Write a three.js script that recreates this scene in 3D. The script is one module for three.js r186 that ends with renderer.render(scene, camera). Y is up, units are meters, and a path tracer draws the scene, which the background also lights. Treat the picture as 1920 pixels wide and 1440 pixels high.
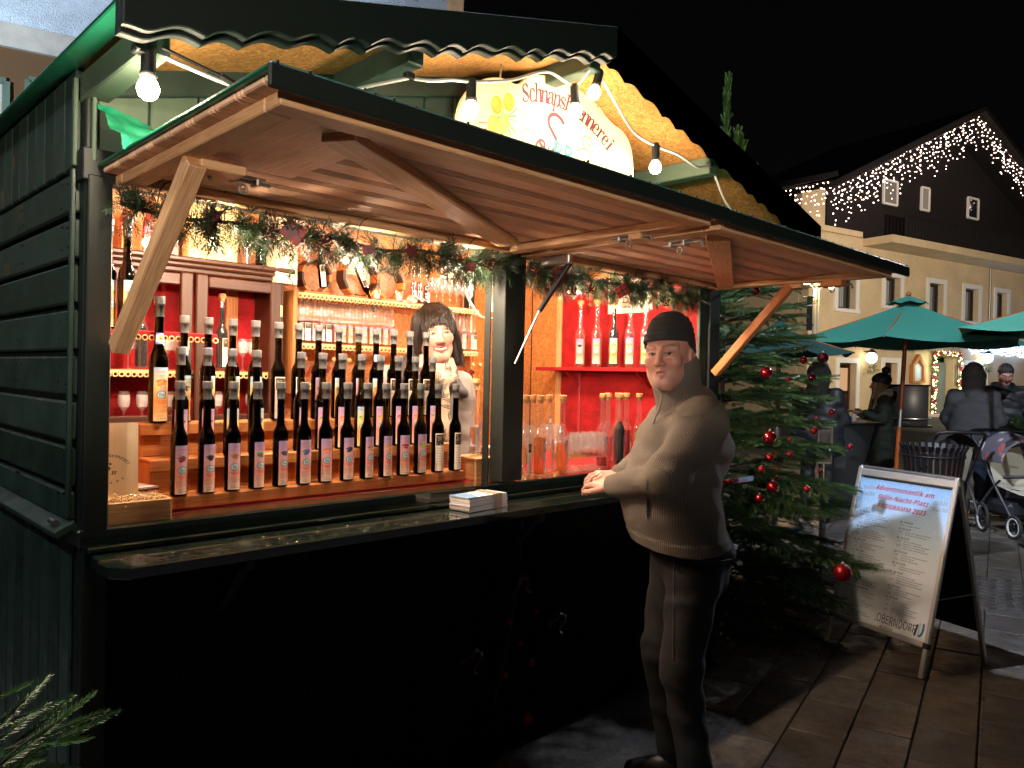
import * as THREE from 'three';
import { mergeGeometries } from 'three/addons/utils/BufferGeometryUtils.js';
import { ImprovedNoise } from 'three/addons/math/ImprovedNoise.js';

// ---------- camera, sky, moon, floodlights, exposure ----------
const scene = new THREE.Scene();
const camera = new THREE.PerspectiveCamera(2 * Math.atan(720 / 1450) * 180 / Math.PI, 4 / 3, 0.05, 400);
const RX = new THREE.Vector3(0.71500311, 0.021673, 0.69878525), UP = new THREE.Vector3(-0.0081651, 0.99971007, -0.02265165), FW = new THREE.Vector3(0.69907358, -0.01049035, -0.71497278);
const EYE = new THREE.Vector3(0, 1.55, 0), FOC = 1450;
camera.matrixAutoUpdate = false;
camera.matrix.makeBasis(RX, UP, FW.clone().negate()).setPosition(EYE);
camera.matrix.decompose(camera.position, camera.quaternion, camera.scale);
camera.matrixAutoUpdate = true;
const renderer = new THREE.WebGLRenderer({ antialias: true });
renderer.toneMapping = THREE.LinearToneMapping;
renderer.toneMappingExposure = 1;
renderer.shadowMap.enabled = true;
{ // night sky: almost black, a trace of town glow towards the horizon
  const W = 64, H = 32, d = new Float32Array(W * H * 4);
  for (let y = 0; y < H; y++) for (let x = 0; x < W; x++) {
    const up = Math.sin(((y + 0.5) / H - 0.5) * Math.PI), g = 0.0012 + 0.0016 * Math.exp(-Math.abs(up) * 5);
    d.set([g * 0.95, g, g * 1.1, 1], (y * W + x) * 4);
  }
  const t = new THREE.DataTexture(d, W, H, THREE.RGBAFormat, THREE.FloatType);
  t.mapping = THREE.EquirectangularReflectionMapping; t.magFilter = THREE.LinearFilter; t.needsUpdate = true;
  scene.background = t; scene.environment = t;
}
const moon = new THREE.DirectionalLight(0xcfd8ff, 0.012);
moon.position.set(-8, 20, 6); scene.add(moon);
moon.shadow.camera.left = -20; moon.shadow.camera.right = 20; moon.shadow.camera.top = 20; moon.shadow.camera.bottom = -20; moon.shadow.camera.far = 120;

// where the floodlights of the square stand (all outside the frame); their masts and heads are built further down
const FLOODS = [
  { at: [0.7, 8.6, -3.3], to: [5.4, 0.4, -1.8], I: 360, col: 0xdfe9ff, cone: 0.75, head: 'cool' },
  { at: [-3.6, 6.4, -2.4], to: [0.6, 1.5, -2.8], I: 48, col: 0xdbe8ea, cone: 0.5, head: 'cool' },
  { at: [-2.5, 3.2, -5.6], to: [2.2, 6.2, -10.5], I: 420, col: 0xd4e6ff, cone: 0.8, head: 'cool' },
  { at: [13.2, 6.6, -1.7], to: [4.6, 2.1, -2.7], I: 230, col: 0xe9efff, cone: 0.17, head: 'cool' },
  { at: [22, 5.6, 3], to: [38.5, 4.2, -12], I: 1700, col: 0xffeeda, cone: 0.55, head: 'warm' },
  { at: [3.0, 7.6, 1.6], to: [11.5, 1.2, -4.2], I: 210, col: 0xeaf2ff, cone: 0.36, head: 'cool' },
  { at: [4.4, 3.3, 1.9], to: [10.2, 1.1, -2.8], I: 62, col: 0xeaf2ff, cone: 0.34, head: 'cool' },
];

// ---------- helpers ----------
let seed = 7;
const rnd = () => { seed = (seed + 0x6d2b79f5) | 0; let t = Math.imul(seed ^ (seed >>> 15), 1 | seed); t = (t + Math.imul(t ^ (t >>> 7), 61 | t)) ^ t; return ((t ^ (t >>> 14)) >>> 0) / 4294967296; };
const R = (a, b) => a + (b - a) * rnd(), pick = (a) => a[Math.floor(rnd() * a.length)];
const V = (x, y, z) => new THREE.Vector3(x, y, z);
const ray = (px, py) => RX.clone().multiplyScalar(px - 960).addScaledVector(UP, -(py - 720)).addScaledVector(FW, FOC);
const at = (px, py, depth) => ray(px, py).multiplyScalar(depth / FOC).add(EYE);        // a place seen at a pixel, that many metres ahead
const onZ = (px, py, z) => { const r = ray(px, py); return r.multiplyScalar(z / r.z).add(EYE); };
const onX = (px, py, x) => { const r = ray(px, py); return r.multiplyScalar(x / r.x).add(EYE); };
const onY = (px, py, y) => { const r = ray(px, py); return r.multiplyScalar((y - EYE.y) / r.y).add(EYE); };
const names = new Map();
const numbered = (n) => { const k = names.get(n) ?? 0; names.set(n, k + 1); return k ? n + '_' + String(k).padStart(3, '0') : n; };
function tag(o, label, category, group, kind) { if (label) o.userData.label = label; if (category) o.userData.category = category; if (group) o.userData.group = group; if (kind) o.userData.kind = kind; return o; }
function thing(name, label, category, p = [0, 0, 0], ry = 0, group) {
  const o = new THREE.Group(); o.name = numbered(name); o.position.set(...(p.isVector3 ? p.toArray() : p)); o.rotation.y = ry; scene.add(o);
  return tag(o, label, category, group);
}
function part(parent, name, geo, mat, kind) {
  const m = new THREE.Mesh(geo, mat); m.name = parent === scene ? numbered(name) : name; parent.add(m);
  if (kind) m.userData.kind = kind;
  return m;
}
const struct = (name, geo, mat) => tag(part(scene, name, geo, mat), null, null, null, 'structure');
function copyOf(src, p, ry, label, group) { const c = src.clone(); c.name = numbered(src.name.replace(/_\d{3}$/, '')); c.position.set(...(p.isVector3 ? p.toArray() : p)); if (ry !== undefined) c.rotation.y = ry; c.userData = { ...src.userData }; if (label) c.userData.label = label; if (group) c.userData.group = group; scene.add(c); return c; }
const lin = (hex) => new THREE.Color(hex);

// geometry: keep position, normal, uv only so that pieces merge
function norm(g) { g = g.index ? g.toNonIndexed() : g; for (const k of Object.keys(g.attributes)) if (!['position', 'normal', 'uv'].includes(k)) g.deleteAttribute(k); if (!g.attributes.uv) g.setAttribute('uv', new THREE.BufferAttribute(new Float32Array(g.attributes.position.count * 2), 2)); if (!g.attributes.normal) g.computeVertexNormals(); g.morphAttributes = {}; return g; }
const merge = (list) => mergeGeometries(list.map(norm));
const put = (g, p = [0, 0, 0], r = [0, 0, 0], s = [1, 1, 1]) => { const m = new THREE.Matrix4().compose(V(...p), new THREE.Quaternion().setFromEuler(new THREE.Euler(...r)), V(...s)); return g.clone().applyMatrix4(m); };
// box with chamfered edges, uv in metres, the grain (u) along its longest side
function box(w, h, d, p = [0, 0, 0], r = [0, 0, 0], c = 0.003) {
  c = Math.min(c, w / 3, h / 3, d / 3);
  const X = w / 2, Y = h / 2, Z = d / 2, tri = [], hs = [X, Y, Z];
  const co = (sx, sy, sz, k) => { const q = [sx * (X - c), sy * (Y - c), sz * (Z - c)]; q[k] = [sx, sy, sz][k] * hs[k]; return q; };
  const quad = (a, b, e, f, n) => { const u = V(...b).sub(V(...a)), v = V(...e).sub(V(...a)); if (u.cross(v).dot(n) > 0) tri.push(a, b, e, a, e, f); else tri.push(a, e, b, a, f, e); };
  for (let k = 0; k < 3; k++) for (const s of [-1, 1]) {
    const i = (k + 1) % 3, j = (k + 2) % 3, mk = (a, b) => { const t = [0, 0, 0]; t[k] = s; t[i] = a; t[j] = b; return co(...t, k); }, n = V(0, 0, 0).setComponent(k, s);
    quad(mk(-1, -1), mk(1, -1), mk(1, 1), mk(-1, 1), n);
  }
  for (let k = 0; k < 3; k++) { // edges along k
    const i = (k + 1) % 3, j = (k + 2) % 3;
    for (const a of [-1, 1]) for (const b of [-1, 1]) { const mk = (e, f) => { const t = [0, 0, 0]; t[k] = e; t[i] = a; t[j] = b; return co(...t, f); }; quad(mk(-1, i), mk(1, i), mk(1, j), mk(-1, j), V(0, 0, 0).setComponent(i, a).setComponent(j, b)); }
  }
  for (const a of [-1, 1]) for (const b of [-1, 1]) for (const e of [-1, 1]) { const p0 = co(a, b, e, 0), p1 = co(a, b, e, 1), p2 = co(a, b, e, 2); if (a * b * e > 0) tri.push(p0, p1, p2); else tri.push(p0, p2, p1); }
  const pos = new Float32Array(tri.length * 3), uv = new Float32Array(tri.length * 2);
  const o1 = rnd() * 3, o2 = rnd() * 3, order = [0, 1, 2].sort((m, n) => hs[n] - hs[m]);
  for (let t = 0; t < tri.length; t += 3) {
    const n = V(...tri[t + 1]).sub(V(...tri[t])).cross(V(...tri[t + 2]).sub(V(...tri[t]))), ab = [Math.abs(n.x), Math.abs(n.y), Math.abs(n.z)], dom = ab.indexOf(Math.max(...ab));
    const ax = order.filter((k) => k !== dom);
    for (let q = 0; q < 3; q++) { pos.set(tri[t + q], (t + q) * 3); uv[(t + q) * 2] = tri[t + q][ax[0]] + o1; uv[(t + q) * 2 + 1] = tri[t + q][ax[1]] + o2; }
  }
  const g = new THREE.BufferGeometry(); g.setAttribute('position', new THREE.BufferAttribute(pos, 3)); g.setAttribute('uv', new THREE.BufferAttribute(uv, 2)); g.computeVertexNormals();
  return put(g, p, r);
}
// a bar with a rectangular section from a to b; "up" fixes its roll
function bar(a, b, w, h, up = V(0, 1, 0), c = 0.003) {
  a = a.isVector3 ? a : V(...a); b = b.isVector3 ? b : V(...b);
  const d = b.clone().sub(a), L = d.length(); d.normalize();
  const s = up.clone().cross(d).normalize(), u = d.clone().cross(s);
  return box(L, h, w, [0, 0, 0], [0, 0, 0], c).applyMatrix4(new THREE.Matrix4().makeBasis(d, u, s.negate()).setPosition(a.clone().add(b).multiplyScalar(0.5)));
}
function rod(a, b, r1, r2 = r1, n = 10) { a = a.isVector3 ? a : V(...a); b = b.isVector3 ? b : V(...b); const d = b.clone().sub(a), L = d.length(); const g = new THREE.CylinderGeometry(r2, r1, L, n); g.applyQuaternion(new THREE.Quaternion().setFromUnitVectors(V(0, 1, 0), d.normalize())); return g.translate(...a.clone().add(b).multiplyScalar(0.5).toArray()); }
const tube = (pts, r, n = 40, k = 6) => new THREE.TubeGeometry(new THREE.CatmullRomCurve3(pts.map((p) => (p.isVector3 ? p : V(...p)))), n, r, k);
const lathe = (pts, n = 20) => new THREE.LatheGeometry(pts.map((p) => new THREE.Vector2(...p)), n);
const ball = (r, p = [0, 0, 0], n = 14) => new THREE.SphereGeometry(r, n, Math.round(n * 0.7)).translate(...p);
function extrude(pts, depth, bevel = 0, holes = [], curve = 6) {
  const s = pts instanceof THREE.Shape ? pts : new THREE.Shape(pts.map((p) => new THREE.Vector2(...p)));
  for (const h of holes) s.holes.push(new THREE.Path(h.map((p) => new THREE.Vector2(...p))));
  return new THREE.ExtrudeGeometry(s, { depth, bevelEnabled: bevel > 0, bevelSize: bevel, bevelThickness: bevel, bevelSegments: 1, curveSegments: curve });
}
function sheet(f, nu, nv) { const g = new THREE.PlaneGeometry(1, 1, nu, nv), p = g.attributes.position; for (let i = 0; i < p.count; i++) { const q = f(p.getX(i) + 0.5, p.getY(i) + 0.5); p.setXYZ(i, ...q); } g.computeVertexNormals(); return g; }
const instanced = (parent, name, geo, mat, mats, cols, kind = 'stuff') => { const m = new THREE.InstancedMesh(geo, mat, mats.length); mats.forEach((q, i) => m.setMatrixAt(i, q)); if (cols) cols.forEach((q, i) => m.setColorAt(i, q)); m.name = parent === scene ? numbered(name) : name; m.userData.kind = kind; parent.add(m); return m; };
const M4 = (p, q, s) => new THREE.Matrix4().compose(p, q, s.isVector3 ? s : V(s, s, s));

// ---------- textures ----------
const PN = new ImprovedNoise();
const fbm = (x, y, z = 0, o = 4) => { let s = 0, a = 0.5; for (let i = 0; i < o; i++) { s += a * PN.noise(x, y, z + i * 7.3); x *= 2.03; y *= 2.03; a *= 0.5; } return s; };
const clamp = (x, a = 0, b = 1) => Math.min(b, Math.max(a, x)), mixc = (a, b, t) => a.map((v, i) => v + (b[i] - v) * t), smooth = (a, b, x) => { x = clamp((x - a) / (b - a)); return x * x * (3 - 2 * x); };
function dtex(W, H, f, srgb = true, rep = [1, 1]) {
  const d = new Uint8Array(W * H * 4);
  for (let y = 0; y < H; y++) for (let x = 0; x < W; x++) { const c = f(x / W, y / H), o = (y * W + x) * 4; if (typeof c === 'number') { d[o] = d[o + 1] = d[o + 2] = clamp(c) * 255; } else { d[o] = clamp(c[0]) * 255; d[o + 1] = clamp(c[1]) * 255; d[o + 2] = clamp(c[2]) * 255; } d[o + 3] = 255; }
  const t = new THREE.DataTexture(d, W, H); t.wrapS = t.wrapT = THREE.RepeatWrapping; t.magFilter = THREE.LinearFilter; t.colorSpace = srgb ? THREE.SRGBColorSpace : THREE.NoColorSpace; t.repeat.set(...rep); t.needsUpdate = true; return t;
}
// tiling noise: blends two shifted copies
const tile = (f) => (u, v) => { const s = smooth(0, 1, u), t = smooth(0, 1, v), L = (a, b, k) => a + (b - a) * k; return L(L(f(u, v), f(u - 1, v), s), L(f(u, v - 1), f(u - 1, v - 1), s), t); };
function ctex(W, H, draw) { const c = document.createElement('canvas'); c.width = W; c.height = H; const g = c.getContext('2d'); draw(g, W, H); const t = new THREE.CanvasTexture(c); t.colorSpace = THREE.SRGBColorSpace; t.magFilter = THREE.LinearFilter; return t; }
const std = (o) => new THREE.MeshStandardMaterial(o), phy = (o) => new THREE.MeshPhysicalMaterial(o);

const nz = tile((u, v) => fbm(u * 6, v * 6, 3.1, 5)), nzf = tile((u, v) => fbm(u * 40, v * 40, 9.1, 2)), grain = tile((u, v) => fbm(u * 3, v * 42, 1.7, 4)), grainf = tile((u, v) => fbm(u * 9, v * 160, 5.7, 2));
const tWood = dtex(512, 512, (u, v) => { const r = Math.sin((v * 17 + grain(u, v) * 5) * 6.28) * 0.5 + 0.5, g = grainf(u, v); return mixc([0.86, 0.70, 0.52], [0.70, 0.51, 0.34], clamp(r * 0.55 + g * 0.7 + nz(u, v) * 0.5)); }, true, [0.8, 1.6]);
const tWoodB = dtex(256, 256, (u, v) => 0.5 + grainf(u, v) * 0.5 + grain(u, v) * 0.35, false, [0.8, 1.6]);
const tDarkWood = dtex(512, 512, (u, v) => mixc([0.30, 0.17, 0.10], [0.17, 0.085, 0.05], clamp(0.5 + grain(u, v) * 0.9 + grainf(u, v) * 0.7)), true, [0.8, 1.6]);
const tGreen = dtex(512, 512, (u, v) => { const g = 0.5 + grain(u, v) * 0.35 + nz(u, v) * 0.5; const k = smooth(0.34, 0.5, nzf(u, v) + nz(u, v) * 0.35); return mixc(mixc([0.165, 0.232, 0.212], [0.215, 0.285, 0.262], g), [0.42, 0.45, 0.38], k * 0.5); }, true, [0.9, 1.1]);
const tGreenB = dtex(256, 256, (u, v) => 0.5 + grain(u, v) * 0.3 + grainf(u, v) * 0.25 + nzf(u, v) * 0.15, false, [0.9, 1.1]);
const tOSB = (() => { const c = document.createElement('canvas'); c.width = c.height = 512; const g = c.getContext('2d'); g.fillStyle = '#b4763a'; g.fillRect(0, 0, 512, 512); for (let i = 0; i < 5200; i++) { const x = rnd() * 512, y = rnd() * 512, L = R(8, 30), w = R(2, 7), a = rnd() * 3.14, l = R(-28, 34); g.fillStyle = `rgb(${182 + l | 0},${116 + l * 0.85 | 0},${56 + l * 0.6 | 0})`; for (const dx of [-512, 0, 512]) for (const dy of [-512, 0, 512]) { if (Math.abs(x + dx - 256) > 300 || Math.abs(y + dy - 256) > 300) continue; g.save(); g.translate(x + dx, y + dy); g.rotate(a); g.fillRect(-L / 2, -w / 2, L, w); g.restore(); } } const t = new THREE.CanvasTexture(c); t.colorSpace = THREE.SRGBColorSpace; t.wrapS = t.wrapT = THREE.RepeatWrapping; t.repeat.set(1.6, 1.6); t.magFilter = THREE.LinearFilter; return t; })();
const tStuccoB = dtex(512, 512, (u, v) => 0.5 + nzf(u, v) * 0.55 + tile((a, b) => fbm(a * 90, b * 90, 2.2, 2))(u, v) * 0.4, false, [1.1, 1.1]);
const tPlaster = dtex(256, 256, (u, v) => { const g = 0.92 + nz(u, v) * 0.22 + nzf(u, v) * 0.1; return [g, g, g]; }, true, [0.22, 0.22]);
const tConc = dtex(512, 512, (u, v) => { const g = 0.5 + nz(u, v) * 0.22 + nzf(u, v) * 0.3; return [g * 1.0, g * 0.98, g * 0.95]; }, true, [0.9, 0.9]);
const tConcB = dtex(256, 256, (u, v) => 0.5 + nzf(u, v) * 0.8, false, [2.5, 2.5]);
const tRough = dtex(256, 256, (u, v) => clamp(0.55 + nz(u, v) * 0.9), false, [1.3, 1.3]);
const tWet = dtex(512, 512, (u, v) => clamp(0.16 + smooth(-0.05, 0.3, nz(u, v)) * 0.35 + nzf(u, v) * 0.2), false, [1.3, 1.3]);
const tVelvet = dtex(256, 256, (u, v) => { const g = 0.8 + nzf(u, v) * 0.3 + nz(u, v) * 0.35; return [0.74 * g, 0.045 * g, 0.075 * g]; }, true, [2, 2]);

// ---------- materials ----------
const mWood = std({ map: tWood, bumpMap: tWoodB, bumpScale: 0.0008, roughness: 0.62 });
const mWoodPale = std({ map: tWood, color: lin(0xfff4e0), bumpMap: tWoodB, bumpScale: 0.0004, roughness: 0.6 });
const mWoodWarm = std({ map: tWood, color: lin(0xe8b98c), bumpMap: tWoodB, bumpScale: 0.0006, roughness: 0.55 });
const mAwn = [1.2, 1.08, 1.26, 0.98].map((c) => std({ map: tWood, color: new THREE.Color(c * 1.02, c * 1.06, c * 1.32), bumpMap: tWoodB, bumpScale: 0.0008, roughness: 0.66 }));
const mDark = std({ map: tDarkWood, bumpMap: tWoodB, bumpScale: 0.0006, roughness: 0.42 });
const mGreen = std({ map: tGreen, bumpMap: tGreenB, bumpScale: 0.0012, roughnessMap: tRough, roughness: 0.85 });
const mGreens = [0xffffff, 0xe4eae8, 0xf4fffa, 0xd6dcd6].map((c) => std({ map: tGreen, color: lin(c), bumpMap: tGreenB, bumpScale: 0.0014, roughnessMap: tRough, roughness: 0.8 }));
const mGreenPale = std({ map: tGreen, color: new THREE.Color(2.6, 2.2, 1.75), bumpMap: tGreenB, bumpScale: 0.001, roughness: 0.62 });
const mGreenFront = [0x6c706e, 0x62686a, 0x747a76].map((c) => phy({ specularIntensity: 0.12, map: tGreen, color: lin(c), bumpMap: tGreenB, bumpScale: 0.0012, roughness: 0.8 }));  // wall green darkened and its gloss cut to hold the front's shade
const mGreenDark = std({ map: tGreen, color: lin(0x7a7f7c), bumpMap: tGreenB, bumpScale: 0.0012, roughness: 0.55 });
const mCounter = phy({ map: tGreen, color: lin(0x8c9490), bumpMap: tGreenB, bumpScale: 0.0004, roughnessMap: tWet, roughness: 0.45, clearcoat: 1, clearcoatRoughness: 0.07 });
const mSheet = std({ color: new THREE.Color(0.01, 0.13, 0.07), roughness: 0.3, metalness: 0.1, bumpMap: tConcB, bumpScale: 0.001 });
const mSteel = std({ color: new THREE.Color(0.5, 0.5, 0.5), metalness: 1, roughness: 0.35 });
const mZinc = std({ color: new THREE.Color(0.42, 0.40, 0.36), metalness: 0.9, roughness: 0.5, bumpMap: tConcB, bumpScale: 0.0004 });
const mBlack = std({ color: new THREE.Color(0.012, 0.012, 0.013), roughness: 0.45 });
const mRubber = std({ color: new THREE.Color(0.02, 0.02, 0.02), roughness: 0.8 });
const mWhite = std({ color: new THREE.Color(0.78, 0.76, 0.72), roughness: 0.55 });
const mCable = std({ color: new THREE.Color(0.62, 0.60, 0.55), roughness: 0.45 });
const mOSB = phy({ map: tOSB, bumpMap: tConcB, bumpScale: 0.0012, roughness: 0.45, clearcoat: 0.5, clearcoatRoughness: 0.3 });
const mSoffit = std({ map: tOSB, color: new THREE.Color(0.95, 1.12, 1.25), roughness: 0.7, bumpMap: tConcB, bumpScale: 0.001 });
const mVelvet = phy({ map: tVelvet, roughness: 0.9, sheen: 0.6, sheenColor: lin(0xff5566), sheenRoughness: 0.5 });
const mGlass = phy({ color: 0xffffff, transmission: 1, thickness: 0, roughness: 0.02, ior: 1.5 });
const mGlassS = phy({ color: 0xffffff, transmission: 0.985, thickness: 0, roughness: 0.02, ior: 1.6 }), mGlassW = phy({ color: 0xffffff, transmission: 0.965, thickness: 0, roughness: 0.02, ior: 1.75 });
const emit = (hex, k) => std({ color: lin(0x111111), emissive: lin(hex), emissiveIntensity: k });
function pointLight(parent, name, p, I, hex, r = 1.2) { const l = new THREE.PointLight(lin(hex), I); l.name = name; l.position.set(...(p.isVector3 ? p.toArray() : p)); l.shadow.radius = r; parent.add(l); return l; }

// ---------- the market stall ----------
const ZF = -2.25, XL = 0.607, XR = 3.80, ZB = -3.70, RIDGE = 2.2, RY = 2.785, EX = 0.548, EY = 2.342, ZR = -1.80;
const roofY = (x) => RY - Math.abs(x - RIDGE) * (RY - EY) / (RIDGE - EX);
const stall = thing('market_stall', 'dark green wooden market stall with open serving hatches and raised awning flaps', 'market stall');
const gm = (i) => mGreens[i % 4];
// left side wall: vertical boards above, thick clapboards, sloping sill, vertical boards below
{
  const zs = [-2.325]; while (zs[zs.length - 1] > -3.66) zs.push(zs[zs.length - 1] - 0.103);
  zs.slice(0, -1).forEach((z, i) => { const w = 0.098; part(stall, 'wall_board', box(0.02, roofY(XL) - 2.09, w, [XL + 0.012, (roofY(XL) + 2.088) / 2, z - w / 2 - 0.002], [0, 0, 0], 0.004), gm(i * 7 + 1)); });
  const ys = [1.128, 1.222, 1.346, 1.469, 1.593, 1.718, 1.842, 1.965, 2.086];
  for (let i = 0; i < 8; i++) { const h = ys[i + 1] - ys[i] - 0.017; part(stall, 'clapboard', box(0.026, h, 1.36, [XL + 0.011 - 0.002 * (i % 3), ys[i] + h / 2 + 0.002, -3.005], [0, 0, (i % 2 ? 0.012 : -0.02)], 0.006), gm(i * 5 + 2)); }
  part(stall, 'wall_backing', box(0.02, 2.3, 1.36, [XL + 0.04, 1.15, -3.005]), mGreenDark);
  part(stall, 'sill_batten', bar([XL - 0.012, 1.112, -2.30], [XL - 0.012, 1.112, -3.68], 0.06, 0.022, V(-0.5, 1, 0)), mGreens[2]);
  zs.slice(0, -1).forEach((z, i) => part(stall, 'lower_board', box(0.02, 1.03, 0.097, [XL + 0.016, 0.565, z - 0.05], [0, 0, 0], 0.005), gm(i * 3)));
  part(stall, 'bolt', merge([rod([XL - 0.028, 1.128, -2.335], [XL - 0.028, 1.128, -2.385], 0.008), rod([XL - 0.028, 1.128, -2.332], [XL - 0.028, 1.128, -2.336], 0.0095)]), mSteel);
  // corner boards; the upper ones paler, the bulb's light put into their colour
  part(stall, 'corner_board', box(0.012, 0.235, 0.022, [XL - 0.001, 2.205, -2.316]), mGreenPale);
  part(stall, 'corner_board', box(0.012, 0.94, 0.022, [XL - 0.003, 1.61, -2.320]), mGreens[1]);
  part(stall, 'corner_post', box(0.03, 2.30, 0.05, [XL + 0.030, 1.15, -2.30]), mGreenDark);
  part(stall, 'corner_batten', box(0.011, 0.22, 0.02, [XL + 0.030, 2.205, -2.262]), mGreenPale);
  part(stall, 'post', box(0.062, 2.06, 0.07, [XL + 0.047, 1.03, ZF - 0.037]), mGreenDark);
}
{ const ns = []; for (const y of [1.175, 1.285, 1.41, 1.53, 1.655, 1.78, 1.905, 2.02]) for (const z of [-2.36, -2.42, -2.86, -2.90, -3.3]) for (const dy of [-0.028, 0.026]) if (rnd() < 0.85) ns.push(new THREE.CylinderGeometry(0.0032, 0.0032, 0.006, 7).rotateZ(Math.PI / 2).translate(XL - 0.003, y + dy + R(-0.006, 0.006), z + R(-0.012, 0.012))); part(stall, 'nail_heads', merge(ns), mBlack, 'stuff'); }
// front frame
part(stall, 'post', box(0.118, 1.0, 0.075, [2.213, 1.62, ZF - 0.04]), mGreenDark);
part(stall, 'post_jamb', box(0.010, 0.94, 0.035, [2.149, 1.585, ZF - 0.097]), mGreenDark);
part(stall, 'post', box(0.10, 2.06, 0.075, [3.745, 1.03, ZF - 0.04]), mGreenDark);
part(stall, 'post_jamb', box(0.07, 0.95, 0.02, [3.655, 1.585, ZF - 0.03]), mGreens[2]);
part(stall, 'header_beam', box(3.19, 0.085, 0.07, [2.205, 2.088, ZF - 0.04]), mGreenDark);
part(stall, 'sill_beam', box(3.19, 0.05, 0.12, [2.205, 1.091, ZF - 0.062], [0, 0, 0], 0.006), mCounter);
part(stall, 'sill_ledge', box(3.15, 0.016, 0.03, [2.205, 1.062, ZF + 0.006]), mCounter);
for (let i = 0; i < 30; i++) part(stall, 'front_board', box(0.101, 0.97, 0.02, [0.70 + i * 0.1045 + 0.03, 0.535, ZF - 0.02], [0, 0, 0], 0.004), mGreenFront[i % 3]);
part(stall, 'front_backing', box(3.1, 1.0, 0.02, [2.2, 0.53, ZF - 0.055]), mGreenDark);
// counter: two long boards, the near one with a cut corner
part(stall, 'counter_board', box(3.17, 0.032, 0.098, [0.637 + 3.17 / 2, 1.034, -2.199], [0, 0, 0], 0.004), mCounter);
{ const g = extrude([[0.631, 2.146], [0.637, 2.085], [0.675, 2.038], [3.80, 2.038], [3.80, 2.146]], 0.026, 0.003).rotateX(-Math.PI / 2); g.scale(1, 1, 1); const p = g.attributes.position, u = g.attributes.uv; for (let i = 0; i < p.count; i++) { u.setXY(i, p.getX(i), p.getZ(i) + p.getY(i)); } part(stall, 'counter_board', g.translate(0, 1.021, 0), mCounter); }
// (the shape's y became -z)
for (const x of [1.0, 2.2, 3.4]) part(stall, 'counter_bracket', merge([bar([x, 1.0, -2.24], [x, 1.0, -2.06], 0.03, 0.03), bar([x, 0.84, -2.245], [x, 0.99, -2.10], 0.03, 0.025)]), mGreenDark);
// gable wall above the header
{
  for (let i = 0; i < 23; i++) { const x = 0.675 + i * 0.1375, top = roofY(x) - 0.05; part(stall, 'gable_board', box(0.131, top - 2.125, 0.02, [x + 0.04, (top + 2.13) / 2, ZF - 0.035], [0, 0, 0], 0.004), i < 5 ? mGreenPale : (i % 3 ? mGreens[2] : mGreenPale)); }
  part(stall, 'gable_backing', extrude([[0.64, 2.1], [3.78, 2.1], [3.78, roofY(3.78) - 0.03], [RIDGE, RY - 0.03], [0.64, roofY(0.64) - 0.03]], 0.02).translate(0, 0, ZF - 0.075), mGreenDark);
  part(stall, 'gable_backing', extrude([[0.64, 0.05], [3.78, 0.05], [3.78, roofY(3.78) - 0.03], [RIDGE, RY - 0.03], [0.64, roofY(0.64) - 0.03]], 0.03).translate(0, 0, ZB), mGreenDark);
  const rail = (a, b) => part(stall, 'gable_rail', bar([a, roofY(a) - 0.062, ZF - 0.012], [b, roofY(b) - 0.062, ZF - 0.012], 0.024, 0.075), mGreens[3]);
  rail(0.66, RIDGE - 0.003); rail(RIDGE + 0.003, 3.76);
  part(stall, 'gable_rail', box(1.6, 0.06, 0.022, [1.48, 2.375, ZF - 0.012]), mGreenPale);
}
// roof: sheet metal over a panel soffit, purlins, scalloped fascia boards
for (const s of [-1, 1]) {
  const ex = s < 0 ? EX : 3.905, ey = roofY(ex), u = V(s * (RY - ey), Math.abs(ex - RIDGE), 0).normalize();
  part(stall, 'roof_sheet', bar([ex, ey, (ZR - 3.95) / 2], [RIDGE, RY + 0.004, (ZR - 3.95) / 2], 3.95 + ZR, 0.012, u), mSheet);
  const e2 = RIDGE + s * 1.548, y2 = roofY(e2) - 0.018;
  part(stall, 'roof_soffit', bar([e2, y2, (ZR - 3.93) / 2 - 0.02], [RIDGE - s * 0.003, RY - 0.018, (ZR - 3.93) / 2 - 0.02], 3.89 + ZR, 0.02, u), mSoffit);
  // scalloped fascia
  const L = Math.hypot(RIDGE - ex, RY - ey), pts = [[0, 0.012], [L, 0.012]], N = 240;
  for (let i = N; i >= 0; i--) {
    const q = i / N * L, X = s < 0 ? ex + q * (RIDGE - ex) / L : 2 * RIDGE - (ex + q * (RIDGE - ex) / L);
    const t = (((X - 0.722) / 0.341) % 1 + 1) % 1; let h;
    if (t < 0.28) h = Math.sin(t / 0.28 * Math.PI) * 0.017; else { const k = (t - 0.28) / 0.72; h = 0.021 * Math.sqrt(Math.sin(2 * Math.PI * k) ** 2 + 0.14 * Math.exp(-(((k - 0.5) / 0.13) ** 2))); }
    pts.push([q, -0.098 + h]);
  }
  const g = extrude(pts, 0.022, 0.003).applyMatrix4(new THREE.Matrix4().makeBasis(V(RIDGE - ex, RY - ey, 0).normalize(), V(0, 1, 0), V(0, 0, 1)).setPosition(ex, ey, ZR + 0.001));
  part(stall, 'fascia_board', g, mGreenDark);
  const g2 = g.clone().translate(0, 0.012, 0.026); part(stall, 'fascia_trim', g2, mGreenDark);
}
for (const x of [0.648, 1.38, 2.2, 3.02, 3.74]) part(stall, 'purlin', box(0.062, 0.075, 1.85, [x, roofY(x) - 0.068, -2.77], [0, 0, 0], 0.004), x < 1 || x > 2.5 ? mGreenPale : mGreens[2]);
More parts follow.
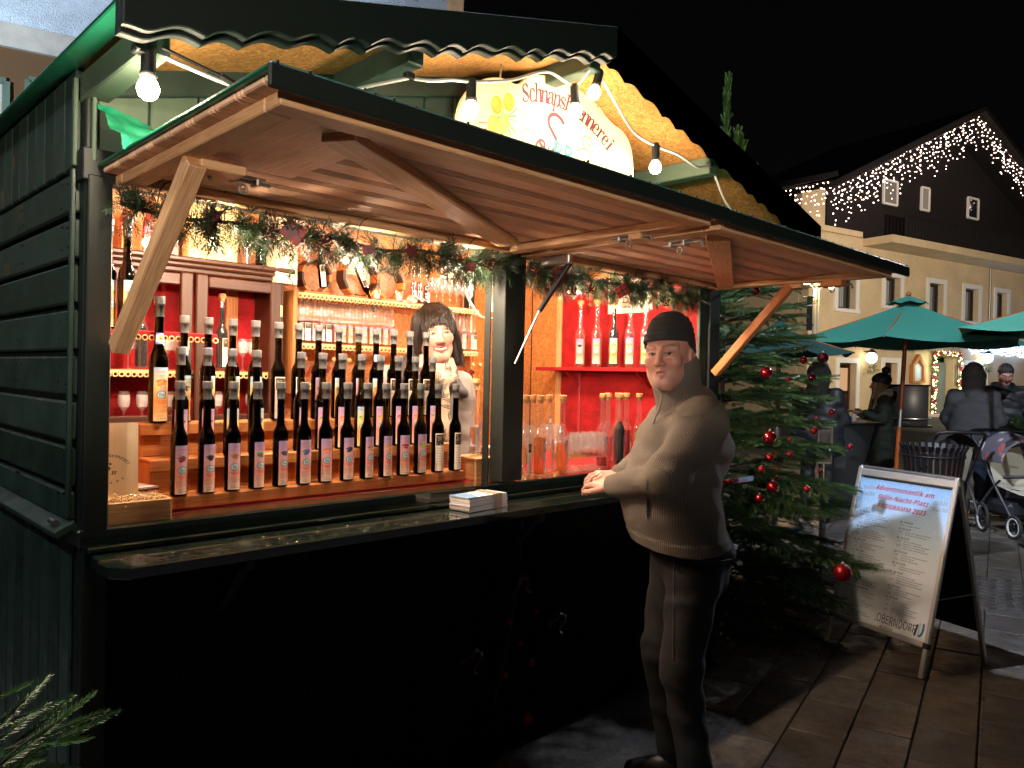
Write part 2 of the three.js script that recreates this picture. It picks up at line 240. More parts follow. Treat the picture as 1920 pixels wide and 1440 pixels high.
part(stall, 'ridge_cap', extrude([[-0.09, -0.024], [0, 0.004], [0.09, -0.024], [0.09, -0.012], [0, 0.016], [-0.09, -0.012]], 2.15).translate(RIDGE, RY + 0.004, -3.95), mSheet);
// inside: floor, back wall of chipboard, lining of the side walls
part(stall, 'stall_floor', box(3.12, 0.05, 1.4, [2.205, 0.06, -2.98]), mDark);
part(stall, 'back_wall', box(3.10, 2.35, 0.02, [2.205, 1.22, -3.672]), mOSB);
part(stall, 'side_lining', box(0.016, 2.25, 1.36, [0.665, 1.2, -2.98]), mWoodWarm);
part(stall, 'side_lining', box(0.016, 2.25, 1.36, [3.765, 1.2, -2.98]), mOSB);
part(stall, 'velvet_lining', box(0.012, 1.05, 1.06, [3.738, 1.60, -2.835]), mVelvet);
part(stall, 'lining_batten', box(0.02, 1.1, 0.04, [3.732, 1.60, -3.385]), mWoodPale);
part(stall, 'shelf_rail', merge([box(0.012, 0.98, 0.016, [3.726, 1.62, -3.20]), ...[...Array(26)].map((_, i) => box(0.004, 0.012, 0.006, [3.719, 1.15 + i * 0.036, -3.20], [0, 0, 0], 0.001))]), std({ color: new THREE.Color(0.35, 0.03, 0.04), roughness: 0.5 }));
part(stall, 'serving_table', box(3.05, 0.03, 0.42, [2.205, 1.098, -2.525]), mVelvet);
part(stall, 'table_front', box(3.05, 1.0, 0.03, [2.205, 0.55, -2.72]), mDark);
// awning flaps
function flap(x0, x1, board0, tilt, side) {
  const g = new THREE.Group(); g.name = 'awning_flap'; stall.add(g); g.position.set(0, 2.066, ZF + 0.005); g.rotation.x = tilt; g.userData.x = 0;
  const W = x1 - x0, D = 0.94, n = 8, bw = D / n, cx = (x0 + x1) / 2;
  for (let i = 0; i < n; i++) {
    const z0 = 0.006 + bw * i;
    part(g, 'awning_board', box(W, 0.014, bw - 0.036, [cx, 0.007, z0 + (bw - 0.036) / 2], [0, 0, 0], 0.003), mAwn[(i * 5 + board0) % 4]);
    for (const o of [0.026, 0.010]) part(g, 'board_bead', box(W, 0.014, 0.0115, [cx, 0.007, z0 + bw - o], [0, 0, 0], 0.003), mAwn[(i * 5 + board0) % 4]);
  }
  part(g, 'roofing', box(W + 0.02, 0.012, D + 0.03, [cx, 0.022, D / 2 + 0.005], [0, 0, 0], 0.004), mSheet);
  part(g, 'drip_edge', merge([box(W + 0.026, 0.046, 0.012, [cx, 0.003, D + 0.016], [0, 0, 0], 0.004), ...[...Array(Math.round(W / 0.05))].map((_, i) => ball(R(0.002, 0.0045), [x0 + i * 0.05 + R(0, 0.04), 0.026 + R(-0.004, 0.003), D + 0.018 + R(-0.004, 0.004)], 6))]), mGreenDark);
  const bt = (a, b, w, h = 0.028, name = 'awning_batten', m = mWood) => part(g, name, bar([a[0], -h / 2 - 0.001 + (a[2] || 0), a[1]], [b[0], -h / 2 - 0.001 + (b[2] || 0), b[1]], w, h), m);
  const i0 = side < 0 ? x0 + 0.062 : x0 + 0.05, i1 = side < 0 ? x1 - 0.055 : x1 - 0.11;
  bt([i0 - 0.03, D - 0.055], [i1 + 0.03, D - 0.055], 0.062);
  bt([i0 - 0.03, 0.026], [i1 + 0.03, 0.026], 0.05);
  bt([i0, 0.053], [i0, D - 0.088], 0.06);
  bt([i1, 0.053], [i1, D - 0.088], 0.06);
  if (side < 0) bt([i0 + 0.17, D - 0.15], [i1 - 0.10, 0.12], 0.085, 0.0255);
  else bt([i1 - 0.03, 0.10], [i0 + 0.17, D - 0.15], 0.085, 0.0255);
  if (side < 0) part(g, 'awning_panel', box(0.26, 0.006, 0.50, [i0 + 0.165, -0.004, D - 0.34]), mAwn[2]);
  const latch = (x, z, k) => { // sliding bolt with its keeper and a hanging hook
    const m = merge([box(0.10, 0.004, 0.034, [0, -0.003, 0]), rod([-0.10, -0.012, 0], [0.07, -0.012, 0], 0.005), box(0.012, 0.02, 0.036, [-0.03, -0.012, 0]), box(0.012, 0.02, 0.036, [0.03, -0.012, 0]), bar([0.07, -0.012, 0], [0.07, -0.055, 0], 0.012, 0.006), new THREE.TorusGeometry(0.011, 0.003, 6, 12).translate(-0.005, -0.034, 0), rod([-0.10, -0.012, 0], [-0.10, -0.03, 0.012], 0.005)]);
    part(g, 'latch', put(m, [x, -0.03, z], [0, k, 0]), mZinc);
  };
  if (side < 0) { latch(i0 + 0.16, 0.37, 0.1); latch(i1 - 0.015, 0.62, 1.5); part(g, 'awning_block', box(0.11, 0.022, 0.07, [i0 + 0.07, -0.041, 0.42]), mWood); part(g, 'awning_block', box(0.07, 0.022, 0.05, [i1, -0.041, 0.66]), mWood); }
  else { latch(i0 + 0.06, 0.70, 1.45); latch(i1 + 0.07, 0.62, 1.5); part(g, 'awning_block', box(0.09, 0.022, 0.09, [i1 + 0.03, -0.041, 0.46]), mWood); part(g, 'awning_block', box(0.06, 0.026, 0.10, [i1, -0.043, 0.66]), mWoodWarm); }
  return g;
}
flap(0.655, 2.196, 0, -0.006, -1);
flap(2.206, 3.80, 2, -0.002, 1);
part(stall, 'strut', bar([0.690, 1.60, -2.205], [0.722, 2.030, -1.80], 0.045, 0.045, V(1, 0, 0)), mWood);
part(stall, 'strut', bar([3.690, 1.585, -2.215], [3.690, 2.030, -1.80], 0.042, 0.042, V(1, 0, 0)), mWoodWarm);
part(stall, 'gas_spring_barrel', rod([2.262, 1.815, -2.165], [2.345, 2.015, -2.075], 0.0115), mBlack);
part(stall, 'gas_spring_rod', rod([2.190, 1.60, -2.225], [2.262, 1.815, -2.165], 0.0045), mSteel);
part(stall, 'spring_bracket', box(0.025, 0.035, 0.15, [2.30, 2.018, -2.11]), mSteel);
// a wrinkled tarpaulin tucked between the flap and the gable boards
part(stall, 'tarpaulin', sheet((u, v) => { const x = 0.64 + u * 0.42, w = Math.sin(u * 11 + v * 5) * 0.012 + fbm(u * 4, v * 3, 2, 3) * 0.045; return [x, 2.085 + v * 0.165 * (1 - u * 0.8) + w * 0.3, -2.205 + v * -0.03 + (1 - v) * 0.16 + w]; }, 48, 24), phy({ color: new THREE.Color(0.01, 0.22, 0.11), roughness: 0.32, clearcoat: 0.4, side: THREE.DoubleSide }));

// ---------- lamps of the stall ----------
function bulbGeo() { return lathe([[0, -0.03], [0.012, -0.0285], [0.0225, -0.02], [0.0275, -0.006], [0.0275, 0.004], [0.0225, 0.017], [0.015, 0.026], [0.0135, 0.034], [0, 0.034]], 20); }
const mBulb = emit(0xffe9c4, 30), mBulbIn = emit(0xffd9a0, 14);
{
  const chain = thing('light_chain', 'white cable light chain with five glowing bulbs under the stall gable', 'light chain', [0, 0, 0]);
  const B = [[0.632, 2.185, -1.85, 0.0], [1.602, 2.385, -1.85, 0], [2.16, 2.535, -1.905, 0.1], [2.21, 2.605, -1.86, -0.35], [2.592, 2.405, -1.85, 0]];
  const I = [1.25, 0.85, 0.36, 0.5, 0.9];
  B.forEach(([x, y, z, tilt], i) => {
    const b = part(chain, 'bulb', put(bulbGeo(), [x, y, z], [0, 0, tilt], [0.88, 0.88, 0.88]), mBulb);
    part(chain, 'socket', put(lathe([[0, 0.098], [0.013, 0.097], [0.016, 0.088], [0.0165, 0.04], [0.0185, 0.036], [0.0185, 0.026], [0, 0.026]], 16), [x, y, z], [0, 0, tilt]), i === 0 ? mBlack : mRubber);
    pointLight(chain, 'bulb_light', [x, y - 0.002, z], I[i], 0xffe6c6, 1.3);
  });
  const c = (p) => part(chain, 'cable', tube(p, 0.0055, 60, 6), mCable);
  c([[0.60, 2.262, -1.84], [0.634, 2.272, -1.85], [0.70, 2.262, -1.85], [0.86, 2.25, -1.86], [1.05, 2.27, -1.86], [1.22, 2.355, -1.87], [1.375, 2.425, -1.87]]);
  c([[1.375, 2.425, -1.87], [1.45, 2.435, -1.86], [1.52, 2.455, -1.85], [1.602, 2.472, -1.85], [1.78, 2.53, -1.86], [1.98, 2.62, -1.88], [2.16, 2.632, -1.905], [2.19, 2.69, -1.86]]);
  c([[2.23, 2.69, -1.86], [2.32, 2.60, -1.85], [2.45, 2.51, -1.85], [2.592, 2.492, -1.85], [2.75, 2.49, -1.85], [2.90, 2.47, -1.85], [3.0, 2.49, -1.85], [3.15, 2.37, -1.86], [3.4, 2.26, -1.87], [3.6, 2.24, -1.87]]);
  part(chain, 'plug', merge([rod([0.80, 2.262, -1.85], [0.845, 2.245, -1.845], 0.008), rod([0.66, 2.285, -1.845], [0.80, 2.262, -1.85], 0.004)]), mBlack);
  for (const q of [[0.612, 2.268, -1.85], [1.375, 2.43, -1.87], [2.21, 2.70, -1.86], [3.0, 2.50, -1.85]]) part(chain, 'cable_clip', box(0.03, 0.021, 0.024, q), mBlack);
}
// clamp lamps that light the inside of the stall from behind the header
const stallLamp = (label, p, I, r = 2.2) => {
  const l = thing('clamp_lamp', label, 'lamp', p, 0);
  part(l, 'lamp_shade', lathe([[0.022, 0.10], [0.028, 0.085], [0.035, 0.05], [0.062, -0.03], [0.064, -0.03], [0.038, 0.05], [0.03, 0.088]], 24), mBlack);
  part(l, 'bulb', put(bulbGeo(), [0, -0.012, 0], [0, 0, 0], [1.1, 1.1, 1.1]), mBulbIn);
  part(l, 'arm', rod([0, 0.09, 0], [0, 0.26, 0], 0.007), mBlack);
  pointLight(l, 'bulb_light', [0, -0.012, 0], I, 0xffdec2, r);
};
stallLamp('clamp lamp hidden behind the header over the left bottles', [1.30, 2.20, -2.75], 6.8, 5);
stallLamp('clamp lamp hidden behind the header over the right counter', [2.90, 2.22, -2.85], 5.2, 5);
// bare bulbs hanging just behind the garlands; their light reaches the awning and the waiting man
[['bare bulb hanging behind the left end of the left garland', 0.98], ['bare bulb hanging behind the middle of the left garland', 1.45], ['bare bulb hanging behind the right end of the left garland', 1.92], ['bare bulb hanging behind the left half of the right garland', 2.62], ['bare bulb hanging behind the right half of the right garland', 3.15]].forEach(([t, x], i) => {
  const l = thing('hatch_bulb', t, 'bulb', [x, 1.935, -2.315]);
  part(l, 'bulb', put(bulbGeo(), [0, 0, 0], [0, 0, 0], [0.4, 0.4, 0.4]), mBulbIn); part(l, 'socket', lathe([[0, 0.07], [0.011, 0.07], [0.012, 0.02], [0, 0.02]], 14), mBlack); part(l, 'cord', rod([0, 0.07, 0], [0, 0.12, 0], 0.003, 0.003, 6), mBlack);
  pointLight(l, 'bulb_light', [0, 0, 0], i < 3 ? 2.5 : 2.3, 0xffe2c2, 0.9);
});
{ // added, unseen: a fill lamp, and a rack-shaped screen that shades the ground
  const l = thing('fill_globe_lamp', 'added globe lamp behind the viewer that fills the stall front with light', 'lamp', [-1.9, 0, 1.5]);
  part(l, 'post', rod([0, 0, 0], [0, 1.90, 0], 0.03, 0.025, 12), mBlack); part(l, 'foot', lathe([[0, 0], [0.2, 0], [0.2, 0.03], [0.03, 0.06], [0, 0.06]], 20), mBlack); part(l, 'lamp_globe', ball(0.08, [0, 1.98, 0], 20), emit(0xffe6cc, 14));
  pointLight(l, 'globe_light', [0, 1.98, 0], 42, 0xffe9d8, 2);
  const r = thing('shade_rack', 'added high wooden rack behind the viewer that screens the ground from the fill lamp', 'rack', [-1.38, 0, 1.03], 0); r.rotation.y = Math.atan2(0.743, -0.669);
  part(r, 'back_panel', box(3.2, 1.84, 0.03, [0, 0.92, 0]), mDark); part(r, 'top_board', box(3.2, 0.02, 0.16, [0, 1.848, 0]), mDark);
  for (const y of [0.5, 1.0, 1.45]) part(r, 'shelf', box(3.2, 0.02, 0.24, [0, y, 0.13]), mDark);
  for (let i = 0; i < 26; i++) { const x = -1.5 + i * 0.12 + R(-0.04, 0.04), h = R(0.02, 0.10); part(r, 'shadow_jar', lathe([[0, 0], [0.022, 0], [0.024, h * 0.7], [0.012, h], [0, h]], 12).translate(x, 1.858, R(-0.04, 0.04)), mDark); }  // uneven jars added to streak the edge of the screen's shadow
}

// ---------- printed labels ----------
const SC = 'sans-serif', SE = 'serif';
const tLabels = ctex(2048, 1024, (g) => {
  const fruit = [['#7d1530', '#4c7a35', 3], ['#15131c', '#3d6a35', 8], ['#a86a3a', '#b88a55', 6], ['#3f7a40', '#6aa34e', 5], ['#3b3350', '#56506e', 5], ['#3a5aa0', '#4c7a4c', 3], ['#f08a35', '#c9702a', 2], ['#2a2a3c', '#3a3a4a', 3], ['#c98a35', '#8a5a25', 4], ['#f0a52c', '#d48820', 2], ['#b3243a', '#7a2030', 4], ['#aab04c', '#6c8a3a', 3], null, null, ['#f0c030', '#5a8a3a', 3], ['#d0452c', '#f0a040', 3]];
  for (let i = 0; i < 32; i++) {
    const x = (i % 16) * 128, y = (i >> 4) * 512, f = fruit[i % 16], o = i >= 16;
    g.save(); g.translate(x, y);
    if (!f) {
      g.fillStyle = '#efe0cf'; g.fillRect(0, 0, 128, 512); g.fillStyle = '#2a211d'; g.fillRect(12, 14, 104, 150);
      for (let k = 0; k < 40; k++) { g.fillStyle = `rgba(${180 + rnd() * 60 | 0},${170 + rnd() * 50 | 0},150,0.7)`; g.fillRect(18 + rnd() * 86, 24 + rnd() * 120, 3 + rnd() * 7, 6 + rnd() * 16); }
      g.fillStyle = '#8a5a45'; for (let k = 0; k < 7; k++) g.fillRect(20 + (k % 2) * 8, 200 + k * 36, 84 - (k % 3) * 14, 4);
    } else {
      const gr = g.createLinearGradient(0, 0, 0, 512); gr.addColorStop(0, o ? '#86aed0' : '#9a84b4'); gr.addColorStop(0.35, o ? '#f2cd84' : '#d89aa0'); gr.addColorStop(0.62, o ? '#e8923e' : '#e8907c'); gr.addColorStop(1, o ? '#f2d698' : '#f4d6bd'); g.fillStyle = gr; g.fillRect(0, 0, 128, 512);
      for (let k = 0; k < 26; k++) { g.fillStyle = `rgba(${k % 2 ? 255 : 120},${k % 2 ? 235 : 90},${k % 2 ? 225 : 110},0.13)`; g.fillRect(rnd() * 110, rnd() * 300, 10 + rnd() * 60, 4 + rnd() * 14); }
      g.fillStyle = '#b07a3c'; g.font = 'italic bold 30px ' + SE; g.textAlign = 'center'; g.fillText(['Likör', 'Brand', 'Geist', 'Edel'][i % 4], 64, 52); g.font = 'italic 24px ' + SE; g.fillText(['fein', 'mild', 'Reserve'][i % 3], 66, 84);
      g.fillStyle = f[1]; for (const s of [-1, 1]) { g.beginPath(); g.ellipse(64 + s * 22, 128, 24, 9, s * 0.5, 0, 7); g.fill(); }
      for (let k = 0; k < f[2]; k++) { const a = k * 2.4, rr = 6 + 20 * Math.sqrt(k / f[2]), q = f[2] < 4 ? 20 : 13; g.fillStyle = f[0]; g.beginPath(); g.arc(64 + Math.cos(a) * rr, 148 + Math.sin(a) * rr * 0.9, q, 0, 7); g.fill(); g.fillStyle = 'rgba(255,255,255,0.35)'; g.beginPath(); g.arc(60 + Math.cos(a) * rr, 142 + Math.sin(a) * rr * 0.9, q * 0.3, 0, 7); g.fill(); }
      g.fillStyle = '#cfa8a8'; g.fillRect(48, 176, 32, 60);
      g.fillStyle = '#5a6a72'; g.beginPath(); g.arc(64, 262, 40, 0, 7); g.fill(); g.fillStyle = '#b9d2d6'; g.beginPath(); g.arc(64, 262, 33, 0, 7); g.fill(); g.strokeStyle = '#4b7078'; g.lineWidth = 3; for (let k = 0; k < 9; k++) { g.beginPath(); g.arc(64 + Math.cos(k) * 12, 262 + Math.sin(k * 1.7) * 14, 6 + (k % 3) * 4, k, k + 3); g.stroke(); }
      g.fillStyle = '#b5484a'; for (let k = 0; k < 3; k++) g.fillRect(22 + k * 9, 318 + k * 14, 84 - k * 18, 5);
      g.fillStyle = '#a5706a'; for (let k = 0; k < 6; k++) g.fillRect(14, 372 + k * 12, 100 - (k % 3) * 16, 3);
      g.fillStyle = '#5b3a35'; g.font = 'italic 22px ' + SE; g.fillText('0,5 l', 52, 470); g.fillText('22% vol', 66, 496);
    }
    g.restore();
  }
});
const mLabel = std({ map: tLabels, roughness: 0.62 });
const labelGeo = new Map();
function label(cell, r, y0, y1, ang) { const k = [cell, r, y0, y1, ang].join(); if (!labelGeo.has(k)) { const g = new THREE.CylinderGeometry(r, r, y1 - y0, 14, 1, true, -ang / 2, ang).translate(0, (y0 + y1) / 2, 0), u = g.attributes.uv; for (let i = 0; i < u.count; i++) u.setXY(i, ((cell % 16) + 0.03 + u.getX(i) * 0.94) / 16, 1 - ((cell >> 4) + 1 - u.getY(i)) / 2); labelGeo.set(k, g); } return labelGeo.get(k); }
// slender bottle: dark glass as a solid with strong absorption
const darkProfile = [[0, 0.003], [0.018, 0.001], [0.0235, 0.003], [0.025, 0.008], [0.025, 0.172], [0.0243, 0.182], [0.021, 0.193], [0.016, 0.203], [0.0132, 0.214], [0.0122, 0.228], [0.0118, 0.30], [0.0135, 0.303], [0.0135, 0.34], [0, 0.34]];
const gDark = lathe(darkProfile, 28), gCap = lathe([[0.0128, 0.296], [0.0136, 0.296], [0.0134, 0.328], [0.0158, 0.330], [0.0158, 0.3335], [0.0151, 0.335], [0.0158, 0.3365], [0.0156, 0.350], [0.0148, 0.3525], [0, 0.3525]], 24);
const gl = (hex, d, k = 1.5) => phy({ color: 0xffffff, transmission: 1, thickness: 0.03, ior: k, roughness: 0.015, attenuationColor: lin(hex), attenuationDistance: d });
const mDarkGlass = [gl(0x2a1a0c, 0.010), gl(0x6b6410, 0.016), gl(0x23122e, 0.010), gl(0x54460e, 0.012), gl(0x120c08, 0.006)];
const mCapGrey = std({ color: new THREE.Color(0.10, 0.10, 0.10), roughness: 0.55 }), mCapBlack = std({ color: new THREE.Color(0.015, 0.015, 0.016), roughness: 0.35 });
const tNeck = ctex(64, 64, (g) => { g.fillStyle = '#e8e2d4'; g.fillRect(0, 0, 64, 64); g.fillStyle = '#6b7fc0'; g.fillRect(0, 0, 64, 12); g.fillRect(0, 52, 64, 12); g.fillStyle = '#f0b030'; g.beginPath(); g.arc(32, 32, 15, 0, 7); g.fill(); g.fillStyle = '#c2502c'; g.beginPath(); g.arc(32, 33, 8, 0, 7); g.fill(); });
const gNeck = new THREE.CylinderGeometry(0.0126, 0.0140, 0.03, 14, 1, true, -1.0, 2.0).translate(0, 0.236, 0), mNeck = std({ map: tNeck, roughness: 0.6 });
function darkBottle(text, p, cell, o = {}) {
  const b = thing('schnapps_bottle', text, 'bottle', p, o.ry ?? R(-0.28, 0.22), o.group ?? 'dark slender bottles on the stepped wooden display'), s = o.s ?? 1;
  part(b, 'bottle_glass', gDark, mDarkGlass[o.g ?? 0]); part(b, 'cap', gCap, o.cap ?? mCapGrey);
  if (cell >= 0) part(b, 'label', label(cell, 0.0253, 0.008, 0.156, 1.72), mLabel);
  if (o.neck) part(b, 'neck_label', gNeck, mNeck);
  b.scale.setScalar(s); return b;
}
// ---------- stepped display with its three rows of bottles ----------
{
  const d = thing('stepped_display', 'stepped wooden display with three tiers of dark bottles behind the left opening', 'display stand', [1.47, 1.113, -2.47]);
  const L = 1.20, rise = 0.106, dz = 0.088;
  for (let i = 0; i < 3; i++) {
    const y = 0.047 + i * rise, z = 0.07 - i * dz;
    part(d, 'step_board', box(L, 0.012, 0.10, [0, y - 0.006, z - 0.045]), mWoodWarm);
    part(d, 'step_lip', box(L + 0.004, 0.038, 0.012, [0, y - 0.019, z + 0.008]), mWoodWarm);
    if (i) part(d, 'riser_board', box(L - 0.02, rise - 0.038, 0.012, [0, y - 0.038 - (rise - 0.038) / 2, z - 0.006]), mWoodWarm);
    for (const s of [-1, 1]) part(d, 'side_board', box(0.014, y - 0.013, 0.088, [s * (L / 2 - 0.008), (y - 0.013) / 2, z - 0.044]), mWoodWarm);
  }
}
const ord = ['leftmost', 'second from the left', 'third from the left', 'fourth from the left', 'fifth from the left', 'sixth from the left', 'seventh from the left', 'eighth from the left', 'seventh from the right', 'sixth from the right', 'fifth from the right', 'fourth from the right', 'third from the right', 'second from the right', 'rightmost'];
const order = (i, n) => i < n / 2 ? ord[i] : ord[14 - (n - 1 - i)];
const fruitOf = ['cherry', 'blackcurrant', 'brown nut', 'green leaf', 'dark berry', 'blue plum', 'orange apricot', 'dark fruit', 'amber landscape', 'orange quince', 'red berry', 'green pear', 'black and white photo', 'black and white photo'];
[335, 386, 435, 480, 525, 568, 609, 649, 686, 720, 754, 787, 820, 851].forEach((px, i) => { const p = onZ(px, 920, -2.40); darkBottle(`dark bottle with ${fruitOf[i]} label, ${order(i, 14)} in the front row`, [p.x, 1.160, -2.40 + R(-0.004, 0.004)], i, { g: [2, 0, 0, 0, 0, 0, 3, 4, 3, 1, 3, 1, 3, 4][i] }); });
[338, 388, 434, 480, 564, 604, 641, 677, 712, 746, 778, 810].forEach((px, i) => { const p = onZ(px, 760, -2.488); darkBottle(`grey-capped dark bottle on the middle tier, ${order(i, 12)} of its row`, [p.x, 1.266, -2.488], [0, 1, 16 + 14, 16 + 5, 14, 14, 6, 16 + 11, 9, 10, 6, 11][i], { g: [2, 3, 1, 4, 1, 1, 3, 1, 3, 3, 1, 3][i] }); });
[345, 390, 436, 479, 522, 560, 597, 635, 672, 705, 738, 768, 799].forEach((px, i) => { const p = onZ(px, 660, -2.576); darkBottle(`grey-capped dark bottle on the top tier, ${order(i, 13)} of its row`, [p.x, 1.372, -2.576], [16 + 4, 16 + 14, 16 + 14, 16 + 15, 12, 12, 5, 16, 1, 16 + 6, 12, 12, 13][i], { g: [0, 3, 3, 1, 3, 3, 3, 3, 1, 3, 3, 4, 4][i], neck: i < 3 || i === 9 }); });
{ const p = onZ(297, 700, -2.578); darkBottle('large black-capped bottle with pumpkin-orange label at the left end of the top tier', [p.x, 1.372, -2.578], 16 + 6, { g: 4, cap: mCapBlack, neck: true, s: 1.16, ry: 0.05 }); }
// two big bottles on a velvet shelf by the left post
{
  const s = thing('velvet_shelf', 'dark red velvet wall shelf with gold lace trim beside the left post', 'shelf', [0.90, 1.66, -2.68]);
  part(s, 'shelf_board', box(0.46, 0.02, 0.16, [0, 0, 0]), mVelvet);
  part(s, 'lace_trim', merge([...Array(22)].map((_, i) => new THREE.TorusGeometry(0.008, 0.0022, 5, 10).translate(-0.22 + i * 0.021, -0.012, 0.083))), std({ color: new THREE.Color(0.7, 0.5, 0.22), roughness: 0.5 }));
  [[0.800, -2.67], [0.845, -2.635]].forEach(([x, z], i) => darkBottle(i ? 'tall dark bottle with orange label on the velvet shelf, nearer the wooden strut' : 'tall dark bottle on the velvet shelf, half hidden by the black left post', [x, 1.671, z], 16 + 6 + i, { g: 4, cap: mCapBlack, s: 1.0, ry: 0.2, group: 'tall dark bottles on the velvet shelf' }));
}
// ---------- clear bottles and glasses ----------
const outerW = [[0, 0.004], [0.012, 0.007], [0.020, 0.002], [0.0255, 0.001], [0.027, 0.006], [0.027, 0.170], [0.0262, 0.182], [0.022, 0.195], [0.0165, 0.205], [0.0132, 0.216], [0.0122, 0.232], [0.0118, 0.318], [0.0138, 0.32], [0.0138, 0.328], [0.0125, 0.33]];
const gClear = lathe([...outerW, [0.0108, 0.33], [0.0102, 0.318], [0.0104, 0.232], [0.0114, 0.216], [0.0148, 0.2035], [0.0204, 0.1925], [0.0246, 0.180], [0.0253, 0.168], [0.0253, 0.014], [0.023, 0.0105], [0.012, 0.016], [0, 0.013]], 28);
const gLiq = (h) => lathe([[0, 0.0165], [0.012, 0.0175], [0.0225, 0.0115], [0.0249, 0.0155], [0.0249, Math.min(h, 0.168)], ...(h > 0.2 ? [[0.0242, 0.180], [0.0200, 0.192], [0.0144, 0.203], [0.0110, 0.2158], [0.0100, h]] : []), [0, h]], 24);
const gCork = lathe([[0, 0.318], [0.0105, 0.318], [0.011, 0.331], [0.0165, 0.332], [0.017, 0.336], [0.017, 0.35], [0.0155, 0.3535], [0, 0.354]], 20), mCork = std({ map: tWood, color: lin(0xf2dfc0), roughness: 0.7 });
const cloudy = (hex, r, g, b, d, t) => phy({ color: new THREE.Color(r, g, b), transmission: t, thickness: 0.03, ior: 1.36, roughness: 0.02, attenuationColor: lin(hex), attenuationDistance: d });
const liquids = { amber: cloudy(0xf0a428, 0.95, 0.50, 0.06, 0.07, 0.82), gold: cloudy(0xf6c050, 0.95, 0.62, 0.14, 0.08, 0.82), red: cloudy(0xd01838, 0.75, 0.03, 0.06, 0.05, 0.88), dark: gl(0x2c0610, 0.015, 1.36), violet: gl(0x5a1048, 0.03, 1.36), clear: gl(0xf2f6f4, 0.6, 1.34), rose: cloudy(0xf07080, 0.9, 0.3, 0.3, 0.06, 0.85) };
const gLiqs = new Map(), liqGeo = (h) => { if (!gLiqs.has(h)) gLiqs.set(h, gLiq(h)); return gLiqs.get(h); };
function clearBottle(text, p, liq, cell, o = {}) {
  const b = thing('clear_bottle', text, 'bottle', p, o.ry ?? R(-0.3, 0.3), o.group);
  part(b, 'bottle_glass', gClear, mGlassS); part(b, 'cork', gCork, mCork);
  if (liq) part(b, 'liquid', liqGeo(o.h ?? 0.16), liquids[liq]);
  if (cell >= 0) part(b, 'label', label(cell, 0.0274, 0.02, 0.15, o.la ?? 1.3), mLabel);
  if (o.neck) part(b, 'neck_label', gNeck, mNeck);
  b.scale.setScalar(o.s ?? 1); return b;
}
const onT = (px, z) => onZ(px, 880, z);
const CB = 'open clear bottles on the right counter';
[[1011, -2.315, 'amber', 'amber liqueur bottle with cork, nearest the centre post on the right counter', 7, 0.172, 0.5], [997, -2.365, 'clear', 'half empty clear bottle behind the front amber bottle by the centre post', 14, 0.09, 0.4], [1027, -2.385, 'clear', 'clear bottle with round neck sticker between the two amber bottles', 15, 0.10, 0.4], [1053, -2.325, 'gold', 'golden liqueur bottle with cork left of the wine glasses', 8, 0.135, 0.5], [984, -2.33, 'clear', 'clear corked bottle partly hidden by the centre post', 13, 0.06, 0.3]].forEach(([px, z, l, t, c, h, ry], i) => { const p = onT(px, z); clearBottle(t, [p.x, 1.115, z], l, c, { h, ry, neck: i === 2, group: CB }); });
[[1128, -2.36, 'red', 'clear bottle with a little red liqueur right of the wine glasses', 10, 0.05], [1138, -2.43, 'rose', 'rose liqueur bottle behind the nearly empty red one', 14, 0.14], [1156, -2.44, 'clear', 'clear bottle standing behind the dark red bottle', 15, 0.1], [1160, -2.36, 'dark', 'dark purple-red liqueur bottle in front beside the waiting man', 1, 0.215], [1172, -2.41, 'red', 'bright red liqueur bottle with photo label behind the dark red one', 12, 0.17], [1196, -2.36, 'gold', 'golden orange liqueur bottle beside the wicker basket', 6, 0.165]].forEach(([px, z, l, t, c, h]) => { const p = onT(px, z); clearBottle(t, [p.x, 1.115, z], l, c, { h, ry: 0.6, s: 1.02, group: CB }); });
const gStem = (bowl, H) => lathe([[0, 0.001], [0.028, 0.0015], [0.029, 0.003], [0.006, 0.006], [0.0032, 0.014], [0.003, H * 0.42], [0.006, H * 0.45], [bowl * 0.75, H * 0.55], [bowl, H * 0.68], [bowl * 0.98, H * 0.8], [bowl * 0.86, H], [bowl * 0.86 - 0.001, H], [bowl * 0.96, H * 0.8], [bowl * 0.97, H * 0.68], [bowl * 0.7, H * 0.56], [0, H * 0.47]], 22);
const gWine = gStem(0.024, 0.17), gWineS = gStem(0.026, 0.155);
function glass(name, text, p, geo, group, cut) { const w = thing(name, text, 'glass', p, 0, group); part(w, 'glass_bowl', geo, mGlassW); if (cut) part(w, 'cut_pattern', cut, mCut); return w; }
const mCut = phy({ color: 0xffffff, transmission: 0.75, thickness: 0, roughness: 0.3 });
for (let i = 0; i < 16; i++) { const px = 1066 + (i % 6) * 11.5 + (i / 6 | 0) * 5, z = -2.335 - (i / 6 | 0) * 0.06, p = onT(px, z); glass('wine_glass', 'small stemmed tasting glass among the crowd of glasses on the right counter', [p.x, 1.115, z + R(-0.006, 0.006)], gWine, 'tasting glasses crowded on the right counter'); }
[[990, -2.43], [1020, -2.45], [1036, -2.46], [1046, -2.43]].forEach(([px, z]) => { const p = onT(px, z); glass('wine_glass', 'tall stemmed glass behind the amber bottles on the right counter', [p.x, 1.115, z], gStem(0.03, 0.215), 'tall glasses behind the amber bottles'); });
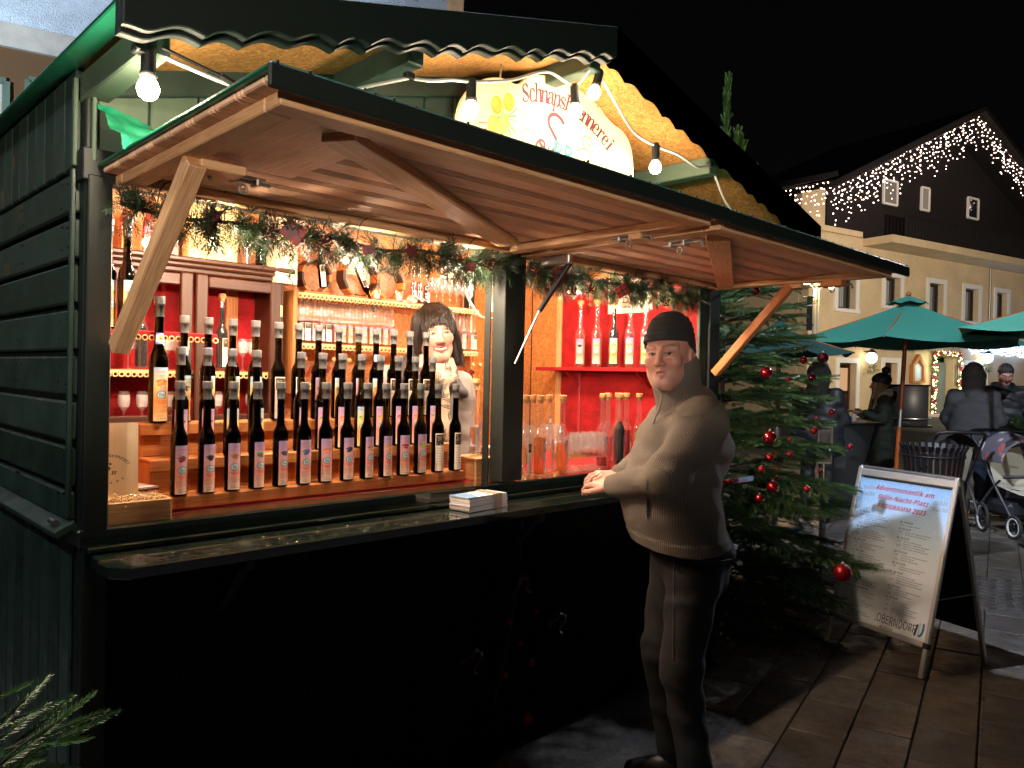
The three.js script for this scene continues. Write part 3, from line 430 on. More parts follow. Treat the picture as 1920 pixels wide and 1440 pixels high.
// basket with little bottles
{
  const p = onT(1226, -2.42), b = thing('wicker_basket', 'pale wicker basket of miniature bottles on the counter behind the man', 'basket', [p.x, 1.115, -2.42]);
  for (let k = 0; k < 9; k++) part(b, 'wicker_row', new THREE.TorusGeometry(0.075 + k * 0.003, 0.0055, 6, 28).rotateX(Math.PI / 2).translate(0, 0.008 + k * 0.0105, 0), mWoodPale);
  part(b, 'basket_base', new THREE.CylinderGeometry(0.075, 0.072, 0.008, 24).translate(0, 0.004, 0), mWoodPale);
  part(b, 'handle', new THREE.TorusGeometry(0.098, 0.006, 8, 30, Math.PI).rotateY(0.5).translate(0, 0.10, 0), mWoodPale);
  for (let k = 0; k < 9; k++) { const a = k * 0.7, r = k ? 0.05 : 0; clearBottle('cork-topped miniature bottle standing in the wicker basket', [p.x + Math.cos(a) * r, 1.13 + 0.012 * (k % 3), -2.42 + Math.sin(a) * r], k % 2 ? 'clear' : 'gold', k % 3 ? -1 : 14, { s: 0.52, h: 0.15, group: 'miniature bottles in the wicker basket' }); }
}
// red shelf on the right end wall with its five bottles and a price list
{
  const s = thing('red_shelf', 'red velvet-covered shelf on the right end wall carrying five bottles', 'shelf', [3.64, 1.60, -2.93]);
  part(s, 'shelf_board', box(0.18, 0.022, 0.98, [0, 0, 0]), mVelvet);
  for (const z of [-0.27, 0.27]) part(s, 'bracket', bar([0.085, -0.10, z], [-0.05, -0.013, z], 0.012, 0.02), mVelvet);
  [[1087, 'clear', 'clear bottle with dark fruit label, leftmost on the red shelf', 1], [1118, 'clear', 'clear bottle with yellow fruit label, second on the red shelf', 14], [1150, 'dark', 'dark bottle with orange label, third on the red shelf', 22], [1180, 'clear', 'clear bottle with orange fruit label, fourth on the red shelf', 6], [1209, 'rose', 'pinkish bottle on the red shelf beside the grey cap', 30]].forEach(([px, l, t, c]) => { const p = onX(px, 681, 3.62); clearBottle(t, [3.62, 1.611, p.z], l, c % 32, { h: l === 'dark' ? 0.3 : 0.19, ry: -0.95, la: 1.5, s: 1.16, group: 'bottles on the red shelf' }); });
  const t = ctex(256, 256, (g) => { g.fillStyle = '#f2e6cc'; g.fillRect(0, 0, 256, 256); g.fillStyle = '#7a8a5a'; g.fillRect(8, 8, 60, 200); for (let i = 0; i < 9; i++) { g.fillStyle = '#55453a'; g.fillRect(92, 30 + i * 24, 50 + (i % 4) * 12, 5); g.fillRect(200, 30 + i * 24, 26, 5); g.fillStyle = '#b04a3a'; g.fillRect(80, 30 + i * 24, 6, 6); } });
  const a = onX(1178, 540, 3.725), l = thing('price_list', 'cream paper price list pinned to the red wall above the bottles', 'price list', [3.725, a.y, a.z]);
  part(l, 'paper', put(new THREE.BoxGeometry(0.30, 0.30, 0.002), [0, 0, 0], [0, -Math.PI / 2, 0]), std({ map: t, roughness: 0.8 })); part(l, 'pin', ball(0.006, [-0.004, 0.13, 0], 8), mSteel);
}
// ---------- gift box, crate, leaflets ----------
const tLogo = ctex(512, 1024, (g) => { g.fillStyle = '#ecd3ac'; g.fillRect(0, 0, 512, 1024); for (let i = 0; i < 60; i++) { g.fillStyle = `rgba(150,100,50,${0.03 + rnd() * 0.05})`; g.fillRect(rnd() * 512, 0, 1 + rnd() * 3, 1024); } g.strokeStyle = '#5b3a2a'; g.fillStyle = '#5b3a2a'; g.font = 'bold 44px ' + SE; g.textAlign = 'center'; const arc = (s, r, a0, a1, flip) => [...s].forEach((ch, i) => { const a = a0 + (a1 - a0) * i / (s.length - 1); g.save(); g.translate(256 + Math.cos(a) * r, 620 + Math.sin(a) * r); g.rotate(a + (flip ? -Math.PI / 2 : Math.PI / 2)); g.fillText(ch, 0, 0); g.restore(); }); arc('SCHNAPSBRENNEREI', 170, Math.PI * 1.12, Math.PI * 1.88); arc('Kloser', 190, Math.PI * 0.75, Math.PI * 0.25, true); g.font = 'italic bold 150px ' + SE; g.fillText('S', 235, 640); g.font = 'italic bold 110px ' + SE; g.fillText('B', 205, 690); g.font = 'italic bold 70px ' + SE; g.fillText('B', 300, 690); });
{
  const x = 0.775, z = -2.325, b = thing('gift_box', 'open wooden gift box filled with straw beside the left post', 'gift box', [x, 1.115, z], 0);
  const W = 0.170, D = 0.10, Hh = 0.062;
  part(b, 'front_panel', box(W, Hh, 0.007, [0, Hh / 2, D / 2]), mWoodPale); part(b, 'back_panel', box(W, Hh, 0.007, [0, Hh / 2, -D / 2]), mWoodPale);
  for (const s of [-1, 1]) part(b, 'side_panel', box(0.007, Hh, D - 0.008, [s * (W / 2 - 0.0035), Hh / 2, 0]), mWoodPale);
  part(b, 'base', box(W - 0.016, 0.005, D - 0.01, [0, 0.003, 0]), mWoodPale);
  const lid = new THREE.BoxGeometry(0.165, 0.22, 0.006), u = lid.attributes.uv; part(b, 'lid', put(lid, [-0.055, 0.165, -D / 2 - 0.008], [-0.04, 0, 0]), std({ map: tLogo, roughness: 0.6 }));
  for (let i = 0; i < u.count; i++) u.setY(i, u.getY(i) * 0.8 + 0.1);
  const straw = []; for (let i = 0; i < 230; i++) { const c = V(R(-0.07, 0.07), 0.045 + R(0, 0.022), R(-0.04, 0.04)), a = R(0, 6.28), L = R(0.01, 0.03); straw.push(tube([c.clone().add(V(Math.cos(a) * L, R(-0.01, 0.006), Math.sin(a) * L)), c.clone().add(V(0, R(0.002, 0.012), 0)), c.clone().add(V(-Math.cos(a) * L, R(-0.01, 0.01), -Math.sin(a) * L))], 0.0009, 5, 3)); }
  const sm = part(b, 'straw', merge(straw), std({ color: new THREE.Color(0.72, 0.52, 0.24), roughness: 0.7 })); sm.userData.kind = 'stuff';
  clearBottle('small clear bottle lying in the straw of the gift box', [x + 0.05, 1.115 + 0.058, z], 'clear', 14, { s: 0.4, ry: 0, h: 0.2 }).rotation.z = Math.PI / 2 - 0.1;
  const c = thing('wooden_crate', 'small pale wooden crate on the table beside the centre post', 'crate', [2.225, 1.113, -2.44]);
  part(c, 'front_panel', box(0.20, 0.085, 0.008, [0, 0.0425, 0.06]), mWoodPale); part(c, 'top_panel', box(0.21, 0.01, 0.14, [0, 0.09, 0]), mWoodPale); for (const s of [-1, 1]) part(c, 'side_panel', box(0.008, 0.085, 0.11, [s * 0.096, 0.0425, 0]), mWoodPale);
  clearBottle('clear corked bottle with fruit label standing on the pale crate', [onZ(892, 800, -2.44).x, 1.209, -2.44], 'clear', 14, { h: 0.13, ry: 0.45, s: 0.92 });
  const tF = ctex(128, 128, (g) => { g.fillStyle = '#8fb4d8'; g.fillRect(0, 0, 128, 128); for (let i = 0; i < 90; i++) { g.fillStyle = `rgba(${210 + rnd() * 45 | 0},${220 + rnd() * 35 | 0},255,0.7)`; g.fillRect(rnd() * 128, rnd() * 128, 2 + rnd() * 18, 2 + rnd() * 7); } });
  const mF = std({ map: tF, roughness: 0.35 }), mPaper = std({ color: new THREE.Color(0.72, 0.72, 0.72), roughness: 0.7 });
  const st = thing('leaflet_stack', 'stack of glossy blue leaflets on the crate behind the clear bottle', 'leaflets', [2.31, 1.209, -2.47]); part(st, 'pages', box(0.13, 0.028, 0.1, [0, 0.014, 0]), std({ color: new THREE.Color(0.2, 0.12, 0.12), roughness: 0.6 })); part(st, 'cover', box(0.131, 0.002, 0.101, [0, 0.030, 0], [0, 0, 0], 0.0005), mF);
  const br = thing('brochure_stack', 'banded stack of blue and white brochures on the outer counter', 'brochures', [1.945, 1.051, -2.155], 0.10);
  const tB = ctex(256, 128, (g) => { g.fillStyle = '#cfdbe4'; g.fillRect(0, 0, 256, 128); g.fillStyle = '#6f9cc4'; g.beginPath(); g.moveTo(0, 0); g.lineTo(120, 0); g.lineTo(60, 128); g.lineTo(0, 128); g.fill(); for (let i = 0; i < 60; i++) { g.fillStyle = ['#eef2f4', '#9a8a78', '#b9c7d0', '#56656f'][i % 4]; g.fillRect(80 + rnd() * 120, rnd() * 110, 4 + rnd() * 24, 2 + rnd() * 8); } });
  for (let i = 0; i < 13; i++) part(br, 'brochure', put(new THREE.BoxGeometry(0.21, 0.0036, 0.10), [R(-0.003, 0.003), 0.003 + i * 0.0041, R(-0.003, 0.003)], [0, R(-0.012, 0.012), R(-0.006, 0.006)]), i === 12 ? std({ map: tB, roughness: 0.35 }) : mPaper);
  part(br, 'paper_band', merge([box(0.035, 0.0015, 0.106, [0.055, 0.0565, 0], [0, 0, 0], 0.0004), box(0.035, 0.057, 0.0015, [0.055, 0.028, 0.053], [0, 0, 0], 0.0004), box(0.035, 0.057, 0.0015, [0.055, 0.028, -0.053], [0, 0, 0], 0.0004)]), std({ color: new THREE.Color(0.45, 0.30, 0.18), roughness: 0.7 }));
  const mg = thing('magazine_stack', 'small stack of magazines between the gift box and the stepped display', 'magazines', [0.835, 1.113, -2.50], 0.2); for (let i = 0; i < 9; i++) part(mg, 'magazine', box(0.09, 0.007, 0.12, [R(-0.006, 0.006), 0.005 + i * 0.0085, R(-0.004, 0.004)], [0, R(-0.05, 0.05), 0], 0.001), i % 3 === 1 ? mVelvet : mPaper);
}
// water drops on the near end of the counter
{ const ms = []; for (let i = 0; i < 900; i++) { const q = Math.pow(rnd(), 2.2), s = R(0.0012, 0.0034) * (rnd() < 0.1 ? 1.8 : 1), z = -2.045 - Math.pow(rnd(), 1.5) * 0.16; ms.push(M4(V(0.68 + q * 1.1, 1.0501, z), new THREE.Quaternion(), V(s * R(0.8, 1.8), s * 0.6, s))); } tag(instanced(scene, 'water_drops', new THREE.SphereGeometry(1, 8, 6), phy({ color: 0xffffff, transmission: 1, thickness: 0.002, ior: 1.33, roughness: 0.02 }), ms), 'rain drops beaded on the near end of the counter boards', 'water drops'); }

// ---------- the back of the stall: cabinet, shelves and what stands on them ----------
const gold = std({ color: new THREE.Color(0.75, 0.55, 0.26), roughness: 0.5 });
const lace = (x0, x1, y, z) => { const n = Math.round((x1 - x0) / 0.024), a = []; for (let i = 0; i < n; i++) { const x = x0 + (i + 0.5) * (x1 - x0) / n; a.push(new THREE.TorusGeometry(0.0095, 0.003, 5, 10).translate(x, y - 0.012, z)); a.push(box((x1 - x0) / n, 0.008, 0.004, [x, y, z], [0, 0, 0], 0.001)); } return merge(a); };
{
  const z = -3.30, x0 = 0.92, x1 = 1.735, y0 = 1.30, y1 = 1.955, c = thing('display_cabinet', 'dark wooden cabinet with open glazed doors and red lining behind the bottles', 'cabinet', [(x0 + x1) / 2, 0.9, z]);
  const P = (n, g, m) => part(c, n, g.translate(-(x0 + x1) / 2, -0.9, -z), m), cx = (x0 + x1) / 2, W = x1 - x0;
  P('cornice', merge([box(W + 0.10, 0.022, 0.36, [cx, y1 + 0.055, z - 0.15], [0, 0, 0], 0.006), box(W + 0.07, 0.022, 0.34, [cx, y1 + 0.034, z - 0.15], [0, 0, 0], 0.008), box(W + 0.03, 0.024, 0.31, [cx, y1 + 0.012, z - 0.15], [0, 0, 0], 0.006)]), mDark);
  P('side_panel', box(0.02, y1 - 0.9, 0.28, [x0, (y1 + 0.9) / 2, z - 0.15]), mDark); P('side_panel', box(0.02, y1 - 0.9, 0.28, [x1, (y1 + 0.9) / 2, z - 0.15]), mDark);
  P('back_lining', box(W - 0.02, y1 - y0, 0.01, [cx, (y0 + y1) / 2, z - 0.26]), mVelvet); P('wood_strip', box(0.06, y1 - y0, 0.008, [x1 - 0.13, (y0 + y1) / 2, z - 0.245]), mWoodWarm);
  P('base_panel', box(W, y0 - 0.9, 0.28, [cx, (y0 + 0.9) / 2, z - 0.15]), mDark);
  for (const x of [x0 + 0.03, cx - 0.032, cx + 0.032, x1 - 0.035]) P('door_stile', box(0.052, y1 - y0, 0.024, [x, (y0 + y1) / 2, z - 0.002], [0, 0, 0], 0.005), mDark);
  for (const s of [-1, 1]) { P('door_rail', box(W / 2 - 0.12, 0.05, 0.022, [cx + s * W / 4, y1 - 0.03, z - 0.002], [0, 0, 0], 0.005), mDark); P('door_rail', box(W / 2 - 0.12, 0.05, 0.022, [cx + s * W / 4, y0 + 0.03, z - 0.002], [0, 0, 0], 0.005), mDark); }
  P('shelf', box(W - 0.03, 0.016, 0.22, [cx, 1.535, z - 0.14]), mWoodWarm); P('lace_trim', lace(x0 + 0.05, x1 - 0.05, 1.535, z - 0.028), gold);
  P('lock_plate', box(0.016, 0.05, 0.004, [cx - 0.03, 1.655, z + 0.012]), gold); P('hinge', merge([rod([x1 - 0.012, 1.80, z + 0.012], [x1 - 0.012, 1.85, z + 0.012], 0.005), rod([x1 - 0.012, 1.45, z + 0.012], [x1 - 0.012, 1.50, z + 0.012], 0.005)]), gold);
  const gCut = lathe([[0.0185, 0.085], [0.0225, 0.10], [0.0235, 0.118], [0.0225, 0.135]], 12), gL = gStem(0.023, 0.15);
  const G = 'etched liqueur glasses in the dark cabinet';
  for (const px of [232, 266, 318, 407, 470]) { const p = onZ(px, 770, z - 0.10); glass('liqueur_glass', 'etched stem glass on the floor of the red-lined cabinet', [p.x, 1.302, z - 0.10], gL, G, gCut); }
  for (const px of [240, 313, 332, 455, 474]) { const p = onZ(px, 680, z - 0.10); glass('liqueur_glass', 'etched stem glass on the upper shelf of the red-lined cabinet', [p.x, 1.543, z - 0.10], gL, 'etched liqueur glasses on the cabinet shelf', gCut); }
  clearBottle('slim clear bottle with photo label inside the red-lined cabinet', [onZ(415, 680, z - 0.09).x, 1.543, z - 0.09], 'dark', 12, { h: 0.29, ry: 0.4, s: 0.98 });
  clearBottle('dark decorated bottle in the left half of the cabinet', [onZ(264, 690, z - 0.09).x, 1.543, z - 0.09], 'dark', -1, { h: 0.2, neck: true, s: 0.98 });
  // on top of the cabinet
  const yT = y1 + 0.068, n = thing('bottle_niche', 'pale wooden niche with red bottles on top of the cabinet', 'niche', [1.02, yT, z - 0.12]);
  part(n, 'back_panel', box(0.42, 0.34, 0.012, [0, 0.17, -0.10]), mWoodPale); for (const x of [-0.2, 0.2]) part(n, 'upright', box(0.025, 0.34, 0.09, [x, 0.17, -0.05]), mWoodPale);
  [[232, 0.35], [242, 0.3], [276, 0.32], [330, 0.3], [318, 0.3]].forEach(([px, h], i) => { const p = onZ(px, 480, z - 0.12); clearBottle(`slim red liqueur bottle, ${ord[i < 3 ? i : 9 + i]} in the pale niche above the cabinet`, [p.x, yT + 0.003, z - 0.12 - (i % 2) * 0.03], 'red', i < 2 ? 30 : 10, { s: 0.78, h: 0.23, group: 'red bottles in the pale niche' }); });
  const sl = thing('shelf_lamp', 'little warm lamp glowing behind the wooden strut on the cabinet', 'lamp', [1.165, yT, z - 0.09]); part(sl, 'bulb', put(bulbGeo(), [0, 0.05, 0], [0, 0, 0], [0.7, 0.7, 0.7]), mBulbIn); part(sl, 'lamp_base', lathe([[0, 0], [0.03, 0], [0.026, 0.012], [0.012, 0.016], [0.012, 0.03], [0, 0.03]], 16), mWhite); pointLight(sl, 'bulb_light', [0, 0.05, 0], 0.22, 0xffd9a0);
  const tSB = ctex(512, 512, (g) => { g.fillStyle = '#f0c888'; g.fillRect(0, 0, 512, 512); for (let i = 0; i < 50; i++) { g.fillStyle = `rgba(170,110,40,${0.03 + rnd() * 0.05})`; g.fillRect(rnd() * 512, 0, 1 + rnd() * 4, 512); } g.fillStyle = '#2e1420'; g.font = 'bold 108px ' + SE; g.textAlign = 'center'; const bl = (s, y) => { const w = 0.9; g.save(); g.translate(256, y); g.scale(w, 1.1); g.fillText(s, 0, 0); g.lineWidth = 4; g.strokeStyle = '#2e1420'; g.strokeText(s, 0, 0); g.restore(); }; bl('Schnaps', 150); bl('Bibel', 260); });
  const sb = thing('wooden_book_box', 'upright wooden book box lettered Schnaps Bibel on top of the cabinet', 'wooden box', [onZ(400, 460, z - 0.05).x, yT, z - 0.05]);
  part(sb, 'box_body', box(0.215, 0.335, 0.07, [0, 0.17, -0.037]), mWoodPale); const fr = new THREE.BoxGeometry(0.214, 0.334, 0.004); part(sb, 'front_board', fr.translate(0, 0.17, 0.002), std({ map: tSB, roughness: 0.6 }));
  clearBottle('clear bottle with grey label right of the wooden book box', [onZ(463, 500, z - 0.07).x, yT, z - 0.07], 'clear', -1, { h: 0.14, s: 0.95, ry: 0.2 });
  darkBottle('black bottle with white script between the clear bottle and the card box', [onZ(489, 500, z - 0.04).x, yT, z - 0.04], -1, { g: 4, cap: mCapBlack, s: 0.95, group: 'bottles on top of the cabinet' });
  const gb = thing('card_box', 'tall pale gift box with round crest at the right end of the cabinet top', 'gift box', [onZ(528, 500, z - 0.02).x, yT - 0.07, z - 0.02], 0.15); const bx = new THREE.BoxGeometry(0.115, 0.34, 0.08); const u = bx.attributes.uv; for (let i = 0; i < u.count; i++) u.setXY(i, u.getX(i), 0.0 + u.getY(i) * 0.75); part(gb, 'box_body', bx.translate(0, 0.17, 0), std({ map: tLogo, roughness: 0.6 })); part(gb, 'lid_edge', box(0.117, 0.004, 0.082, [0, 0.341, 0], [0, 0, 0], 0.001), mWoodPale);
}
// shelf unit
{
  const z = -3.38, x0 = 1.86, x1 = 3.03, s = thing('bottle_shelves', 'pale wooden shelf unit with gold lace edging behind the woman', 'shelves', [(x0 + x1) / 2, 0.9, z]);
  const cx = (x0 + x1) / 2, P = (n, g, m) => part(s, n, g.translate(-cx, -0.9, -z), m);
  for (const [y, d] of [[1.925, 0.23], [1.68, 0.21], [1.485, 0.24], [1.25, 0.26]]) { P('shelf_board', box(x1 - x0, 0.018, d, [cx, y, z - 0.13 + (0.24 - d) / 2]), mWoodWarm); P('lace_trim', lace(x0, x1, y + 0.002, z - 0.008 + (y < 1.6 ? 0.02 : 0)), gold); }
  P('end_panel', box(0.022, 0.5, 0.25, [x0 - 0.012, 1.69, z - 0.13]), mWoodWarm); P('end_panel', extrude([[0, 0.9], [0.24, 0.9], [0.24, 1.47], [0.19, 1.56], [0.17, 1.62], [0.17, 1.93], [0, 1.93]], 0.02).rotateY(-Math.PI / 2).translate(x1 + 0.02, 0, z - 0.25), mWoodWarm);
  P('door_post', box(0.045, 2.1, 0.05, [x1 + 0.09, 1.2, z - 0.2]), mGreenDark);
  // crowds of small bottles
  const liqs = ['violet', 'violet', 'red', 'red', 'red', 'rose', 'gold', 'gold', 'gold', 'gold', 'amber', 'amber', 'amber', 'clear', 'clear'];
  for (let i = 0; i < 36; i++) {
    const px = 563 + i * 6.6 + (i > 26 ? 108 : 0); if (px > 890) continue;
    const zz = z - 0.055 - (i % 2) * 0.045, p = onZ(px, 630, zz), k = Math.min(14, Math.floor(i / 27 * 15));
    clearBottle(i > 26 ? 'small corked bottle on the shelf right of the woman' : 'small corked liqueur bottle in the crowded row on the back shelf', [p.x, 1.690, zz], liqs[k], i % 2 ? 28 : (k < 6 ? 12 : 14), { s: 0.66, h: 0.165, ry: R(-0.3, 0.5), la: 2.0, group: i > 26 ? 'small bottles right of the woman' : 'small bottles crowded on the back shelf' });
  }
  // on the top shelf: barrel rings holding bottles, glasses, a folded cloth
  const yT = 1.936;
  [[588, 500, 0.085, 0.25], [672, 507, 0.112, 0.9], [728, 500, 0.09, 0.4]].forEach(([px, py, r, t], i) => {
    const p = onZ(px, py, z - 0.09), b = thing('barrel_ring', ['round barrel ring beside the card box', 'largest barrel ring, holding a tilted bottle', 'barrel ring behind the red ribbon'][i] + ' on the top shelf', 'barrel ring', [p.x, yT + r, z - 0.09]);
    for (let k = 0; k < 14; k++) { const a = k / 14 * 6.283; part(b, 'stave', box(0.016, r * 0.46, 0.075, [Math.cos(a) * r * 0.92, Math.sin(a) * r * 0.92, 0], [0, 0, a], 0.003), k % 3 ? mDark : mWoodWarm); }
    part(b, 'stand', box(0.14, 0.02, 0.08, [0, -r - 0.002 + 0.004, 0]), mWoodWarm);
    if (i < 2) { const q = darkBottle(i ? 'dark bottle lying tilted in the largest barrel ring' : 'dark bottle leaning in the barrel ring beside the card box', [p.x + (i ? -0.05 : 0.02), yT + (i ? 0.16 : 0.03), z - 0.03], 12, { g: 3, s: 0.72, ry: 0, group: 'bottles held in the barrel rings' }); q.rotation.z = i ? -2.65 : 0.12; }
  });
  [[572, 0.6], [800, 0.62], [775, 0.66], [786, 0.66]].forEach(([px, sc], i) => { const p = onZ(px, 545, z - 0.06); if (i) clearBottle(`small bottle with photo label on the top shelf above the folded cloth, ${['', 'rightmost', 'leftmost', 'middle one'][i]}`, [p.x, yT, z - 0.06], i === 1 ? 'violet' : 'rose', 12, { s: sc, h: 0.2, ry: 0.3 }); });
  for (let i = 0; i < 14; i++) { const px = 806 + (i % 7) * 12.5, zz = z - 0.05 - (i / 7 | 0) * 0.07, p = onZ(px, 560, zz); glass('wine_glass', 'stemmed wine glass in the double row at the right of the top shelf', [p.x, yT, zz], gWineS, 'wine glasses on the top shelf'); }
  [[706, 'left of'], [748, 'right of']].forEach(([px, t]) => { const p = onZ(px, 550, z - 0.05); glass('candle_glass', `small glowing candle glass on the top shelf, ${t} the hanging ribbon`, [p.x, yT, z - 0.05], lathe([[0, 0.002], [0.02, 0.002], [0.024, 0.06], [0.0225, 0.06], [0.019, 0.006], [0, 0.006]], 18)); const c = scene.children[scene.children.length - 1]; part(c, 'candle_wax', new THREE.CylinderGeometry(0.016, 0.015, 0.022, 14).translate(0, 0.018, 0), mWhite); part(c, 'flame', put(new THREE.SphereGeometry(1, 10, 8), [0, 0.040, 0], [0, 0, 0], [0.004, 0.010, 0.004]), emit(0xffb050, 30)); pointLight(c, 'flame_light', [0, 0.040, 0], 0.05, 0xffb050, 0.6); });
  const cl = onZ(786, 558, z + 0.0), cloth = thing('folded_cloth', 'folded white striped cloth draped over the shelf edge above the woman', 'cloth', [cl.x, yT, z - 0.02]);
  part(cloth, 'cloth_folds', sheet((u, v) => [-0.085 + u * 0.17, 0.045 * Math.sin(u * 3.1) - Math.abs(v - 0.3) * 0.05 + Math.sin(u * 22 + v * 5) * 0.006 + 0.004, -0.05 + v * 0.09 + Math.sin(u * 9) * 0.008], 40, 12), std({ map: dtex(64, 64, (u) => (Math.sin(u * 6.28 * 7) > 0.2 ? [0.85, 0.85, 0.82] : [0.55, 0.58, 0.56])), roughness: 0.8, side: THREE.DoubleSide }));
  // bottles lying on the lower shelves
  for (let i = 0; i < 6; i++) { const p = onZ([575, 600, 628, 655, 880, 893][i], 715, z - 0.03); const b = clearBottle(`pink-labelled bottle lying on the low shelf behind the display, ${order(i, 6)}`, [p.x - 0.03, 1.53, z - 0.10], 'rose', 14, { s: 0.62, h: 0.2, ry: 0.4 }); b.rotation.set(1.1, 0.3, 0.25); }
  // hanging things by the centre post
  const cb = thing('white_cable', 'white power cable sagging from the garland to the centre post', 'cable', [0, 0, 0]); part(cb, 'cable', tube([onZ(865, 516, -3.1), onZ(876, 555, -3.0), onZ(895, 588, -2.9), onZ(915, 596, -2.7), onZ(931, 597, -2.5)], 0.007, 40), mCable); part(cb, 'cable_end', rod(onZ(931, 597, -2.5), onZ(934, 597, -2.45), 0.009), mCable);
  const tg = onZ(922, 576, -2.45), pl = thing('hanging_tag', 'small clear tag hanging on a cord beside the centre post', 'tag', tg); part(pl, 'tag_plate', put(extrude([[-0.018, -0.012], [0, -0.02], [0.018, -0.012], [0.018, 0.014], [0, 0.02], [-0.018, 0.014]], 0.004), [0, 0, 0], [0, -0.7, 0]), mWhite); part(pl, 'cord', tube([[0, 0.02, 0], [-0.002, 0.08, 0], [0.006, 0.16, 0]], 0.0025, 16), mCable);
}

// ---------- fir twigs, used for garland, wreath and trees ----------
function sprigGeo(L, needles, nl, nw, spread, up, stem = 0.0016, seedv = 1) {
  const keep = seed; seed = seedv * 977;
  const pos = [], nor = [], uv = [], tri = (a, b, c) => { const n = b.clone().sub(a).cross(c.clone().sub(a)).normalize(); for (const q of [a, b, c]) { pos.push(q.x, q.y, q.z); nor.push(n.x, n.y, n.z); uv.push(0, 0); } };
  for (let k = 0; k < 3; k++) { const a = k / 3 * 6.283, b = (k + 1) / 3 * 6.283, A = V(Math.cos(a) * stem, Math.sin(a) * stem, 0), B = V(Math.cos(b) * stem, Math.sin(b) * stem, 0); tri(A, B, V(0, 0, L)); tri(B.clone(), V(0, 0, L), V(0, 0, L * 0.99)); }
  for (let i = 0; i < needles; i++) {
    const t = (i + 0.5) / needles, side = i % 2 ? 1 : -1, z = t * L, ang = (i % 3 - 1) * up + R(-0.3, 0.3), len = nl * (0.75 + 0.35 * Math.sin(t * 3.1)) * R(0.85, 1.1);
    const d = V(side * Math.cos(ang) * spread, Math.sin(ang) * spread + 0.25, 1.0 - 0.45 * spread + t * 0.35).normalize(), w = V(0, 0, 1).cross(d).normalize().multiplyScalar(nw / 2), o = V(0, 0, z), m = o.clone().addScaledVector(d, len * 0.55), e = o.clone().addScaledVector(d, len);
    tri(o, m.clone().add(w), m.clone().sub(w)); tri(m.clone().add(w), e, m.clone().sub(w));
  }
  seed = keep;
  const g = new THREE.BufferGeometry(); g.setAttribute('position', new THREE.Float32BufferAttribute(pos, 3)); g.setAttribute('normal', new THREE.Float32BufferAttribute(nor, 3)); g.setAttribute('uv', new THREE.Float32BufferAttribute(uv, 2)); return g;
}
const gTwig = sprigGeo(0.13, 84, 0.024, 0.0026, 1.0, 0.5, 0.0018, 3), gPlastic = sprigGeo(0.10, 56, 0.030, 0.0030, 1.1, 1.2, 0.0014, 5);
const mNeedle = std({ color: new THREE.Color(0.55, 0.55, 0.55), roughness: 0.42, side: THREE.DoubleSide }), mBark = std({ color: new THREE.Color(0.075, 0.05, 0.032), roughness: 0.9, bumpMap: tConcB, bumpScale: 0.004 });
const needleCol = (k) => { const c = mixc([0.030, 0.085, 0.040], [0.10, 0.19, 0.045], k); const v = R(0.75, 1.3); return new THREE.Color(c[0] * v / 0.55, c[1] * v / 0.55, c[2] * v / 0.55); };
const qTo = (d, roll) => { const q = new THREE.Quaternion().setFromUnitVectors(V(0, 0, 1), d.clone().normalize()); return q.multiply(new THREE.Quaternion().setFromAxisAngle(V(0, 0, 1), roll)); };
// garlands across the two openings
function garland(label, x0, x1, n) { n = Math.round(n * 1.25);
  const g = thing('fir_garland', label, 'garland', [0, 0, 0]), ms = [], cs = [], pts = [];
  for (let i = 0; i <= 30; i++) { const t = i / 30; pts.push(V(x0 + (x1 - x0) * t, 1.995 - 0.018 * Math.sin(t * 9.4) ** 2 - 0.01 * Math.sin(t * 23), -2.248 + 0.012 * Math.sin(t * 17))); }
  const c = new THREE.CatmullRomCurve3(pts);
  part(g, 'garland_wire', new THREE.TubeGeometry(c, 90, 0.006, 6), mBark);
  for (let i = 0; i < n; i++) { const t = rnd(), p = c.getPoint(t), a = R(0, 6.283), d = V(R(-0.9, 0.9), Math.sin(a) * 0.9 - 0.35, Math.cos(a) * 0.62 + 0.08); ms.push(M4(p, qTo(d, R(0, 6)), R(0.75, 1.1))); cs.push(needleCol(rnd() * 0.5).multiplyScalar(0.5)); }  // needle colour halved, putting the backlit garland's shade into it
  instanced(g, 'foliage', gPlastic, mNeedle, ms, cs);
  for (let i = 0; i < 9; i++) { const p = c.getPoint((i + 0.5) / 9); part(g, 'wire_tie', tube([[p.x, p.y - 0.02, p.z + 0.03], [p.x + 0.01, 2.046, p.z + 0.045], [p.x + R(0.02, 0.06), 2.075, p.z + 0.052]], 0.0018, 10, 4), mBlack); }
  return g;
}
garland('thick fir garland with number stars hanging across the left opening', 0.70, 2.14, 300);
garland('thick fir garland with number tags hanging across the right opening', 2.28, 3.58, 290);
// number stars, tags and little parcels in the garlands
const NUM = ['19', '2', '22', '3', '11', '5', '4', '10', '13', '8', '', ''];
const tNum = ctex(1024, 96, (g) => { g.fillStyle = '#561318'; g.fillRect(0, 0, 1024, 96); for (let i = 0; i < 900; i++) { g.fillStyle = rnd() > 0.5 ? '#64191d' : '#481014'; g.fillRect(rnd() * 1024, rnd() * 96, 3, 3); } g.fillStyle = '#d9b878'; g.font = '62px ' + SE; g.textAlign = 'center'; NUM.forEach((s, i) => g.fillText(s, i * 85 + 42, 70)); });
const mNum = std({ map: tNum, roughness: 0.75 }), mRedFelt = std({ color: new THREE.Color(0.10, 0.01, 0.014), roughness: 0.85 }), mParcel = std({ map: dtex(64, 64, (u, v) => (Math.sin(u * 40 + v * 7) > 0.3 ? [0.62, 0.16, 0.12] : [0.45, 0.08, 0.09])), roughness: 0.5 });
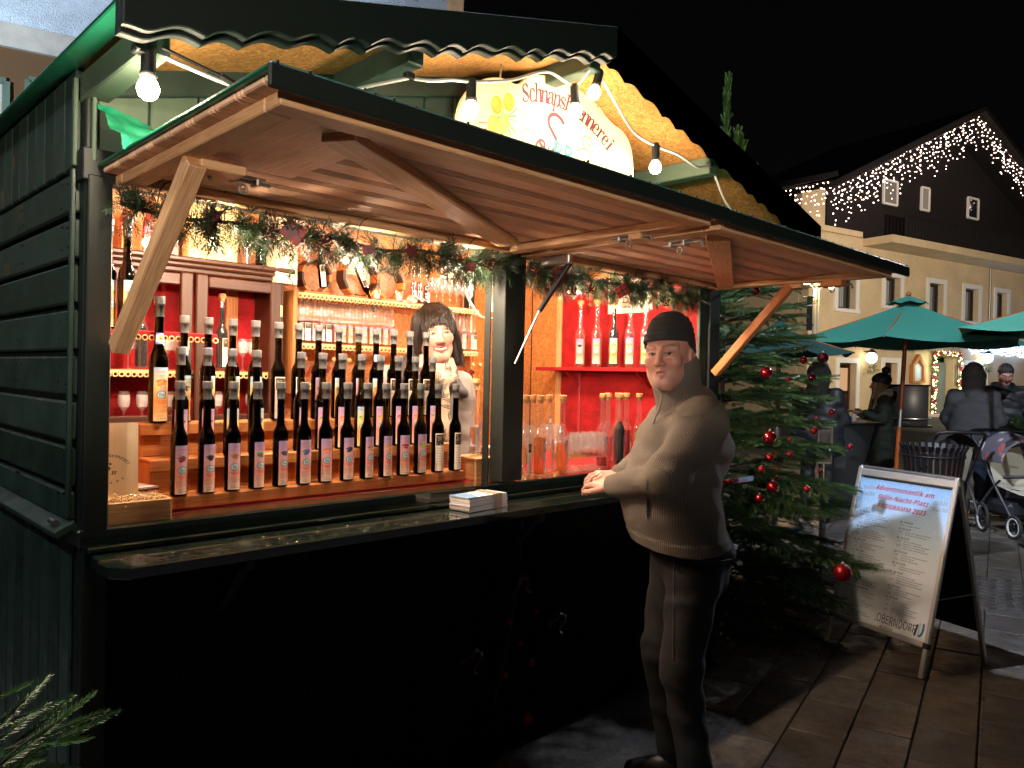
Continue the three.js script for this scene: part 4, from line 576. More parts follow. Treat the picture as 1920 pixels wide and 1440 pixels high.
const starPts = (r) => [...Array(10)].map((_, i) => { const a = Math.PI / 2 + i * Math.PI / 5, q = i % 2 ? r * 0.5 : r; return [Math.cos(a) * q, Math.sin(a) * q]; });
function numUV(g, i, r) { const p = g.attributes.position, u = g.attributes.uv; for (let k = 0; k < p.count; k++) u.setXY(k, (i * 85 + 42 + clamp(p.getX(k) / r, -0.95, 0.95) * 40) / 1024, 0.5 + clamp(p.getY(k) / r, -0.95, 0.95) * 0.46); return g; }
[[240, 366, 'star', 0, 'dark red star with number 19 at the left end of the left garland', -1.3], [402, 405, 'star', 10, 'dark red star without number above the wooden book box', 0.2], [500, 434, 'star', 1, 'dark red star with number 2 hanging over the card box', 0.2], [607, 452, 'star', 2, 'dark red star with number 22 left of the number 3 star', -0.5], [651, 460, 'star', 3, 'dark red star with number 3 above the tilted barrel ring', -0.6], [918, 495, 'tag', 4, 'dark red square tag with number 11 beside the centre post', -0.35], [1000, 502, 'tag', 5, 'dark red tag with number 5 right of the centre post', -0.2], [1028, 536, 'tag', 6, 'dark red tag with number 4 under the gas spring', 0.3], [1073, 544, 'star', 7, 'red star with number 10 nearest the gas spring', 0.1], [1106, 542, 'star', 8, 'red star with number 13 above the second shelf bottle', -0.1], [1247, 566, 'star', 9, 'dark red star with number 8 above the grey cap', 0.2], [770, 470, 'star', 11, 'dark red star in shade in the middle of the left garland', 0.5]].forEach(([px, py, k, i, t, rot]) => {
  const p = onZ(px, py, -2.215), o = thing(k === 'star' ? 'number_star' : 'number_tag', t, k === 'star' ? 'star ornament' : 'tag ornament', p), r = k === 'star' ? 0.030 : 0.026;
  const g = k === 'star' ? extrude(starPts(r), 0.006, 0.001) : extrude([[-0.02, -0.022], [0.02, -0.022], [0.02, 0.022], [-0.02, 0.022]], 0.006, 0.001);
  const b = part(o, 'ornament_body', numUV(g, i, r), mNum); b.rotation.set(0.05, -0.45, rot); part(o, 'hanger', tube([[0, r * 0.8, 0.003], [0.004, r + 0.02, -0.008], [0, r + 0.045, -0.03]], 0.0012, 10, 4), mBlack);
});
[[551, 436, 0.034, 'largest red striped parcel tied with dark ribbon in the left garland', -0.6], [880, 500, 0.02, 'small red parcel with white print beside the number 11 tag', -0.2], [1047, 515, 0.03, 'red parcel half hidden behind the gas spring', 0.3], [1166, 545, 0.03, 'dark red parcel in the middle of the right garland', 0.65], [1290, 562, 0.022, 'small orange-red parcel at the right end of the right garland', 0.1], [690, 468, 0.018, 'tiny pale parcel peeping out above the tilted barrel ring', 0.3]].forEach(([px, py, r, t, rot]) => {
  const p = onZ(px, py, -2.205), o = thing('parcel_ornament', t, 'parcel ornament', p), q = new THREE.Group();
  const b = part(o, 'parcel_box', box(r * 2, r * 1.7, r * 0.8, [0, 0, 0], [0, 0, 0], 0.002), mParcel), rb = part(o, 'ribbon', merge([box(r * 2.03, r * 0.16, r * 0.84, [0, 0, 0], [0, 0, 0], 0.0005), box(r * 0.16, r * 1.74, r * 0.85, [0, 0, 0], [0, 0, 0], 0.0005)]), mBlack);
  for (const m of [b, rb]) m.rotation.set(0.1, -0.6, rot);
});
[[545, 505, 0.045, 'green curled ribbon hanging from the big parcel', 0x0d5a38], [704, 500, 0.06, 'long dark red ribbon hanging by the barrel rings', 0x4a1020], [886, 530, 0.05, 'dark curled ribbon hanging under the small red parcel', 0x2a1218]].forEach(([px, py, h, t, c]) => { const p = onZ(px, py, -2.23), o = thing('curled_ribbon', t, 'ribbon', p); part(o, 'ribbon_strip', tube([...Array(14)].map((_, i) => [Math.sin(i * 1.1) * 0.008, h * (1 - i / 6.5), Math.cos(i * 1.1) * 0.006]), 0.002, 50, 4), std({ color: lin(c), roughness: 0.4 })); part(o, 'knot', ball(0.004, [0, h, 0], 8), mBlack); });
{ const p = onZ(758, 496, -2.24), o = thing('straw_star', 'straw star hanging above the candle glasses', 'straw star', p); for (let i = 0; i < 8; i++) part(o, 'straw', rod([0, 0, 0], [Math.cos(i * 0.785) * 0.026, Math.sin(i * 0.785) * 0.026, 0], 0.0016, 0.0012, 5), std({ color: new THREE.Color(0.7, 0.42, 0.14), roughness: 0.6 })); part(o, 'thread', rod([0, 0.02, 0], [0, 0.06, 0], 0.0007, 0.0007, 4), mBlack); }

// ---------- hanging name board ----------
{
  const X0 = 1.70, X1 = 2.78, Y0 = 2.14, Y1 = 2.74, W = 1152, H = 640, cx = (x) => (x - X0) / (X1 - X0) * W, cy = (y) => (Y1 - y) / (Y1 - Y0) * H;
  const t = ctex(W, H, (g) => {
    g.fillStyle = '#ecdca8'; g.fillRect(0, 0, W, H); for (let i = 0; i < 260; i++) { g.fillStyle = `rgba(${rnd() > 0.5 ? '255,236,190' : '214,190,130'},0.10)`; g.beginPath(); g.arc(rnd() * W, rnd() * H, 10 + rnd() * 60, 0, 7); g.fill(); }
    g.fillStyle = '#57203a'; g.strokeStyle = '#57203a'; const txt = 'Schnapsbrennerei', ctr = [cx(2.235), cy(2.06)], rad = 585 * 1.0; g.font = 'bold italic 92px ' + SE; g.textAlign = 'center';
    [...txt].forEach((ch, i) => { const f = i / (txt.length - 1), a = -Math.PI / 2 - 0.31 + 0.92 * f; g.save(); g.translate(ctr[0] + Math.cos(a) * rad * 1.0, ctr[1] + Math.sin(a) * rad); g.rotate(a + Math.PI / 2); g.scale(0.86, 1.1); g.fillText(ch, 0, 0); g.restore(); });
    const x = cx(2.215), y = cy(2.47); for (let i = 0; i < 320; i++) { g.strokeStyle = `rgba(90,180,175,${0.10 + rnd() * 0.2})`; g.lineWidth = 2 + rnd() * 3; const a = rnd() * 6.28, r = rnd() * 130; g.beginPath(); g.moveTo(x + Math.cos(a) * r, y + Math.sin(a) * r * 0.9); g.lineTo(x + Math.cos(a) * r + 16, y + Math.sin(a) * r * 0.9 - 26); g.stroke(); }
    g.lineCap = 'round'; g.strokeStyle = '#5d2f3c'; g.lineWidth = 17; g.beginPath(); g.moveTo(x + 66, y - 92); g.bezierCurveTo(x + 34, y - 128, x - 22, y - 118, x - 24, y - 78); g.bezierCurveTo(x - 22, y - 44, x + 30, y - 30, x + 26, y + 6); g.bezierCurveTo(x + 20, y + 56, x - 40, y + 60, x - 70, y + 26); g.stroke();
    g.lineWidth = 12; g.beginPath(); g.moveTo(x - 92, y + 66); g.bezierCurveTo(x - 110, y + 10, x - 40, y - 6, x - 44, y + 30); g.bezierCurveTo(x - 46, y + 60, x - 80, y + 70, x - 84, y + 52); g.stroke(); g.strokeStyle = '#3f8a8a'; for (const o of [0, 66]) { g.beginPath(); g.moveTo(x + 24 + o, y - 4); g.lineTo(x + 14 + o, y + 84); g.moveTo(x + 22 + o, y + 2); g.bezierCurveTo(x + 74 + o, y - 4, x + 66 + o, y + 40, x + 20 + o, y + 38); g.bezierCurveTo(x + 76 + o, y + 44, x + 62 + o, y + 88, x + 12 + o, y + 84); g.stroke(); }
    g.strokeStyle = '#6a4048'; g.lineWidth = 5; for (const [lx, ly, k] of [[cx(2.07), cy(2.50), 1], [cx(2.43), cy(2.50), -1]]) { g.beginPath(); g.moveTo(lx + 70 * k, ly + 38); g.bezierCurveTo(lx + 30 * k, ly + 10, lx - 10 * k, ly + 10, lx - 30 * k, ly + 46); g.moveTo(lx + 20 * k, ly + 12); g.bezierCurveTo(lx + 50 * k, ly - 20, lx + 20 * k, ly - 50, lx, ly - 30); g.bezierCurveTo(lx - 20 * k, ly - 60, lx - 44 * k, ly - 20, lx, ly + 4); g.stroke(); }
    const fx = cx(1.935), fy = cy(2.50); g.strokeStyle = '#7a5a2a'; g.lineWidth = 5; g.beginPath(); g.moveTo(fx - 110, fy + 54); g.quadraticCurveTo(fx, fy + 40, fx + 90, fy - 50); g.stroke(); g.strokeStyle = '#4c9a4c'; for (let i = 0; i < 26; i++) { g.beginPath(); const a = rnd() * 6.3; g.moveTo(fx + 20, fy); g.lineTo(fx + 20 + Math.cos(a) * R(40, 96), fy + Math.sin(a) * R(40, 80) + 20); g.stroke(); }
    for (const [a, b, r] of [[-20, -34, 34], [44, -62, 34], [-34, 46, 36], [24, 26, 34], [-2, 70, 26]]) { g.fillStyle = '#f0a414'; g.beginPath(); g.ellipse(fx + a, fy + b, r * 0.86, r * 1.1, 0.2, 0, 7); g.fill(); g.fillStyle = 'rgba(255,214,90,0.8)'; g.beginPath(); g.ellipse(fx + a - 8, fy + b - 10, r * 0.4, r * 0.55, 0.2, 0, 7); g.fill(); g.strokeStyle = '#c87a12'; g.lineWidth = 3; g.beginPath(); g.arc(fx + a, fy + b, r * 0.8, 0.4, 2.2); g.stroke(); }
  });
  const sh = new THREE.Shape(); const P = [[1.745, 2.17], [1.735, 2.34], [1.742, 2.46], [1.775, 2.535], [1.842, 2.60], [1.935, 2.635], [2.022, 2.636], [2.10, 2.69], [2.232, 2.722], [2.36, 2.725], [2.46, 2.70], [2.531, 2.654], [2.586, 2.629], [2.66, 2.61], [2.715, 2.56], [2.742, 2.45], [2.735, 2.30], [2.72, 2.17]];
  sh.moveTo(...P[0]); sh.splineThru(P.slice(1).map((p) => new THREE.Vector2(...p))); sh.closePath();
  const s = thing('name_board', 'cloud-shaped cream sign painted with oranges and curved lettering under the gable', 'sign', [2.235, 2.14, -2.09]);
  const g = extrude(sh, 0.016, 0.003, [], 24), u = g.attributes.uv, q = g.attributes.position; for (let i = 0; i < q.count; i++) u.setXY(i, (q.getX(i) - X0) / (X1 - X0), (q.getY(i) - Y0) / (Y1 - Y0));
  part(s, 'board', g.translate(-2.235, -2.14, 0), std({ map: t, roughness: 0.5 }));
  for (const x of [-0.3, 0.25]) part(s, 'hanger', rod([x, 0.42, 0.0], [x, 0.60, 0.03], 0.004), mSteel);
}
// ---------- decorations on the dark counter front ----------
{
  const b = thing('fir_spray', 'dark fir spray pinned on the counter front behind the bows', 'fir spray', [2.15, 0.55, -2.22]), ms = [], cs = [];
  for (let i = 0; i < 46; i++) { const p = V(R(-0.45, 0.5), R(-0.3, 0.45), R(0, 0.04)); ms.push(M4(p, qTo(V(R(-1, 1), R(-1, 0.3), 0.4), R(0, 6)), R(0.9, 1.3))); cs.push(needleCol(0).multiplyScalar(0.35)); }  // needle colour cut so the spray sinks into the front's shade
  instanced(b, 'foliage', gPlastic, phy({ color: new THREE.Color(0.5, 0.5, 0.5), roughness: 0.9, specularIntensity: 0.1, side: THREE.DoubleSide }), ms, cs); part(b, 'stem', tube([[0.1, 0.45, 0], [0.05, 0.1, 0.015], [-0.05, -0.3, 0.01]], 0.007, 20), mBark);
  const mBow = phy({ color: new THREE.Color(0.11, 0.006, 0.006), roughness: 0.28, metalness: 0.3, bumpMap: tConcB, bumpScale: 0.006, clearcoat: 0.6, side: THREE.DoubleSide });
  [[975, 1078, 0.1, 'uppermost red glitter bow on the dark counter front'], [1052, 1145, -0.5, 'red glitter bow nearest the man on the counter front'], [895, 1215, -0.6, 'lowest red glitter bow, left of the small baubles']].forEach(([px, py, rot, t]) => { const p = onZ(px, py, -2.16), o = thing('red_bow', t, 'bow', p, 0); const loop = (s) => sheet((u, v) => { const a = u * 6.283; return [s * (0.035 + 0.035 * -Math.cos(a)), 0.022 * Math.sin(a) + 0.012 * s * 0, (v - 0.5) * 0.035 + 0.01 * Math.sin(a)]; }, 20, 3); const m = [part(o, 'bow_loop', loop(1), mBow), part(o, 'bow_loop', loop(-1), mBow), part(o, 'knot', ball(0.012, [0, 0, 0], 10), mBow), part(o, 'ribbon_tail', sheet((u, v) => [0.01 + u * 0.035 + (v - 0.5) * 0.02, -u * 0.085, 0.012 * Math.sin(u * 6) + 0.01], 12, 3), mBow), part(o, 'ribbon_tail', sheet((u, v) => [-0.01 - u * 0.03 + (v - 0.5) * 0.02, -u * 0.08, 0.012 * Math.sin(u * 5) + 0.01], 12, 3), mBow)]; m.forEach((q) => { q.rotation.z = rot; }); });
}
const mBauble = phy({ color: new THREE.Color(0.42, 0.012, 0.02), metalness: 0.85, roughness: 0.14, clearcoat: 1, clearcoatRoughness: 0.05 }), mBaubleMatt = phy({ color: new THREE.Color(0.26, 0.008, 0.014), metalness: 0.6, roughness: 0.38 }), mBaubleDark = phy({ color: new THREE.Color(0.16, 0.008, 0.022), metalness: 0.85, roughness: 0.12, clearcoat: 1 });
const gBall = new THREE.SphereGeometry(1, 26, 18), gBCap = merge([lathe([[0, 1.16], [0.2, 1.15], [0.22, 0.96], [0, 0.96]], 14), new THREE.TorusGeometry(0.11, 0.025, 6, 12).translate(0, 1.24, 0)]);
function bauble(t, p, r, m, group) { const b = thing('red_bauble', t, 'bauble', p, 0, group), a = part(b, 'ball', gBall, m); const c = part(b, 'cap', gBCap, mZinc); a.scale.setScalar(r * 0.9); c.scale.setScalar(r * 0.9); return b; }
[[954, 1168, 0.013, 'small red bauble beneath the uppermost bow on the counter front'], [1005, 1145, 0.012, 'small red bauble between the two right bows'], [996, 1243, 0.018, 'red bauble lower right on the counter front'], [945, 1266, 0.016, 'red bauble below the lowest bow'], [974, 1205, 0.014, 'dim red bauble in the middle of the fir spray'], [989, 1348, 0.024, 'lowest and largest bauble on the counter front']].forEach(([px, py, r, t]) => bauble(t, onZ(px, py, -2.15), r, mBaubleMatt));

// ---------- the square ----------
{
  const g = new THREE.PlaneGeometry(240, 240, 1, 1).rotateX(-Math.PI / 2), u = g.attributes.uv; for (let i = 0; i < u.count; i++) u.setXY(i, g.attributes.position.getX(i), g.attributes.position.getZ(i));
  const ground = struct('ground', g.translate(30, -0.012, -20), std({ map: tConc, color: lin(0x8f8a84), bumpMap: tConcB, bumpScale: 0.002, roughness: 0.85 }));
  // paving slabs, laid at an angle to the stall
  const A = -13.5 * Math.PI / 180, ux = V(Math.cos(A), 0, Math.sin(A)), uz = V(-Math.sin(A), 0, Math.cos(A)), w = 0.243, L = 0.40, vars = [0xb0aaa2, 0xa39c96, 0xbbb4aa, 0x9a948f, 0xaea496].map((c) => std({ map: tConc, color: lin(c), bumpMap: tConcB, bumpScale: 0.0025, roughnessMap: tRough, roughness: 0.95 }));
  const geos = [...Array(6)].map(() => box(L - 0.008, 0.04, w - 0.008, [0, -0.02, 0], [0, 0, 0], 0.004)), cand = [];
  for (let r = -24; r < 26; r++) for (let c = 0; c < 60; c++) { const p = ux.clone().multiplyScalar((c + (r % 2 ? 0.5 : 0)) * L).addScaledVector(uz, (r + 0.35) * w); if (p.x < 1.6 || p.x > 15 || p.z > 1.6 || p.z < -9) continue; const v = p.clone().sub(EYE); const d = v.dot(FW), sx = 960 + FOC * v.dot(RX) / d, sy = 720 - FOC * v.dot(UP) / d; if (d < 0.5 || sx < 1330 || sx > 2050 || sy > 1560) continue; cand.push([d, p, sx, sy]); }
  cand.sort((a, b) => a[0] - b[0]);
  const pl = tag(new THREE.Group(), null, null, null, 'structure'); pl.name = 'pavement'; scene.add(pl);
  const far = [], fc = [];
  cand.forEach(([d, p, sx, sy], i) => {
    const y = R(-0.003, 0.002);
    if (i < 300) { const m = part(pl, 'paving_slab', geos[i % 6], pick(vars)); m.position.set(p.x, y, p.z); m.rotation.set(R(-0.004, 0.004), -A, R(-0.004, 0.004)); }
    else { far.push(M4(V(p.x, y, p.z), new THREE.Quaternion().setFromEuler(new THREE.Euler(0, -A, 0)), 1)); const v = R(0.85, 1.1); fc.push(new THREE.Color(v, v, v)); }
  });
  instanced(pl, 'paving_slabs_beyond', geos[0], vars[0], far, fc);
  // a strip of small cobbles crossing the slabs
  const ms = [], cs = []; for (let i = 0; i < 46; i++) for (let j = 0; j < 10; j++) { const o = V(6.35, 0, -0.75).addScaledVector(uz, -(i * 0.105) + 0.9).addScaledVector(ux, (j + (i % 2) * 0.5) * 0.105); ms.push(M4(V(o.x + R(-0.006, 0.006), R(-0.004, 0.004) + 0.004, o.z + R(-0.006, 0.006)), new THREE.Quaternion().setFromEuler(new THREE.Euler(R(-0.03, 0.03), -A + Math.PI / 4 + R(-0.08, 0.08), R(-0.03, 0.03))), 1)); const v = R(0.7, 1.1); cs.push(new THREE.Color(v, v, v)); }
  const cob = instanced(scene, 'cobble_strip', box(0.092, 0.05, 0.092, [0, -0.02, 0], [0, 0, 0], 0.014), vars[3], ms, cs); tag(cob, 'strip of small square cobbles crossing the paving beside the advertising board', 'cobbles');
}
// ---------- advertising board ----------
{
  const tP = ctex(1024, 1440, (g, W, H) => {
    const gr = g.createLinearGradient(0, 0, 0, H); gr.addColorStop(0, '#86b6e6'); gr.addColorStop(0.22, '#a9cdef'); gr.addColorStop(0.5, '#d5e3ee'); gr.addColorStop(1, '#dfe3e6'); g.fillStyle = gr; g.fillRect(0, 0, W, H);
    for (let i = 0; i < 3600; i++) { g.fillStyle = `rgba(255,255,255,${0.1 + rnd() * 0.4})`; const s = 1 + rnd() * 4; g.beginPath(); g.arc(rnd() * W, rnd() * H * 0.7, s, 0, 7); g.fill(); }
    g.fillStyle = '#a5243f'; g.textAlign = 'center'; g.font = 'italic bold 68px ' + SC; g.fillText('Adventromantik am', 520, 118); g.fillText('Stille-Nacht-Platz', 520, 208); g.font = 'italic bold 66px ' + SC; g.fillText('PROGRAMM 2023', 520, 296);
    g.fillStyle = '#8f969e'; for (const [x, y] of [[112, 130], [925, 170]]) { g.save(); g.translate(x, y); g.rotate(-0.06); g.font = 'italic bold 56px ' + SE; g.fillText('Stille', 0, 0); g.fillText('Nacht', -4, 64); g.restore(); }
    g.textAlign = 'left'; g.fillStyle = '#2c3138';
    const col = (x, y, items) => { for (const [d, n] of items) { g.font = 'italic bold 25px ' + SC; g.fillStyle = '#20252b'; g.fillText(d, x, y); y += 27; for (let k = 0; k < n; k++) { g.font = '18px ' + SC; g.fillStyle = '#3a4048'; if (k % 2 === 0) g.fillText(['16:00', '17:30', '18:00', '19:00'][(k + n) % 4], x + 8, y); g.fillText(['Eröffnung der Weihnachtsmarktes', 'Musik der Bläsergruppe', 'Kinderchor und Stubenmusik', 'Lesung im Advent', 'Konzert der Liedertafel Oberndorf'][(k * 3 + n + d.length) % 5], x + 84, y); y += 23; } y += 16; } };
    col(54, 372, [['Fr. 24.11.23', 5], ['Sa. 25.11.23', 4], ['So. 26.11.23', 3], ['Do. 30.11.23', 4], ['Fr. 01.12.23', 2], ['Sa. 02.12.23', 4], ['So. 03.12.23 KINDERTAG', 7], ['Do. 07.12.23', 5]]);
    col(540, 404, [['Do. 14.12.23', 1], ['Fr. 15.12.23', 2], ['Sa. 16.12.23', 4], ['So. 17.12.23', 3], ['Do. 21.12.23', 2], ['Fr. 22.12.23', 4], ['Sa. 23.12.23', 3], ['So. 24.12.23', 11], ['Mi. 27.12.23', 2]]);
    g.fillStyle = '#30343a'; g.font = '96px ' + SC; g.save(); g.translate(470, 1392); g.scale(0.78, 1.15); g.fillText('.OBERNDORF', 0, 0); g.restore();
    g.lineCap = 'round'; g.lineWidth = 22; g.strokeStyle = '#2d3e55'; g.beginPath(); g.moveTo(930, 1310); g.lineTo(915, 1400); g.stroke(); g.strokeStyle = '#c3c8cc'; g.beginPath(); g.moveTo(955, 1290); g.lineTo(950, 1400); g.stroke(); g.strokeStyle = '#2a6fa8'; g.beginPath(); g.moveTo(990, 1290); g.quadraticCurveTo(1000, 1380, 962, 1402); g.stroke();
  });
  const fl = V(4.60, 0, -1.96), fr = V(4.405, 0, -1.375), wd = fr.clone().sub(fl), W = wd.length() + 0.0, s = thing('advertising_board', 'folding metal advertising board with the blue Advent programme poster', 'advertising board', fl.clone().add(fr).multiplyScalar(0.5));
  wd.normalize(); const back = V(4.919, 0, -1.224).sub(fr); back.addScaledVector(wd, -back.dot(wd)); const B = back.length(); back.normalize();
  s.quaternion.setFromRotationMatrix(new THREE.Matrix4().makeBasis(wd, V(0, 1, 0), back.clone().negate()));
  // local: x along the board, y up, z towards its reader
  const Ht = 1.045, lean = Math.atan2(B / 2, Ht), hw = W / 2, slant = Math.hypot(Ht, B / 2);
  const side = (sg) => {
    const q = (y) => sg * (-B / 2 + 0.0) * (y / Ht), m = [];
    for (const x of [-hw, hw]) part(s, 'leg', bar([x, 0, q(0) + (sg > 0 ? 0 : -B)], [x, Ht, sg > 0 ? -B / 2 + 0.008 : -B / 2 - 0.008], 0.028, 0.022, V(0, 0, 1), 0.005), mSteelM);
    return m;
  };
  const mSteelM = std({ color: new THREE.Color(0.62, 0.62, 0.6), metalness: 0.75, roughness: 0.42, bumpMap: tConcB, bumpScale: 0.0002 });
  const face = (y) => -B / 2 * (y / Ht); // front plane z at height y
  side(1); side(-1);
  const F = new THREE.Matrix4().makeRotationX(-lean), y0 = 0.165, y1 = Ht - 0.035, sl = (y) => y / Math.cos(lean);
  const fm = (g) => g.applyMatrix4(F);
  part(s, 'frame_rail', fm(box(W, 0.045, 0.024, [0, sl(y1) + 0.0, 0.004], [0, 0, 0], 0.006)), mSteelM); part(s, 'frame_rail', fm(box(W, 0.03, 0.02, [0, sl(y0), 0.004], [0, 0, 0], 0.005)), mSteelM);
  part(s, 'frame_seal', fm(box(W - 0.05, 0.006, 0.004, [0, sl(y1) - 0.027, 0.010], [0, 0, 0], 0.001)), mBlack);
  const ph = sl(y1) - sl(y0) - 0.04; part(s, 'poster', fm(new THREE.BoxGeometry(W - 0.03, ph, 0.004).translate(0, (sl(y0) + sl(y1)) / 2 - 0.004, 0.004)), phy({ map: tP, roughness: 0.35, clearcoat: 0.5, clearcoatRoughness: 0.12, bumpMap: tStuccoB, bumpScale: 0.0002 }));
  const FB = new THREE.Matrix4().makeTranslation(0, 0, -B).multiply(new THREE.Matrix4().makeRotationX(lean)); part(s, 'back_panel', new THREE.BoxGeometry(W - 0.03, ph, 0.006).translate(0, (sl(y0) + sl(y1)) / 2, 0).applyMatrix4(FB), mBlack); part(s, 'frame_rail', box(W, 0.04, 0.02, [0, sl(y1), 0]).applyMatrix4(FB), mSteelM);
  part(s, 'hinge_bar', merge([rod([-hw, Ht - 0.004, -B / 2], [hw, Ht - 0.004, -B / 2], 0.012), ball(0.017, [hw, Ht - 0.008, -B / 2], 12), ball(0.017, [-hw, Ht - 0.008, -B / 2], 12)]), mSteel);
  for (const x of [-hw + 0.006, hw - 0.006]) part(s, 'spreader', bar([x, 0.40, -B * 0.19], [x, 0.40, -B * 0.81], 0.012, 0.004), mSteelM);
  for (const x of [-hw, hw]) part(s, 'corner_joint', fm(box(0.036, 0.036, 0.03, [x, sl(y1) + 0.004, 0.002], [0, 0, 0], 0.01)), mZinc), part(s, 'foot_joint', fm(box(0.034, 0.03, 0.028, [x, sl(y0), 0.002])), mBlack);
}
// ---------- notice stand by the tree ----------
{
  const p = onY(1553, 1052, 0); const q = V(5.55, 0, -2.42), s = thing('notice_stand', 'chrome post with a small grey framed notice beside the Christmas tree', 'notice stand', q), H = 1.0;
  part(s, 'base_plate', lathe([[0, 0], [0.17, 0], [0.17, 0.012], [0.03, 0.024], [0, 0.024]], 28), mSteel); part(s, 'post', rod([0, 0.02, 0], [0.0, 0.98, 0], 0.023, 0.023, 18), mSteel); 
  const t = ctex(128, 320, (g) => { g.fillStyle = '#77767a'; g.fillRect(0, 0, 128, 320); g.fillStyle = '#55545a'; g.fillRect(14, 60, 100, 180); g.fillStyle = '#8e8c8c'; for (let i = 0; i < 20; i++) g.fillRect(22, 70 + i * 8, 50 + rnd() * 36, 3); g.fillStyle = '#98979a'; g.fillRect(14, 14, 90, 20); g.fillRect(14, 262, 70, 10); });
  const fr = part(s, 'notice_frame', box(0.105, 0.275, 0.014, [0, 1.10, 0.024]), mZinc), f = part(s, 'notice', new THREE.BoxGeometry(0.088, 0.25, 0.003).translate(0, 1.10, 0.0325), std({ map: t, roughness: 0.4 })); fr.rotation.y = f.rotation.y = -1.0;
}
// ---------- parasols ----------
const mCanvas = std({ color: new THREE.Color(0.024, 0.175, 0.13), roughness: 0.85, bumpMap: tConcB, bumpScale: 0.0008, side: THREE.DoubleSide }), mPole = std({ map: tWood, color: lin(0xb3713c), roughness: 0.4 });
function parasol(label, p, H, rad, drop, angs, tilt = [0, 0], m = mCanvas) {
  const s = thing('parasol', label, 'parasol', p), n = angs.length, top = V(tilt[0], H, tilt[1]), rim = angs.map((a) => V(Math.cos(a) * rad + tilt[0], H - drop, Math.sin(a) * rad + tilt[1]));
  for (let k = 0; k < n; k++) { const a = rim[k], b = rim[(k + 1) % n], mid = a.clone().add(b).multiplyScalar(0.5); part(s, 'canopy_panel', sheet((u, v) => { const e = a.clone().lerp(b, u), q = top.clone().lerp(e, v), sag = Math.sin(u * Math.PI) * v * 0.05 + Math.sin(v * Math.PI) * 0.02; q.y -= sag; q.lerp(V(mid.x, q.y, mid.z), 0); if (v > 0.99) { const c = Math.sin(u * Math.PI) * 0.05; q.x += (top.x - q.x) * c; q.z += (top.z - q.z) * c; } return q.toArray(); }, 10, 10), m); part(s, 'rib', rod(top.clone().add(V(0, -0.03, 0)), rim[k].clone().add(V(0, -0.012, 0)), 0.009, 0.007, 6), mPole); }
  part(s, 'vent_cap', merge(angs.map((a0, k) => { const a = angs[k], b = angs[(k + 1) % n] + (k === n - 1 ? 0 : 0); return sheet((u, v) => { const L = (x, y) => x + (y - x) * u, ax = L(Math.cos(a), Math.cos(b)), az = L(Math.sin(a), Math.sin(b)), r = rad * 0.17 * v; return [top.x + ax * r, H + 0.075 - v * 0.095 + Math.sin(u * 3.14 * 2) * 0.012 * v, top.z + az * r]; }, 8, 4); })), m);
  part(s, 'finial', ball(0.03, [top.x, H + 0.09, top.z], 10), mPole);
  part(s, 'pole', rod([0, 0, 0], [tilt[0], H, tilt[1]], 0.026, 0.024, 12), mPole); part(s, 'pole_joint', rod(V(0, 0, 0).lerp(top, 0.42), V(0, 0, 0).lerp(top, 0.5), 0.030, 0.030, 12), mSteel); part(s, 'crank', bar(V(0, 0, 0).lerp(top, 0.445), V(0, 0, 0).lerp(top, 0.45).add(V(0.08, -0.03, 0.08)), 0.012, 0.012), mSteel); part(s, 'base', lathe([[0, 0], [0.28, 0], [0.28, 0.05], [0.05, 0.08], [0, 0.08]], 24), mBlack);
  return s;
}
const camAng = (th) => { const d = RX.clone().multiplyScalar(Math.sin(th)).addScaledVector(FW, -Math.cos(th)); return Math.atan2(d.z, d.x); }; // th: 0 = towards the viewer, + = to the viewer's right
const ribs = (list) => list.map((t) => camAng(t * Math.PI / 180));
{
  const top = at(1703, 566, 9.0), foot = at(1676, 900, 9.0); foot.y = 0;
  parasol('large green parasol with wooden pole in front of the inn', foot, top.y, 1.36, 0.47, ribs([-82, -36, 20, 82, 130, 180, 229]), [top.x - foot.x, top.z - foot.z]);
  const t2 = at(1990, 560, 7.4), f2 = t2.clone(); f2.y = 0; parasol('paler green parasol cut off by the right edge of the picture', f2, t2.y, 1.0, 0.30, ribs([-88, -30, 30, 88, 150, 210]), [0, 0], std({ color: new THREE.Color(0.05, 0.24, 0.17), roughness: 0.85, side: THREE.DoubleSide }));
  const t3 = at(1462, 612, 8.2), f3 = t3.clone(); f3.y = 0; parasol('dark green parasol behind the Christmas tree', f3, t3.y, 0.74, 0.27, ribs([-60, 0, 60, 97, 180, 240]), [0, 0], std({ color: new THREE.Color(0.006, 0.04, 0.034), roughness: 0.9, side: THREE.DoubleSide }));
}
// ---------- inn across the square ----------
const INN = V(39.191, 0, -12.031), ID = V(0.975, 0, 0.2222), IZ = V(-0.2222, 0, 0.975);
const fac = (px, py, z = -1.5) => { const r = ray(px, py), P = INN.clone().addScaledVector(IZ, z), t = P.sub(EYE).dot(IZ) / r.dot(IZ), q = EYE.clone().addScaledVector(r, t); return [q.clone().sub(INN).dot(ID), q.y]; };
const tOchre = dtex(256, 256, (u, v) => { const g = 0.94 + nz(u, v) * 0.16 + nzf(u, v) * 0.06; return [0.85 * g, 0.76 * g, 0.60 * g]; }, true, [0.14, 0.14]);
const mOchre = std({ map: tOchre, roughness: 0.9, bumpMap: tStuccoB, bumpScale: 0.004 }), mTimber = std({ map: tDarkWood, color: lin(0x4a403c), roughness: 0.85 }), mPane = phy({ color: new THREE.Color(0.02, 0.022, 0.025), roughness: 0.08, clearcoat: 1 });
const innBase = (n, l, c, s, y, z) => { const p = INN.clone().addScaledVector(ID, s).addScaledVector(IZ, z); p.y = y; const o = thing(n, l, c, p); o.rotation.y = Math.atan2(-ID.z, ID.x); return o; };
